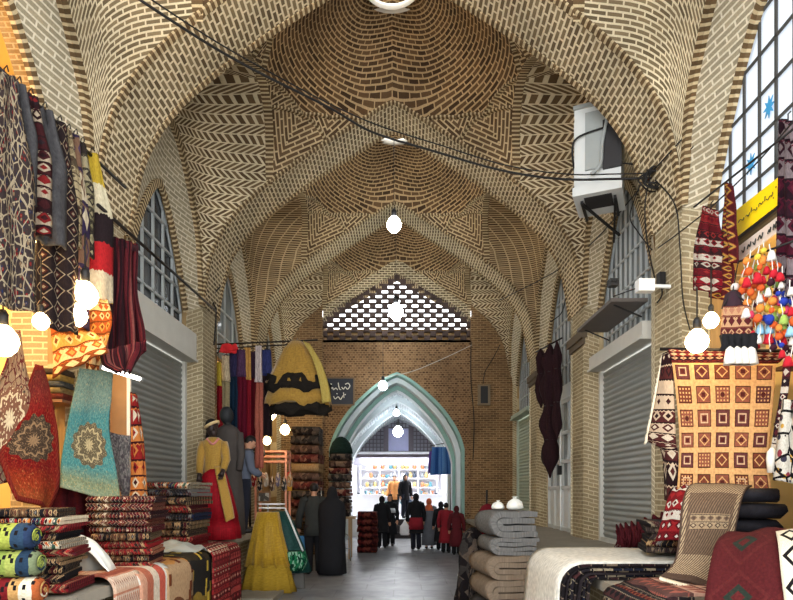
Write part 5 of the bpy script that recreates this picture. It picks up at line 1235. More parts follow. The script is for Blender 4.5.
# ---------------------------------------------------------------- people
m_skin = plain('skin', srgb(196, 146, 116), .6, var=.06); m_hair = plain('black_hair', srgb(24, 20, 20), .6); m_shoe = plain('dark_shoe', srgb(26, 24, 24), .5)
def fabric(col, nm): return plain('fabric_'+nm, col, .9, var=.22, sc=9)
def apply_mods(o):
    dg = bpy.context.evaluated_depsgraph_get(); me = bpy.data.meshes.new_from_object(o.evaluated_get(dg)); old = o.data; o.modifiers.clear(); o.data = me
    for p in me.polygons: p.use_smooth = True
def person(loc, h, yaw, label, name='person', cat='person', skin=None, arms=(None, None), head_tilt=0., head_turn=0., lean=0., stance=.09, step=0., trousers=None, jacket=None, jlen=.72, coat=None, clen=.2, scarf=None, chador=None, hair='short', skirt=None, extra=None, faceless=False, group=None, sitting=False):
    """figure facing +y in its own frame, turned by yaw, standing at loc"""
    t = empty(name, loc, label, cat, group); c = Vector(loc); s = h/1.7; Rz = Matrix.Rotation(yaw, 3, 'Z')
    def T(x, y, z):
        a = lean*smooth((z-.85)/.5); return c+Rz @ (Vector((x, y+math.sin(a)*max(0, z-.85), z-(1-math.cos(a))*max(0, z-.85)))*s)
    V = lambda p: T(*p)
    sk = skin or m_skin
    hp = {}
    for e in (-1, 1):
        k = 0 if e < 0 else 1; el, wr = arms[k] or ((.25, -.02, 1.1), (.26, .06, .86))
        sh = (.185, 0, 1.37); hp[e] = [(e*sh[0], sh[1], sh[2]), (e*el[0], el[1], el[2]), (e*wr[0], wr[1], wr[2])]
    legs = {e: [(e*.085, 0, .9), (e*lerp(.085, stance, .5), .02+e*step*.5, .49), (e*stance, -.02+e*step, .08)] for e in (-1, 1)}
    # body: one continuous skin
    mb = MB()
    hr = Matrix.Rotation(yaw+head_turn, 3, 'Z') @ Matrix.Rotation(-head_tilt, 3, 'X')
    hc = Vector(T(0, .02, 1.585)); nk = Vector(T(0, 0, 1.47))
    H = lambda x, y, z: hc+hr @ (Vector((x, y, z))*s)
    torso = [(.9, .15, .1), (1.0, .135, .09), (1.12, .135, .09), (1.25, .155, .1), (1.36, .165, .095), (1.42, .11, .075), (1.46, .06, .06)]
    mb.rings([[T(math.cos(2*PI*k/16)*a, math.sin(2*PI*k/16)*b, z) for k in range(16)] for z, a, b in torso])
    mb.tube([T(0, 0, 1.4), nk, H(0, -.01, -.03)], [.058*s, .054*s, .055*s], 10)
    mb.ball(H(0, 0, .01), (.075*s, .095*s, .112*s), 16, 12, rot=hr); mb.ball(H(0, .03, -.06), (.055*s, .058*s, .06*s), 12, 8, rot=hr)
    mb.tube([H(0, .088, .03), H(0, .112, -.015), H(0, .092, -.026)], [.009*s, .016*s, .01*s], 6)
    for e in (-1, 1): mb.ball(H(e*.076, -.005, 0), (.012*s, .022*s, .032*s), 8, 6, rot=hr)
    for e in (-1, 1):
        a, b, d = hp[e]; A, B, D = V(a), V(b), V(d)
        mb.tube([V((a[0]*.7, a[1], a[2]+.02)), A, A.lerp(B, .5), B, B.lerp(D, .5), D], [.05*s, .055*s, .046*s, .04*s, .036*s, .027*s], 10)
        f = (D-B).normalized(); side = f.cross(Vector((0, 0, 1))); side = side.normalized() if side.length > .1 else Rz @ Vector((1, 0, 0)); nn = side.cross(f)
        pm_ = D+f*.045*s; mb.tube([D, D+f*.03*s, D+f*.085*s], [(.028*s, .02*s), (.04*s, .018*s), (.038*s, .016*s)], 10)
        for i, (o_, ln) in enumerate(((-.03, .062), (-.01, .075), (.01, .07), (.03, .055))):
            p0 = D+f*.075*s+side*o_*s; p1 = p0+f*ln*.5*s; p2 = p1+f*ln*.4*s-nn*.02*s; mb.tube([p0, p1, p2], [.0095*s, .009*s, .007*s], 6)
        p0 = D+f*.03*s+side*e*-.03*s; p1 = p0+(f*.03-side*e*.03)*s; mb.tube([p0, p1, p1+(f*.03-side*e*.006)*s], [.012*s, .011*s, .008*s], 6)
        L_ = [V(p) for p in legs[e]]; mb.tube([L_[0], L_[0].lerp(L_[1], .5), L_[1], L_[1].lerp(L_[2], .45), L_[2]], [.088*s, .075*s, .055*s, .05*s, .036*s], 10)
        mb.ball(L_[2]+Rz @ Vector((0, .06, -.04))*s, (.04*s, .12*s, .038*s), 10, 7, rot=Rz)
    o = mb.build('body', sk, t, c); r = o.modifiers.new('r', 'REMESH'); r.mode = 'VOXEL'; r.voxel_size = .0125*s
    bpy.context.view_layer.update(); apply_mods(o)
    def part(nm, mb_, m): return mb_.build(nm, m, t)
    if not faceless and chador is None:
        for e in (-1, 1):
            q = MB(); q.ball(H(e*.03, .084, .025), (.012*s, .008*s, .007*s), 8, 6, rot=hr); part('eye', q, m_hair)
        q = MB(); q.tube([H(-.022, .088, -.055), H(0, .094, -.057), H(.022, .088, -.055)], .005*s, 5); part('mouth', q, plain('lips', srgb(150, 84, 76), .6))
    if hair and scarf is None and chador is None:
        q = MB(); b0 = len(q.f); q.ball(H(0, -.012, .03), (.084*s, .1*s, .104*s), 18, 12, rot=hr)
        keep = []
        for i, f in enumerate(q.f):
            cen = sum((q.v[k] for k in f), Vector())/len(f); l = hr.transposed() @ (cen-hc)/s
            keep.append(not (l.y > .02 and l.z < .055) and l.z > -.07)
        q.f = [f for f, k in zip(q.f, keep) if k]; q.uv = [f for f, k in zip(q.uv, keep) if k]; q.mi = [f for f, k in zip(q.mi, keep) if k]; q.sm = [f for f, k in zip(q.sm, keep) if k]
        if hair == 'long': q.tube([H(0, -.07, .03), H(0, -.09, -.1), H(0, -.08, -.25)], [(.07*s, .04*s), (.08*s, .04*s), (.05*s, .02*s)], 12)
        part('hair', q, m_hair)
    if trousers is not None:
        for e in (-1, 1):
            L_ = [V(p) for p in legs[e]]; q = MB(); q.tube([L_[0]+Vector((0, 0, .04*s)), L_[0].lerp(L_[1], .5), L_[1], L_[1].lerp(L_[2], .5), L_[2]+Vector((0, 0, -.02*s))], [.112*s, .1*s, .083*s, .078*s, .074*s], 14); part('trouser_leg', q, trousers)
    for e in (-1, 1):
        q = MB(); L_ = V(legs[e][2]); q.ball(L_+Rz @ Vector((0, .06, -.035))*s, (.052*s, .14*s, .045*s), 12, 8, rot=Rz); part('shoe', q, m_shoe)
    def sleeves(m, g=.02):
        body_ = t.children[-1]
        for e in (-1, 1):
            a, b, d = hp[e]; A, B, D = V(a), V(b), V(d); q = MB()
            q.tube([V((a[0]*.6, a[1], a[2]+.03)), A+Vector((0, 0, .012*s)), A.lerp(B, .5), B, B.lerp(D, .5), B.lerp(D, .97)], [(.06+g)*s, (.062+g)*s, (.054+g)*s, (.05+g)*s, (.046+g)*s, (.042+g)*s], 12); q.build('sleeve', m, body_)
    if jacket is not None:
        rows = [(jlen, .185, .135), (.86, .185, .135), (.95, .172, .125), (1.1, .168, .12), (1.25, .182, .126), (1.36, .19, .12), (1.425, .13, .095), (1.47, .085, .08)]
        q = MB(); q.rings([[T(math.cos(2*PI*k/22)*a*(1+.02*math.sin(5*2*PI*k/22+z*8)), math.sin(2*PI*k/22)*b, z) for k in range(22)] for z, a, b in rows]); part('jacket', q, jacket); sleeves(jacket)
    if coat is not None:
        rows = [(clen, .25, .2), (.5, .235, .185), (.8, .205, .155), (.95, .18, .13), (1.1, .172, .122), (1.25, .184, .126), (1.36, .19, .12), (1.425, .13, .095), (1.47, .085, .08)]
        q = MB(); q.rings([[T(math.cos(2*PI*k/26)*a*(1+.05*math.sin(6*2*PI*k/26+z*2)*max(0, 1-z)), math.sin(2*PI*k/26)*b*(1+.05*math.sin(7*2*PI*k/26)*max(0, 1-z)), z) for k in range(26)] for z, a, b in rows]); part('coat', q, coat); sleeves(coat)
    if skirt is not None:
        rows = [(.1, .24, .22), (.4, .22, .19), (.8, .18, .14), (.95, .15, .11)]
        q = MB(); q.rings([[T(math.cos(2*PI*k/24)*a*(1+.06*math.sin(6*2*PI*k/24)), math.sin(2*PI*k/24)*b, z) for k in range(24)] for z, a, b in rows]); part('skirt', q, skirt)
    if scarf is not None:
        q = MB(); q.ball(H(0, -.012, .012), (.096*s, .116*s, .128*s), 20, 14, rot=hr); keep = []
        for i, f in enumerate(q.f):
            cen = sum((q.v[k] for k in f), Vector())/len(f); l = hr.transposed() @ (cen-hc)/s; keep.append(not (l.y > .03 and l.z < .085 and l.z > -.1 and abs(l.x) < .068))
        for a_ in ('f', 'uv', 'mi', 'sm'): setattr(q, a_, [x for x, k in zip(getattr(q, a_), keep) if k])
        q.rings([[V((math.cos(2*PI*k/18)*a, math.sin(2*PI*k/18)*b+.01, z)) for k in range(18)] for z, a, b in ((1.3, .2, .135), (1.38, .19, .13), (1.45, .115, .1), (1.5, .088, .088))], cap=False); part('headscarf', q, scarf)
    if chador is not None:
        q = MB(); rows = [(.03, .27, .25, 0), (.3, .26, .23, 0), (.7, .25, .2, 0), (1.0, .265, .2, .01), (1.25, .27, .165, .01), (1.38, .25, .14, .01), (1.46, .14, .12, .01), (1.52, .105, .12, .012), (1.6, .1, .12, .012), (1.67, .075, .09, .01), (1.705, .03, .04, .005), (1.71, .004, .005, .005)]
        rg = []
        for z, a, b, o_ in rows:
            rg.append([T(math.cos(2*PI*k/28)*a*(1+.05*math.sin(7*2*PI*k/28+z)*max(0, 1.2-z)), math.sin(2*PI*k/28)*b*(1+.04*math.sin(5*2*PI*k/28)*max(0, 1.2-z))+o_, z) for k in range(28)])
        q.rings(rg); keep = []
        for f in q.f:
            cen = sum((q.v[k] for k in f), Vector())/len(f); l = hr.transposed() @ (cen-hc)/s; keep.append(not (l.y > .06 and -.11 < l.z < .075 and abs(l.x) < .062))
        for a_ in ('f', 'uv', 'mi', 'sm'): setattr(q, a_, [x for x, k in zip(getattr(q, a_), keep) if k])
        part('chador', q, chador)
    if extra: extra(t, V, H, s, part)
    return t
f_black = fabric(srgb(22, 22, 26), 'black'); f_grey = fabric(srgb(92, 98, 112), 'bluegrey'); f_dgrey = fabric(srgb(48, 48, 52), 'charcoal'); f_navy = fabric(srgb(26, 28, 40), 'navy'); f_olive = fabric(srgb(46, 48, 46), 'olive_black')
# the couple seen from behind
def carry_blue(t, V, H, s, part):
    q = MB(); c = V((-.3, .05, .72)); q.cloth(lambda u, v: c+Vector(((u-.5)*.26*s, .02*math.sin(u*6), -v*.34*s)), 8, 8, .05); part('carried_bag', q, fabric(srgb(60, 110, 150), 'bagblue'))
p = PZ(314, 574, 0.)
person(p, 1.72, .12, 'man in dark grey jacket seen from behind, beside the woman in black on the lane', jacket=f_olive, jlen=.72, trousers=f_black, stance=.1, head_tilt=.2, arms=(((.27, .02, 1.12), (.3, .1, .86)), ((.25, .03, 1.12), (.2, .2, 1.0))), extra=carry_blue)
p = PZ(332, 575, 0.)
person(p, 1.66, -.1, 'woman in a long black chador seen from behind, right of the man in grey', chador=f_black, arms=(((.16, .03, 1.12), (.06, .1, 1.06)), ((.16, .03, 1.12), (.06, .1, 1.06))))
# man in the grey jacket on the platform, head bent over the stand
p = Vector((-2.35, 9.4, PLZL))
person(p, 1.52, -PI/2+.35, 'man in blue-grey jacket and black trousers bending his head before the clothes shop', jacket=f_grey, jlen=.8, trousers=f_navy, head_tilt=.55, lean=.12, stance=.1, arms=(((.22, .1, 1.1), (.12, .26, 1.06)), ((.22, .1, 1.1), (.12, .26, 1.02))))
# visitors at the far end
def bagw(col, x=-.3):
    def fn(t, V, H, s, part):
        q = MB(); c = V((x, .05, .78)); q.lathe([(.11, -.3), (.14, -.24), (.13, -.06), (.06, .02), (.02, .1)], c, 14, sy=.5); part('carried_bag', q, col)
    return fn
f_red = fabric(srgb(130, 26, 38), 'red'); f_gcoat = fabric(srgb(96, 98, 104), 'greycoat'); f_osc = fabric(srgb(206, 100, 60), 'orangescarf'); f_wh = fabric(srgb(220, 220, 222), 'white'); f_or = fabric(srgb(222, 150, 90), 'orangeshirt')
def at(px, py): return PZ(px, py, 0.)
person(at(382, 548), 1.42, .1, 'person in black standing left of the steps at the far archway', coat=f_black, clen=.55, trousers=f_black, scarf=f_black)
person(at(390, 546), 1.45, PI-.2, 'woman in black headscarf with white shawl facing the lane by the far steps', coat=f_black, clen=.4, trousers=f_black, scarf=f_black, extra=lambda t, V, H, s, part: part('shawl', MB().rings([[V((math.cos(2*PI*k/18)*a, math.sin(2*PI*k/18)*b, z)) for k in range(18)] for z, a, b in ((1.12, .21, .15), (1.2, .215, .155), (1.27, .2, .14))]), f_wh))
person(at(416, 549.5), 1.5, .3, 'woman in dark coat with red panel holding a white bag at the far archway', coat=f_black, clen=.5, trousers=f_navy, scarf=f_black, extra=lambda t, V, H, s, part: (bagw(f_wh, -.34)(t, V, H, s, part), part('red_tunic', MB().rings([[V((math.cos(2*PI*k/22)*a, math.sin(2*PI*k/22)*b, z)) for k in range(22)] for z, a, b in ((.62, .25, .2), (.8, .225, .175), (.98, .2, .15))]), f_red)))
person(at(429, 548.5), 1.36, -.1, 'woman in long grey coat with orange headscarf at the far archway', coat=f_gcoat, clen=.12, scarf=f_osc)
person(at(441, 550), 1.28, .2, 'short figure in black with pale trim beside the grey coated woman', coat=f_black, clen=.3, trousers=f_black, scarf=f_black)
person(at(446, 553), 1.27, -.3, 'figure in dark red coat with dark hair, second from the right at the far archway', coat=f_red, clen=.35, trousers=f_black, hair='short')
person(at(456.5, 555), 1.2, -.2, 'small figure in maroon coat and scarf, rightmost before the far archway', coat=fabric(srgb(84, 22, 30), 'maroon'), clen=.3, trousers=f_black, scarf=fabric(srgb(70, 20, 26), 'maroonscarf'))
# ---------------------------------------------------------------- clothes shop, rug piles and the gown mannequin on the left
f_gold = textile('gold_fabric', 'noise', [srgb(150, 108, 34), srgb(216, 172, 78)], 34, 1.6, sheen=.3, rough=.6); f_rgown = textile('red_gown', 'noise', [srgb(110, 10, 20), srgb(196, 24, 40)], 40, 1.2, rough=.7)  # vertical streaks in both colours stand in for lit and shaded folds
m_dummy = plain('dark_dummy', srgb(44, 32, 28), .5)
def dress_figure(loc, h, yaw, label, head=True): pass
# gown mannequin
b = P(217, 540, 8.1); b.z = PLZL
t = empty('gown_mannequin', b, 'mannequin in a red and gold gown with headband at the end of the left platform', 'mannequin')
Rz = Matrix.Rotation(-2.1, 3, 'Z'); 
def G(x, y, z): return b+Vector((x, y, z))
mb = MB(); mb.rings([[G(-.03+math.cos(2*PI*k/40)*a*(1+.05*math.sin(10*2*PI*k/40+z*3)*(1-z)), math.sin(2*PI*k/40)*a*.85*(1+.05*math.sin(9*2*PI*k/40)*(1-z)), z) for k in range(40)] for z, a in ((.015, .34), (.16, .33), (.3, .3), (.302, .31), (.6, .245), (.85, .17), (.95, .125))]); mb.build('skirt', f_rgown, t)
mb = MB(); mb.rings([[G(-.05+math.cos(2*PI*k/24)*a, math.sin(2*PI*k/24)*c_, z) for k in range(24)] for z, a, c_ in ((.9, .14, .11), (1.0, .125, .1), (1.12, .13, .1), (1.25, .15, .11), (1.33, .14, .095), (1.38, .07, .06))]); mb.build('bodice', f_gold, t)
S = [G(.0, -.12, .98), G(.06, -.2, .8), G(.14, -.25, .5), G(.2, -.27, .25)]; S2 = [G(.1, -.06, .98), G(.16, -.14, .8), G(.24, -.17, .5), G(.28, -.18, .3)]
drape('gold_panel', S, S2, f_gold, 8, 16, .014, (.01, 1.), (1, 1), t, 0.)
for e, el, wr in ((-1, (-.2, -.08, 1.08), (-.19, -.15, .84)), (1, (.14, -.05, 1.08), (.12, -.16, .9))):
    mb = MB(); sh = G(-.05+e*.14, 0, 1.31); mb.tube([sh, sh.lerp(G(*el), .5), G(*el), G(*el).lerp(G(*wr), .8)], [.055, .06, .055, .045], 12); mb.build('sleeve', f_gold, t)
    mb = MB(); q = G(*wr); d_ = (q-G(*el)).normalized(); mb.tube([q-d_*.06, q, q+d_*.05], [.024, .03, .034], 8)
    for i in range(4): mb.tube([q+d_*.045+Vector(((i-1.5)*.016, 0, 0)), q+d_*.11+Vector(((i-1.5)*.018, -.01, 0))], [.009, .006], 6)
    mb.tube([q+Vector((.025*-e, 0, 0)), q+d_*.05+Vector((-.045*e, -.01, 0))], [.01, .007], 6); mb.build('hand', m_dummy, t)
mb = MB(); hc = G(-.06, -.01, 1.5); mb.ball(hc, (.075, .09, .115), 16, 12); mb.ball(hc+Vector((.03, -.04, -.06)), (.05, .055, .06), 10, 8); mb.tube([G(-.05, 0, 1.36), hc+Vector((0, 0, -.05))], .048, 10); mb.tube([hc+Vector((.04, -.075, .02)), hc+Vector((.055, -.1, -.02)), hc+Vector((.045, -.08, -.03))], [.008, .014, .008], 6); mb.build('head', m_dummy, t)
mb = MB(); mb.ball(hc+Vector((-.015, .015, .035)), (.085, .095, .1), 16, 10); mb.tube([hc+Vector((-.03, .07, .04)), hc+Vector((-.05, .1, -.12)), hc+Vector((-.06, .1, -.35))], [.06, .075, .04], 10); mb.build('hair', m_hair, t)
mb = MB(); R2 = Matrix.Rotation(-.5, 3, 'Y'); mb.tube([hc+Vector((0, 0, .045))+R2 @ Vector((math.cos(k*PI/12)*.093, math.sin(k*PI/12)*.105, 0)) for k in range(25)], [(.012, .024)]*25, 8); mb.build('headband', plain('band_gold', srgb(206, 180, 130), .5), t)
mb = MB(); mb.tube(spline([G(-.12, -.05, 1.36), G(-.02, -.12, 1.28), G(.04, -.06, 1.36)], 14), .016, 6); mb.build('neck_scarf', plain('scarf_pink', srgb(190, 120, 110), .8), t)
# dark robed mannequin behind
b2 = P(228, 535, 8.75); b2.z = PLZL
t = empty('robed_mannequin', b2, 'dark-headed mannequin in a charcoal robe just behind the red gown', 'mannequin')
mb = MB(); mb.rings([[b2+Vector((math.cos(2*PI*k/24)*a*(1+.06*math.sin(6*2*PI*k/24)), math.sin(2*PI*k/24)*a*.8, z)) for k in range(24)] for z, a in ((.02, .24), (.5, .22), (1.0, .18), (1.3, .17), (1.5, .18), (1.58, .12), (1.62, .06))]); mb.build('robe', fabric(srgb(66, 60, 56), 'robe'), t)
mb = MB(); mb.ball(b2+Vector((-.02, 0, 1.76)), (.1, .11, .13), 14, 10); mb.tube([b2+Vector((0, 0, 1.58)), b2+Vector((-.01, 0, 1.7))], .05, 8); mb.build('head', plain('dummy_charcoal', srgb(34, 36, 38), .6), t)
for e in (-1, 1):
    mb = MB(); mb.tube([b2+Vector((e*.16, 0, 1.5)), b2+Vector((e*.2, -.03, 1.2)), b2+Vector((e*.19, -.1, .95))], [.06, .055, .045], 10); mb.build('sleeve', fabric(srgb(66, 60, 56), 'robe'), t)
# bust with white lace shawl
b3 = P(250, 470, 10.35)
t = empty('shawl_bust', b3, 'dark mannequin bust with white lace shawl above the bent man', 'mannequin')
mb = MB(); mb.rings([[b3+Vector((math.cos(2*PI*k/20)*a, math.sin(2*PI*k/20)*a*.7, z)) for k in range(20)] for z, a in ((.0, .14), (.2, .13), (.42, .17), (.52, .16), (.58, .07), (.62, .055))]); mb.ball(b3+Vector((.02, 0, .75)), (.085, .1, .125), 14, 10); mb.build('bust', m_dummy, t)
mb = MB(); mb.ball(b3+Vector((0, .03, .8)), (.1, .11, .11), 14, 8); mb.build('hair', m_hair, t)
mb = MB(); mb.rings([[b3+Vector((math.cos(2*PI*k/24)*a*(1+.06*math.sin(7*2*PI*k/24)), math.sin(2*PI*k/24)*a*.75, z)) for k in range(24)] for z, a in ((.3, .2), (.42, .2), (.52, .185), (.58, .1))]); mb.build('lace_shawl', textile('lace', 'speck', [srgb(214, 206, 196), srgb(226, 220, 208), srgb(60, 50, 48), srgb(210, 200, 190)], 30, 20), t)
for e in (-1, 1):
    mb = MB(); mb.tube([b3+Vector((e*.17, 0, .48)), b3+Vector((e*.24, -.04, .26)), b3+Vector((e*.2, -.18, .2))], [.045, .04, .03], 10); mb.build('arm', m_dummy, t)
mb = MB(); mb.tube([Vector((b3.x, b3.y, PLZL)), b3], .02, 8); mb.lathe([(.16, 0), (.15, .02), (.03, .04)], (b3.x, b3.y, PLZL), 16); mb.build('stand', m_pole, t)
# rail with dresses
RY = 9.75
ra, rb = P(207, 345, RY), P(330, 340, RY)
t = empty('clothes_rail', ra, 'black clothes rail sticking out from the left pillar above the dresses', 'rail')
mb = MB(); mb.tube([ra+Vector((-.1, 0, 0)), rb+Vector((-.2, 0, 0))], .014, 8); mb.build('rod', m_pole, t)
mb = MB(); mb.tube([ra+Vector((-.1, .05, -.06)), P(302, 344, RY+.05)], .012, 8); mb.build('lower_rod', m_pole, t)
mb = MB(); mb.tube([P(208, 362, RY), P(228, 343, RY)], .012, 6); mb.build('brace', m_pole, t)
DS = [(218, 362, 442, 9, srgb(196, 170, 60), srgb(150, 26, 36), 'red dress with yellow bodice'), (226, 356, 442, 9, srgb(216, 196, 160), srgb(176, 160, 120), 'beige dress with cream top'), (234, 350, 440, 9, srgb(52, 50, 84), srgb(28, 52, 74), 'navy blue dress'),
      (242, 350, 440, 9, srgb(90, 60, 90), srgb(110, 22, 44), 'purple and crimson dress'), (248, 348, 455, 8, srgb(216, 160, 84), srgb(150, 30, 44), 'crimson dress with orange top'), (253, 352, 440, 8, srgb(60, 40, 56), srgb(96, 18, 28), 'maroon dress'),
      (259, 346, 468, 8, srgb(222, 206, 200), srgb(196, 110, 90), 'long pink dress with white top'), (267, 350, 436, 11, srgb(54, 60, 110), srgb(44, 30, 34), 'black dress with blue patterned top')]
for i, (px, y0, y1, w, c1, c2, lb) in enumerate(DS):
    t = empty('hanging_dress', P(px, y1, RY), lb+' hanging on the clothes rail', 'dress', 'dresses on the clothes rail'); yy = RY-.02+.03*(i % 3); ym = lerp(y0, y1, .3)
    m1 = textile('dress_top_%d' % i, 'speck', [c1, tuple(x*.8 for x in c1), tuple(min(1, x*1.25) for x in c1)], 16, 12); m2 = textile('dress_skirt_%d' % i, 'noise', [tuple(x*.7 for x in c2), c2], 6, 1)
    drape('bodice', [P(px-w*.36, y0, yy), P(px-w*.45, ym, yy)], [P(px+w*.36, y0, yy-.05), P(px+w*.45, ym, yy-.05)], m1, 8, 6, .03, (.012, 1.), (1, 1), t, i)
    drape('skirt', [P(px-w*.45, ym, yy), P(px-w*.5, lerp(ym, y1, .5), yy), P(px-w*.58, y1, yy)], [P(px+w*.45, ym, yy-.06), P(px+w*.5, lerp(ym, y1, .5), yy-.08), P(px+w*.58, y1, yy-.1)], m2, 14, 10, .02, (.03, 2.5), (1, 1), t, i*2.)
    mb = MB(); c0 = P(px, y0, yy-.02); mb.tube([c0+Vector((-.06, 0, -.01)), c0+Vector((0, 0, .03)), c0+Vector((.06, 0, -.01))], .006, 5); zt = lerp(ra.z, rb.z, (px-207)/123); mb.tube([c0+Vector((0, 0, .03)), Vector((c0.x, RY, zt+.012))], .004, 5); mb.build('hanger', m_pole, t)
t = empty('red_scarf', P(228, 352, RY), 'bright red scarf tossed over the dresses on the rail', 'scarf')
drape('scarf_cloth', [P(219, 352, RY-.16), P(222, 344, RY-.12), P(224, 352, RY-.16)], [P(236, 353, RY-.16), P(236, 345, RY-.12), P(238, 350, RY-.16)], fabric(srgb(196, 36, 40), 'scarfred'), 10, 10, .02, (.02, 2.), (1, 1), t, 0.)
# big gold skirt with black tulle bands
t = empty('gold_skirt', P(296, 415, RY-.2), 'wide gold tulle skirt with two black frilled bands hung from the rail end', 'skirt')
def gs(rows, name, mat, fr=.06, nz=12):
    mb = MB(); mb.rings([[P(cx_, py+jz*2.6*(math.sin(5*2*PI*k/48+py)+.7*math.sin(11*2*PI*k/48+2*py)), RY-.15)+Vector((math.cos(2*PI*k/48)*w*RY/F/2*(1+fr*math.sin(nz*2*PI*k/48+py*.2)), math.sin(2*PI*k/48)*w*RY/F/2*.5*(1+fr*math.sin((nz+3)*2*PI*k/48+py*.1)), 0)) for k in range(48)] for jz, (cx_, py, w) in ((0 if name == 'gold_tier' and i_ == 0 else 1 if (i_ == 0 or i_ == len(rows)-1) and rows[0][1] > 350 else .4, r_) for i_, r_ in enumerate(rows))][::-1]); return mb.build(name, mat, t)
gs(((296, 341, 10), (297, 350, 26), (297, 362, 40), (297, 375, 52), (297, 384, 60)), 'gold_tier', f_gold)
f_tulle = textile('black_tulle', 'noise', [srgb(18, 16, 18), srgb(54, 48, 40)], 12, 8)
gs(((297, 377, 54), (298, 384, 61), (298, 391, 62)), 'black_frill', f_tulle, .09)
gs(((298, 390, 57), (298, 398, 62), (298, 404, 64)), 'gold_tier', f_gold)
gs(((300, 400, 40), (301, 406, 56), (301, 413, 58)), 'black_frill', f_tulle, .09)
drape('side_panel', [P(303, 341, RY-.35), P(313, 360, RY-.38), P(320, 385, RY-.42), P(322, 403, RY-.44)], [P(309, 344, RY-.3), P(320, 362, RY-.34), P(328, 385, RY-.38), P(331, 402, RY-.4)], textile('gold_side', 'noise', [srgb(170, 140, 50), srgb(226, 206, 120)], 6, 4), 8, 14, .014, (.02, 1.), (1, 1), t, 0.)
mb = MB(); c0 = P(296, 341, RY-.15); mb.tube([c0, Vector((c0.x, RY, P(296, 338.5, RY).z))], .006, 5); mb.build('hanger', m_pole, t)
# lamps of the clothes shop
for px, py, Y, r, s, lb in ((270, 414, 10.3, .11, 70, 'largest lit bulb beside the dresses'), (285, 430, 10.35, .085, 60, 'lit bulb right of the largest one beside the rug pile'), (267, 441, 10.3, .07, 40, 'lowest lit bulb above the pink stand')):
    p = P(px, py, Y); bulb(p, r, lb, WARM, s*BULB, cord_top=Vector((p.x, p.y, P(0, 344, 10.).z)), group='bulbs of the clothes shop')
# pink display stand with small goods
st = P(273, 525, 10.9); st.z = 0
t = empty('display_stand', (st.x, st.y, 0), 'pink wooden display stand under the shop bulbs', 'display stand')
m_pk = plain('pink_wood', srgb(206, 140, 112), .6); zt = P(0, 452, 10.9).z; zb = P(0, 462, 10.9).z
for z in (zt, lerp(zt, zb, .5), zb):
    mb = MB(); mb.box((st.x, st.y, z), (.58, .4, .035)); mb.build('slat_shelf', m_pk, t)
for ex in (-1, 1):
    for ey in (-1, 1):
        mb = MB(); mb.box((st.x+ex*.27, st.y+ey*.18, zt/2), (.035, .035, zt)); mb.build('leg', m_pk, t)
mb = MB(); mb.box((st.x, st.y, 1.15), (.56, .38, .03)); mb.build('lower_shelf', m_pk, t)
gc = [srgb(150, 40, 44), srgb(40, 40, 50), srgb(206, 196, 180), srgb(96, 70, 50), srgb(120, 110, 130), srgb(60, 60, 60), srgb(190, 140, 90)]
gn = ['red', 'black', 'white', 'brown', 'lilac', 'charcoal', 'tan']
for i in range(7):
    px = 254+i*6; c = P(px, 478+(i % 2)*4, 10.62); t = empty('hanging_pouch', c, '%s pouch among those hanging from the pink stand, %s from the left' % (gn[i], ['first', 'second', 'third', 'fourth', 'fifth', 'sixth', 'last'][i]), 'pouch', 'pouches on the pink stand')
    mb = MB(); mb.lathe([(.02, -.16), (.045, -.13), (.05, -.02), (.03, .06), (.01, .1)], c, 12, sy=.5); mb.build('pouch_body', textile('pouch_%d' % i, 'speck', [gc[i], tuple(x*.6 for x in gc[i]), srgb(190, 170, 150)], 12, 20), t)
    mb = MB(); mb.tube([c+Vector((0, 0, .09)), Vector((c.x, c.y+.06, zb-.02))], .004, 4); mb.build('cord', m_cable, t)
t = empty('picture_frame', P(264, 500, 10.5), 'small framed picture standing below the pouches', 'picture frame'); c = P(264, 497, 10.5)
mb = MB(); mb.box(c, (.23, .02, .19)); mb.build('frame', m_wood, t); mb = MB(); mb.box(c+Vector((0, -.012, 0)), (.18, .006, .14)); mb.build('picture', textile('pict', 'speck', [srgb(150, 150, 140), srgb(90, 86, 80), srgb(190, 184, 170)], 9, 9), t)
mb = MB(); mb.bar(c+Vector((0, .01, -.09)), c+Vector((0, .08, -.2)), .02); mb.build('easel_leg', m_wood, t)
# yellow doll-like ornament
t = empty('yellow_toy', P(289, 484, 10.9), 'small yellow and red hanging ornament right of the pouches', 'ornament'); c = P(289, 480, 10.9)
mb = MB(); mb.lathe([(.05, -.2), (.06, -.1), (.035, .02), (.01, .06)], c, 12, 0, lambda a, q: 1+.12*math.sin(5*a)); mb.build('body', plain('toy_yellow', srgb(216, 160, 50), .8), t)
mb = MB(); mb.ball(c+Vector((0, 0, .1)), .05, 10, 8); mb.build('head', plain('toy_red', srgb(170, 40, 40), .8), t)
# yellow and green skirts on a stand by the platform
sy = 9.45; b4 = P(268, 590, sy); 
t = empty('skirt_stand', (b4.x, sy, 0), 'metal garment stand with white hoop holding the yellow and green skirts', 'garment stand')
zt = P(0, 506, sy).z
mb = MB(); mb.tube([(b4.x, sy, .03), (b4.x, sy, zt+.03)], .014, 8); mb.build('post', m_steel, t)
mb = MB(); mb.lathe([(.2, 0), (.2, .02), (.03, .04)], (b4.x, sy, 0), 20); mb.build('base', m_dark, t)
for i, z in enumerate((zt-.03, zt+.03)):
    mb = MB(); mb.tube([(b4.x+.06+math.cos(k*PI/14)*.2, sy+math.sin(k*PI/14)*.13, z) for k in range(29)], .012, 6); mb.build('hoop', plain('hoop_white', srgb(214, 214, 210), .5), t)
mb = MB(); mb.tube([P(285, 508, sy), P(303, 551, sy-.1)], .014, 6); mb.build('slanted_arm', plain('hoop_white', srgb(214, 214, 210), .5), t)
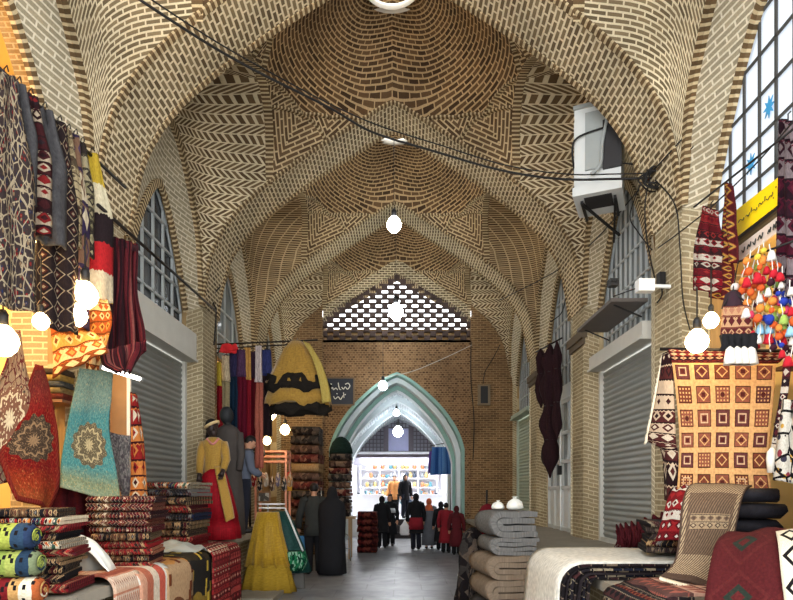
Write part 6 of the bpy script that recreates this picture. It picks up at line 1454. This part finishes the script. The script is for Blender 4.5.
t = empty('yellow_skirt', (b4.x, sy-.1, .0), 'long yellow satin skirt hanging on the stand beside the platform', 'skirt')
f_ysk = textile('yellow_satin', 'noise', [srgb(150, 112, 20), srgb(226, 180, 52)], 30, 1.2, rough=.5, sheen=.2)  # light and dark of the folds put into the colour as upright streaks
def sk(rows, name, mat, Y, fr=.17, nz=9, fl=.6):
    mb = MB(); mb.rings([[P(cx_, py, Y)+Vector((math.cos(2*PI*k/44)*w*Y/F/2*(1+fr*math.sin(nz*2*PI*k/44)*q), math.sin(2*PI*k/44)*w*Y/F/2*fl*(1+fr*math.sin((nz+2)*2*PI*k/44)*q), 0)) for k in range(44)] for q, (cx_, py, w) in ((i/(len(rows)-1), r_) for i, r_ in enumerate(rows))][::-1]); return mb.build(name, mat, t)
sk(((268, 512, 22), (267, 530, 29), (267, 550, 37), (268, 566, 43)), 'upper_tier', f_ysk, sy-.12); sk(((268, 564, 42), (268, 580, 47), (268, 592, 50)), 'lower_tier', textile('yellow_tulle', 'noise', [srgb(170, 134, 30), srgb(190, 156, 60)], 12, 6), sy-.12)
t = empty('green_skirt', P(291, 585, sy+.2), 'dark teal skirt with green sequin trim hanging behind the yellow one', 'skirt')
sk(((280, 511, 16), (284, 530, 25), (289, 552, 31), (292, 572, 34)), 'upper_tier', textile('teal_satin', 'noise', [srgb(26, 62, 58), srgb(44, 92, 86)], 8, 3, rough=.5), sy+.25)
sk(((293, 551, 24), (294, 560, 27), (293, 570, 22)), 'sequin_trim', textile('green_sequin', 'speck', [srgb(20, 90, 60), srgb(40, 130, 84), srgb(16, 60, 44), srgb(150, 200, 170)], 60, 6), sy+.0, .05)
drape('grey_lining', [P(296, 560, sy+.2), P(292, 588, sy+.2)], [P(303, 560, sy+.3), P(305, 590, sy+.3)], plain('lining_grey', srgb(90, 88, 84), .8), 6, 6, .01, (.02, 1.), (1, 1), t)
# low step slab below the skirts
mb = MB(); p0 = PZ(262, 594, .06); mb.box((p0.x-.05, p0.y+.1, .035), (.62, 1.1, .07)); tag(mb.build('trim_5', m_stone), kind='structure')
# rug piles
T_r = [textile('pile_a', 'speck', [srgb(96, 72, 60), srgb(130, 100, 84), srgb(72, 52, 46), srgb(150, 122, 100)], 16, 16), textile('pile_b', 'speck', [srgb(110, 50, 46), srgb(140, 84, 70), srgb(70, 34, 34), srgb(170, 130, 106)], 16, 16), textile('pile_c', 'noise', [srgb(176, 136, 90), srgb(206, 170, 122)], 6, 6), textile('pile_d', 'speck', [srgb(60, 56, 54), srgb(96, 84, 76), srgb(44, 36, 36), srgb(120, 104, 90)], 16, 16)]
t = empty('rug_table', (P(308, 560, 12.9).x, 12.9, 0), 'low wooden table under the pile of folded rugs by the couple', 'table'); cx0 = P(308, 0, 12.9).x
mb = MB(); mb.box((cx0, 12.9, 1.0), (1.0, .66, .05)); mb.build('table_top', m_wood, t)
for ex in (-1, 1):
    for ey in (-1, 1):
        mb = MB(); mb.box((cx0+ex*.44, 12.9+ey*.27, .4875), (.06, .06, .975)); mb.build('leg', m_wood, t)
z = 1.026; hs = [.2, .19, .18, .2, .18, .19, .19, .2, .19, .19, .18]; ids = [0, 1, 3, 1, 0, 2, 1, 0, 3, 3, 2]; nmz = ['brown', 'dark red', 'tan', 'charcoal']
n = 10
for i in range(n):
    hh = hs[i]; o = folded('folded_rug', .78+random.uniform(-.03, .03), .58, hh, 2, T_r[ids[i]], (cx0+random.uniform(-.015, .015), 12.9, z), random.uniform(-.03, .03), 200+i, 1., front='x'); z += hh
    tag(o, '%s folded rug, %s in the tall pile behind the couple' % (nmz[ids[i]], ORD[n-1-i] if i else 'lowest one'), 'folded rug', 'rugs in the tall pile behind the couple')
cx1 = P(340, 0, 14.1).x; t = empty('rug_trestle', (cx1, 14.1, 0), 'pale wooden trestle under the rug pile beside the archway', 'trestle')
mb = MB(); mb.box((cx1, 14.1, .96), (.74, .6, .05)); mb.build('top_board', plain('pale_wood', srgb(176, 146, 110), .6, var=.2), t)
for ex in (-1, 1):
    mb = MB(); mb.box((cx1+ex*.24, 13.95, .4675), (.16 if ex < 0 else .06, .06, .935)); mb.build('leg', plain('pale_wood', srgb(176, 146, 110), .6, var=.2), t)
    mb = MB(); mb.box((cx1+ex*.24, 14.3, .4675), (.06, .06, .935)); mb.build('leg', plain('pale_wood', srgb(176, 146, 110), .6, var=.2), t)
z = .986; n = 9
for i in range(n):
    hh = random.uniform(.15, .18); q = [3, 0, 3, 1, 0, 3, 1, 0, 3][i]; o = folded('folded_rug', .64-.004*i*i+random.uniform(-.02, .02), .5, hh, 2, T_r[q], (cx1+.003*i, 14.1, z), random.uniform(-.04, .04), 300+i, 1., front='x'); z += hh
    tag(o, '%s folded rug, %s in the pile by the archway' % (nmz[q], ORD[n-1-i] if i else 'lowest one'), 'folded rug', 'rugs in the pile by the archway')
t = empty('draped_cloth', (cx1, 14.1, z), 'dark green cloth heaped on top of the rug pile by the archway', 'cloth')
mb = MB(); mb.rings([[Vector((cx1+.02+math.cos(2*PI*k/24)*a*(1+.08*math.sin(5*2*PI*k/24)), 14.1+math.sin(2*PI*k/24)*a*.7, z+.004+zz)) for k in range(24)] for zz, a in ((0, .27), (.12, .25), (.26, .2), (.36, .12), (.4, .04))]); mb.build('cloth', textile('green_black', 'noise', [srgb(18, 26, 24), srgb(44, 70, 62)], 5, 5), t)
for px, py, Y, lb in ((322, 512, 12.3, 'white plastic bag hanging between the two rug piles'),):
    c = P(px, py, Y); t = empty('plastic_bag', c, lb, 'plastic bag'); mb = MB(); mb.lathe([(.06, -.16), (.11, -.12), (.11, .04), (.05, .12), (.02, .18)], c, 16, 0, lambda a, q: 1+.12*math.sin(5*a), sy=.6); mb.build('body', m_plasticw, t)
    mb = MB(); mb.tube([c+Vector((0, 0, .17)), c+Vector((-.02, .06, .34)), c+Vector((-.06, .3, .5))], .005, 4); mb.build('handle', m_plasticw, t)
# dark red carpets stacked at the archway foot
cx2, cy2 = P(368, 0, 15.5).x, 15.5; z = 0.002; n = 6
for i in range(n):
    hh = .175; o = folded('folded_rug', .54, .5, hh, 2, textile('maroon_pile', 'speck', [srgb(70, 22, 24), srgb(100, 34, 34), srgb(50, 16, 20), srgb(120, 60, 50)], 18, 18), (cx2+random.uniform(-.01, .01), cy2, z), random.uniform(-.03, .03), 400+i, 1., front='x'); z += hh
    tag(o, 'dark red folded rug, %s in the stack left in the archway' % (ORD[n-1-i] if i else 'lowest one'), 'folded rug', 'dark red rugs in the archway')
# small chair-like trolley by the archway
t = empty('hand_trolley', P(345, 560, 12.6), 'thin metal hand trolley beside the woman in black', 'trolley'); c = PZ(345, 562, 0.)
mb = MB(); mb.tube(spline([c+Vector((-.12, 0, .02)), c+Vector((-.1, .02, .5)), c+Vector((0, .04, .62)), c+Vector((.1, .02, .5)), c+Vector((.12, 0, .02))], 20), .012, 6); mb.build('frame', m_steel, t)
mb = MB(); mb.bar(c+Vector((-.1, .01, .3)), c+Vector((.1, .01, .3)), .02); mb.build('crossbar', m_steel, t)
# plaque with calligraphy
Yp = YEND-.045; a, b_, c_, d = P(325, 378, Yp), P(354, 378, Yp), P(354, 405, Yp), P(325, 405, Yp)
t = empty('calligraphy_plaque', (a+c_)/2, 'dark blue plaque with white calligraphy on the end wall left of the archway', 'sign')
m_pl = plain('plaque_blue', srgb(34, 38, 48), .4); ce = (a+c_)/2; mb = MB(); mb.box(ce, ((b_-a).length, .04, (a-d).length)); mb.build('plate', m_pl, t)
mb = MB()
for p0, p1 in ((a, b_), (b_, c_), (c_, d), (d, a)): mb.bar(p0+Vector((0, -.02, 0)), p1+Vector((0, -.02, 0)), .035, .035)
mb.build('rim', plain('plaque_rim', srgb(110, 90, 66), .5), t)
L_ = [[(.12, .66), (.18, .58), (.26, .64), (.3, .56), (.38, .62), (.44, .55)], [(.46, .82), (.5, .6), (.56, .56)], [(.58, .66), (.64, .58), (.7, .66), (.78, .58), (.86, .7), (.8, .8), (.7, .76)], [(.3, .32), (.36, .22), (.46, .3), (.54, .2), (.62, .34)], [(.64, .46), (.66, .26)], [(.2, .78), (.24, .76)], [(.68, .36), (.72, .4)], [(.4, .42), (.44, .4)]]
f = Vector((0, -.022, 0)); m_ltr = plain('letter_white', srgb(222, 220, 210), .6); strokes(t, 'lettering', (d+f, c_+f, b_+f, a+f), L_, .012, m_ltr, Vector((0, -.004, 0)))
# meter box on the end pilaster
t = empty('fuse_box', P(484, 393, YEND-.14), 'small dark grille box on the pilaster right of the archway', 'electric box'); c = P(484, 395, YEND-.15)
mb = MB(); mb.box(c, (.3, .1, .5)); mb.build('case', plain('case_brown', srgb(120, 104, 80), .6), t); mb = MB(); mb.box(c+Vector((.0, -.052, .0)), (.18, .01, .42)); mb.build('grille', m_dark, t)
# cooling vent hood near the lattice at left
# wires and cables
def cable(pts, r, label, n=40, mat=None, name='cable'):
    p0 = Vector(pts[0]); mb = MB(); mb.tube(spline(pts, n), r, 6); return tag(mb.build(name, mat or m_cable, None, p0), label, 'cable', 'cables strung under the vaults')
cable([P(134, -4, 4.9), P(205, 42, 5.4), P(258, 72, 5.8), P(330, 108, 6.3), P(372, 132, 6.6), P(430, 150, 6.8), P(500, 170, 6.8), P(560, 179, 6.6), P(612, 179, 6.4), P(652, 178, 6.2)], .012, 'thick black cable crossing the lane from upper left to the right pillar')
cable([P(146, -4, 5.0), P(210, 38, 5.5), P(262, 68, 5.9), P(330, 104, 6.4), P(380, 126, 6.7), P(440, 145, 6.9), P(505, 165, 6.9), P(565, 174, 6.7), P(615, 174, 6.45), P(652, 173, 6.2)], .007, 'thinner cable running just above the thick one across the vault')
cable([P(778, -4, 4.6), P(740, 60, 5.1), P(706, 112, 5.6), P(672, 150, 5.7), P(652, 172, 6.15)], .008, 'cable dropping along the arch edge from the top right corner', 30)
cable([P(790, -2, 4.5), P(752, 62, 5.0), P(716, 120, 5.5), P(690, 150, 5.6), P(660, 180, 6.05)], .007, 'second cable beside the frosted window arch', 30)
cable([P(793, 122, 3.98), P(750, 170, 4.6), P(710, 208, 5.2), P(680, 232, 5.55), P(658, 248, 6.05)], .006, 'cable slanting down behind the high rugs to the right pillar', 30)
cable([P(650, 178, 6.2), P(645, 205, 6.3), P(647, 240, 6.3), P(655, 280, 6.1)], .008, 'cable hanging from the tangle to the electric box', 24)
cable([P(655, 180, 6.1), P(675, 205, 5.65), P(680, 250, 5.65), P(683, 300, 5.65), P(690, 330, 5.6)], .007, 'cable running down the face of the right pillar', 24)
cable([P(641, 182, 6.4), P(630, 215, 6.6), P(638, 232, 6.5), P(652, 250, 6.2)], .007, 'loop of cable left of the tangle on the right pillar', 24)
cable([P(650, 178, 6.2), P(630, 200, 6.9), P(600, 235, 8.0), P(570, 262, 9.6), P(540, 280, 10.5), P(500, 300, 12.3)], .008, 'cable sagging from the tangle toward the far bay', 30)
cable([P(652, 176, 6.2), P(640, 166, 6.4), P(622, 163, 6.6)], .009, 'short cable from the tangle to the cooling unit', 16)
cable([P(565, 262, 9.8), P(566, 290, 10.2), P(562, 312, 10.6), P(550, 322, 10.8)], .01, 'cable dangling at the second right pillar', 20)
cable([P(220, 287, 9.3), P(212, 298, 9.2), P(216, 312, 9.2), P(214, 345, 9.2)], .012, 'thick cable on the second left pillar', 20)
cable([P(380, 378, 14.7), P(410, 372, 14.72), P(440, 360, 14.74), P(472, 345, 14.76)], .008, 'pale wire strung across the top of the far archway', 20, plain('pale_wire', srgb(180, 176, 166), .6))
cable([P(471, 342, 14.78), P(471, 380, 14.78), P(474, 420, 14.78), P(473, 460, 14.78)], .012, 'dark cable running down the right side of the archway wall', 20)
cable([P(500, 345, 13.8), P(492, 360, 14.4), P(485, 372, 14.7), P(483, 384, 14.75)], .01, 'cable feeding the fuse box on the end pilaster', 16)
for i in range(4):
    rnd = random.Random(i+5); c = P(653, 181, 6.15); pts = []
    for k_ in range(14):
        a = k_*.9+i; pts.append(c+Vector((math.cos(a)*rnd.uniform(.05, .16), rnd.uniform(-.09, .01), math.sin(a)*rnd.uniform(.05, .14))))
    cable(pts, .008, '%s of the coiled black cables in the tangle on the right pillar' % ['outermost', 'second', 'third', 'innermost'][i], 60)
# hanging lamps of the vaults
COLD = (.86, .95, 1.)
for px, py, Y, r, s, ct, lb in ((394, 225, 10.69, .13, 60, 7.9, 'large white globe lamp hanging from the second dome opening'), (396, 312, 13.77, .17, 60, 7.9, 'white globe lamp hanging before the brick lattice'), (383, 386, 14.5, .11, 40, 5.3, 'white globe lamp at the left of the archway top')):
    p = P(px, py, Y); bulb(p, r, lb, COLD, s*COLDS, cord_top=Vector((p.x, p.y, ct)), group='globe lamps along the vault')
for px, py, Y, r, s, lb in ((396.5, 413, 17.0, .09, 40, 'upper globe lamp inside the pale passage'), (398, 432, 19.2, .16, 50, 'lower brighter globe lamp inside the pale passage')):
    p = P(px, py, Y); bulb(p, r, lb, COLD, s*COLDS, cord_top=Vector((p.x, p.y, 4.05)), group='globe lamps in the passage')
# ---------------------------------------------------------------- bright shop at the end of the passage
w = empty('wall_far', (0, 21.6, 0), kind='structure'); tag(w, 'end wall of the passage with pointed lattice window over the bright shop')
YW = 21.55
mb = MB(); mb.box((0, YW+.08, 4.9), (4.2, .12, 1.4)); mb.build('upper_wall', m_vault, w)
mb = MB(); mb.box((0, YW+.45, 3.6), (3.6, .06, 2.2)); mb.build('lattice_backing', plain('dim_plaster', srgb(150, 150, 160), .8), w)
m_grl = plain('grille_brown', srgb(92, 84, 92), .6)
mb = MB(); mb.box((0, YW, 2.86), (3.6, .16, .2)); mb.build('lintel', m_grl, w)
mb = MB()
for i in range(-12, 13): mb.bar((i*.13, YW, 2.95), (i*.13, YW, 4.5), .03)
for i in range(10): mb.bar((-1.6, YW, 3.0+i*.14), (1.6, YW, 3.0+i*.14), .03)
mb.build('lattice_bars', m_grl, w)
for e in (-1, 1):
    mb = MB(); mb.box((e*.45, YW-.06, 3.5), (.18, .14, 1.3)); mb.build('lattice_post', m_grl, w)
mb = MB(); mb.box((0, YW-.03, 3.4), (.72, .05, .8)); mb.build('lattice_panel', plain('lilac_panel', srgb(176, 176, 214), .5), w)
mb = MB(); mb.grid(lambda u, v: (lerp(-1.75, 1.75, u)*(1-.0*v), YW-.14, lerp(2.98+1.15*(1-abs(2*u-1))**.8+.0, 4.5, v)), 32, 3, lambda u, v: (u*3, v)); mb.build('tympanum', m_vault, w)
# raised shop: floor, walls, steps
m_lit = plain('shop_white', srgb(232, 232, 236), .6, var=.03)
r = empty('wall_far_shop', (0, 23, 0), kind='structure')
ZS = .62
for nm, c, s in (('shop_floor', (0, 22.2, ZS/2), (3.3, 3.4, ZS)), ('back', (0, 23.9, 1.7), (3.4, .08, 2.4)), ('side', (-1.7, 22.4, 1.7), (.08, 3.2, 2.4)), ('side', (1.7, 22.4, 1.7), (.08, 3.2, 2.4)), ('soffit', (0, 22.6, 2.92), (3.4, 2.6, .08))):
    mb = MB(); mb.box(c, s); mb.build(nm, m_lit, r)
mb = MB()
t = empty('stone_steps', (P(398, 0, 20.2).x, 20.2, 0), 'three dark stone steps leading up into the bright far shop', 'steps'); cx = P(398, 0, 20.2).x
for i in range(3):
    mb = MB(); mb.box((cx, 20.42-.26*(2-i)+.0, (i+1)*.1), (.95, .26, (i+1)*.2)); mb.build('step', plain('step_dark', srgb(64, 58, 58), .7), t)
# shelves
t = empty('display_shelf', (0, 23.4, ZS), 'white wall shelf full of pottery at the back of the far shop', 'shelf')
for z in (1.0, 1.35, 1.7, 2.05, 2.4):
    mb = MB(); mb.box((0, 23.6, z), (3.1, .35, .03)); mb.build('shelf_board', m_lit, t)
for x in (-1.5, -.75, 0, .75, 1.5):
    mb = MB(); mb.box((x, 23.6, 1.6), (.03, .34, 1.9)); mb.build('upright', m_lit, t)
WC = [(srgb(206, 206, 210), 'white'), (srgb(60, 70, 84), 'dark blue'), (srgb(190, 120, 80), 'terracotta'), (srgb(120, 126, 130), 'grey'), (srgb(176, 150, 96), 'ochre'), (srgb(80, 130, 140), 'turquoise')]
protos = []
for ci, (col, nm) in enumerate(WC):
    for kind, prof in (('vase', [(.04, 0), (.075, .06), (.08, .12), (.04, .19), (.03, .22), (.045, .25)]), ('bowl', [(.03, 0), (.06, .03), (.1, .1), (.105, .13)]), ('jar', [(.05, 0), (.07, .04), (.07, .15), (.05, .18), (.02, .21)])):
        mb = MB(); mb.lathe(prof, (0, 0, 0), 12); o = mb.build(kind, plain('ware_'+nm.replace(' ', '_'), col, .3)); protos.append((o, kind, nm))
rnd = random.Random(11); cnt = {}; first = {}
SHN = {1.0: 'lowest', 1.35: 'second', 1.7: 'middle', 2.05: 'fourth', 2.4: 'top'}
for z in (1.0, 1.35, 1.7, 2.05, 2.4):
    for i in range(19):
        x = -1.4+i*.155
        if min((x+1.5) % .75, .75-(x+1.5) % .75) < .11: continue
        k_ = rnd.randrange(len(protos)); o, kind, nm = protos[k_]
        c = o if k_ not in first else o.copy()
        if k_ in first: C.objects.link(c)
        first[k_] = 1; c.location = (x, 23.58, z+.016)
        tag(c, '%s %s on the %s shelf of the far bright shop' % (nm, kind, SHN[z]), kind, 'pottery on the shelves of the far shop')
for k_, (o, kind, nm) in enumerate(protos):
    if k_ not in first: bpy.data.objects.remove(o)
# counter with goods in front, left and right
for e, lb, x0 in ((-1, 'white counter with goods left in the far shop', -1.05), (1, 'white counter with goods right in the far shop', 1.1)):
    t = empty('shop_counter', (x0, 21.35, ZS), lb, 'counter'); mb = MB(); mb.box((x0, 21.75, ZS+.4), (.95, .5, .8)); mb.build('counter_body', m_lit, t)
    mb = MB(); mb.box((x0, 21.75, ZS+.815), (1.0, .55, .03)); mb.build('counter_top', m_lit, t)
for i in range(14):
    e = -1 if i < 7 else 1; x = (-1.05 if e < 0 else 1.1)+((i % 7)-3)*.13; nm = WC[(i*5+1) % 6]; kind = ['dish', 'jug', 'cup'][i % 3]; prof = {'dish': [(.03, 0), (.06, .02), (.065, .05)], 'jug': [(.03, 0), (.055, .06), (.03, .16), (.04, .19)], 'cup': [(.03, 0), (.045, .08), (.05, .12)]}[kind]
    mb = MB(); mb.lathe(prof, (0, 0, 0), 12); o = mb.build(kind, plain('ware_'+nm[1].replace(' ', '_'), nm[0], .3)); o.location = (x, 21.68+.08*(i % 2), ZS+.831)
    tag(o, '%s %s on the %s counter of the far shop, %s from the left' % (nm[1], kind, 'left' if e < 0 else 'right', ['first', 'second', 'third', 'fourth', 'fifth', 'sixth', 'last'][i % 7]), kind, 'wares on the far shop counters')
# rugs and blue garments hanging at the archway's right jamb
t = empty('blue_garment', P(442, 475, 17.2), 'bright blue striped garment hanging high at the right of the passage', 'garment')
drape('cloth', [P(432, 447, 17.2), P(431, 462, 17.2), P(430, 475, 17.2)], [P(450, 447, 17.1), P(451, 462, 17.1), P(452, 474, 17.1)], textile('blue_stripes', 'stripe', [srgb(70, 120, 190), srgb(110, 160, 220), srgb(50, 90, 160), srgb(90, 140, 206)], 1, 14, rot=1), 14, 10, .02, (.03, 3.), (1, 1), t, 0.)
mb = MB(); mb.tube([P(430, 446, 17.2), P(456, 441, 17.1)], .012, 6); mb.build('rod', m_pole, t)
t = empty('purple_garment', P(432, 478, 17.4), 'purple cloth hanging left of the blue striped garment', 'garment')
drape('cloth', [P(429, 452, 17.4), P(428, 474, 17.4)], [P(433, 450, 17.4), P(433, 472, 17.4)], fabric(srgb(90, 60, 130), 'purple'), 5, 6, .02, (.02, 1.), (1, 1), t)
t = empty('dark_garment', P(455, 520, 16.6), 'row of dark garments hanging along the right jamb of the passage', 'garment')
drape('cloth', [P(452, 446, 16.7), P(451, 480, 16.7), P(450, 522, 16.7)], [P(459, 446, 16.4), P(460, 480, 16.4), P(461, 524, 16.4)], textile('navy_dark', 'noise', [srgb(26, 26, 40), srgb(60, 50, 80)], 8, 2), 10, 12, .03, (.03, 3.), (1, 1), t)
mb = MB(); mb.ball(P(454, 452, 16.5), (.12, .1, .16), 12, 8); mb.build('hood', f_black, t)
# shop people inside
person((P(398, 0, 21.3).x-.12, 21.3, ZS), 1.5, PI, 'shopkeeper in orange shirt standing inside the bright far shop', jacket=f_or, trousers=f_black, hair='short')
person((P(404, 0, 20.95).x+.04, 20.95, ZS), 1.5, PI+.5, 'person in dark cap and black jacket coming down into the far shop entrance', jacket=f_black, trousers=f_navy, scarf=f_black)
SKY = 3.1; EXPO = .78; SHOPL = .5; WARML = .8
# ---------------------------------------------------------------- light, sky, camera
sc = bpy.context.scene
w = bpy.data.worlds.new('sky'); sc.world = w; w.use_nodes = True
nt = w.node_tree; bg = nt.nodes['Background']
tc = nt.nodes.new('ShaderNodeTexCoord'); sp = nt.nodes.new('ShaderNodeSeparateXYZ'); rp = nt.nodes.new('ShaderNodeValToRGB')
nt.links.new(tc.outputs['Generated'], sp.inputs[0]); nt.links.new(sp.outputs[2], rp.inputs[0])
rp.color_ramp.elements[0].color = (.9, .93, .97, 1); rp.color_ramp.elements[1].color = (.95, .98, 1, 1)
nt.links.new(rp.outputs[0], bg.inputs[0]); bg.inputs[1].default_value = SKY
def lamp(name, kind, loc, energy, col=(1, 1, 1), size=.1, rot=None, **kw):
    l = bpy.data.lights.new(name, kind); l.energy = energy; l.color = col
    if kind == 'AREA':
        l.size = size
        if 'sy' in kw: l.shape = 'RECTANGLE'; l.size_y = kw['sy']
    else: l.shadow_soft_size = size
    o = bpy.data.objects.new(name, l); C.objects.link(o); o.location = loc
    if rot: o.rotation_euler = rot
    return o
lamp('far_shop_lamp', 'AREA', (0, 22.2, 2.86), 260*SHOPL, (.95, .97, 1.), 2.8, None, sy=1.0)
lamp('far_shop_front_lamp', 'AREA', (0, 21.2, 2.72), 90*SHOPL, (.95, .97, 1.), 2.4, (-.6, 0, 0), sy=.3)
for y in (3.9, 4.7): lamp('left_shop_lamp', 'POINT', (-3.7, y, 3.3), 60*WARML, (1, .74, .38), .08)
lamp('right_shop_lamp', 'POINT', (3.4, 4.2, 3.3), 40*WARML, (1, .78, .46), .08)
lamp('clothes_shop_lamp', 'POINT', (-3.4, 10.7, 3.2), 50*WARML, (1, .74, .42), .08)
lamp('rug_shop_lamp', 'POINT', (-2.6, 13.6, 3.1), 30*WARML, (1, .78, .46), .08)
cam = bpy.data.cameras.new('camera'); co = bpy.data.objects.new('camera', cam); C.objects.link(co)
co.location = (CX, 0, EYE); co.rotation_euler = (PI/2, 0, 0)
cam.sensor_width = 36; cam.sensor_fit = 'HORIZONTAL'; cam.lens = 36*F/793
cam.shift_x = -(VX-396.5)/793; cam.shift_y = (VY-300)/793; cam.clip_start = .05
sc.camera = co
sc.view_settings.view_transform = 'Standard'; sc.view_settings.look = 'None'; sc.view_settings.gamma = 1
sc.view_settings.use_curve_mapping = False; sc.view_settings.exposure = EXPO
sc.cycles.max_bounces = 6; sc.cycles.diffuse_bounces = 4; sc.cycles.glossy_bounces = 3; sc.cycles.transmission_bounces = 4
sc.cycles.sample_clamp_indirect = 6
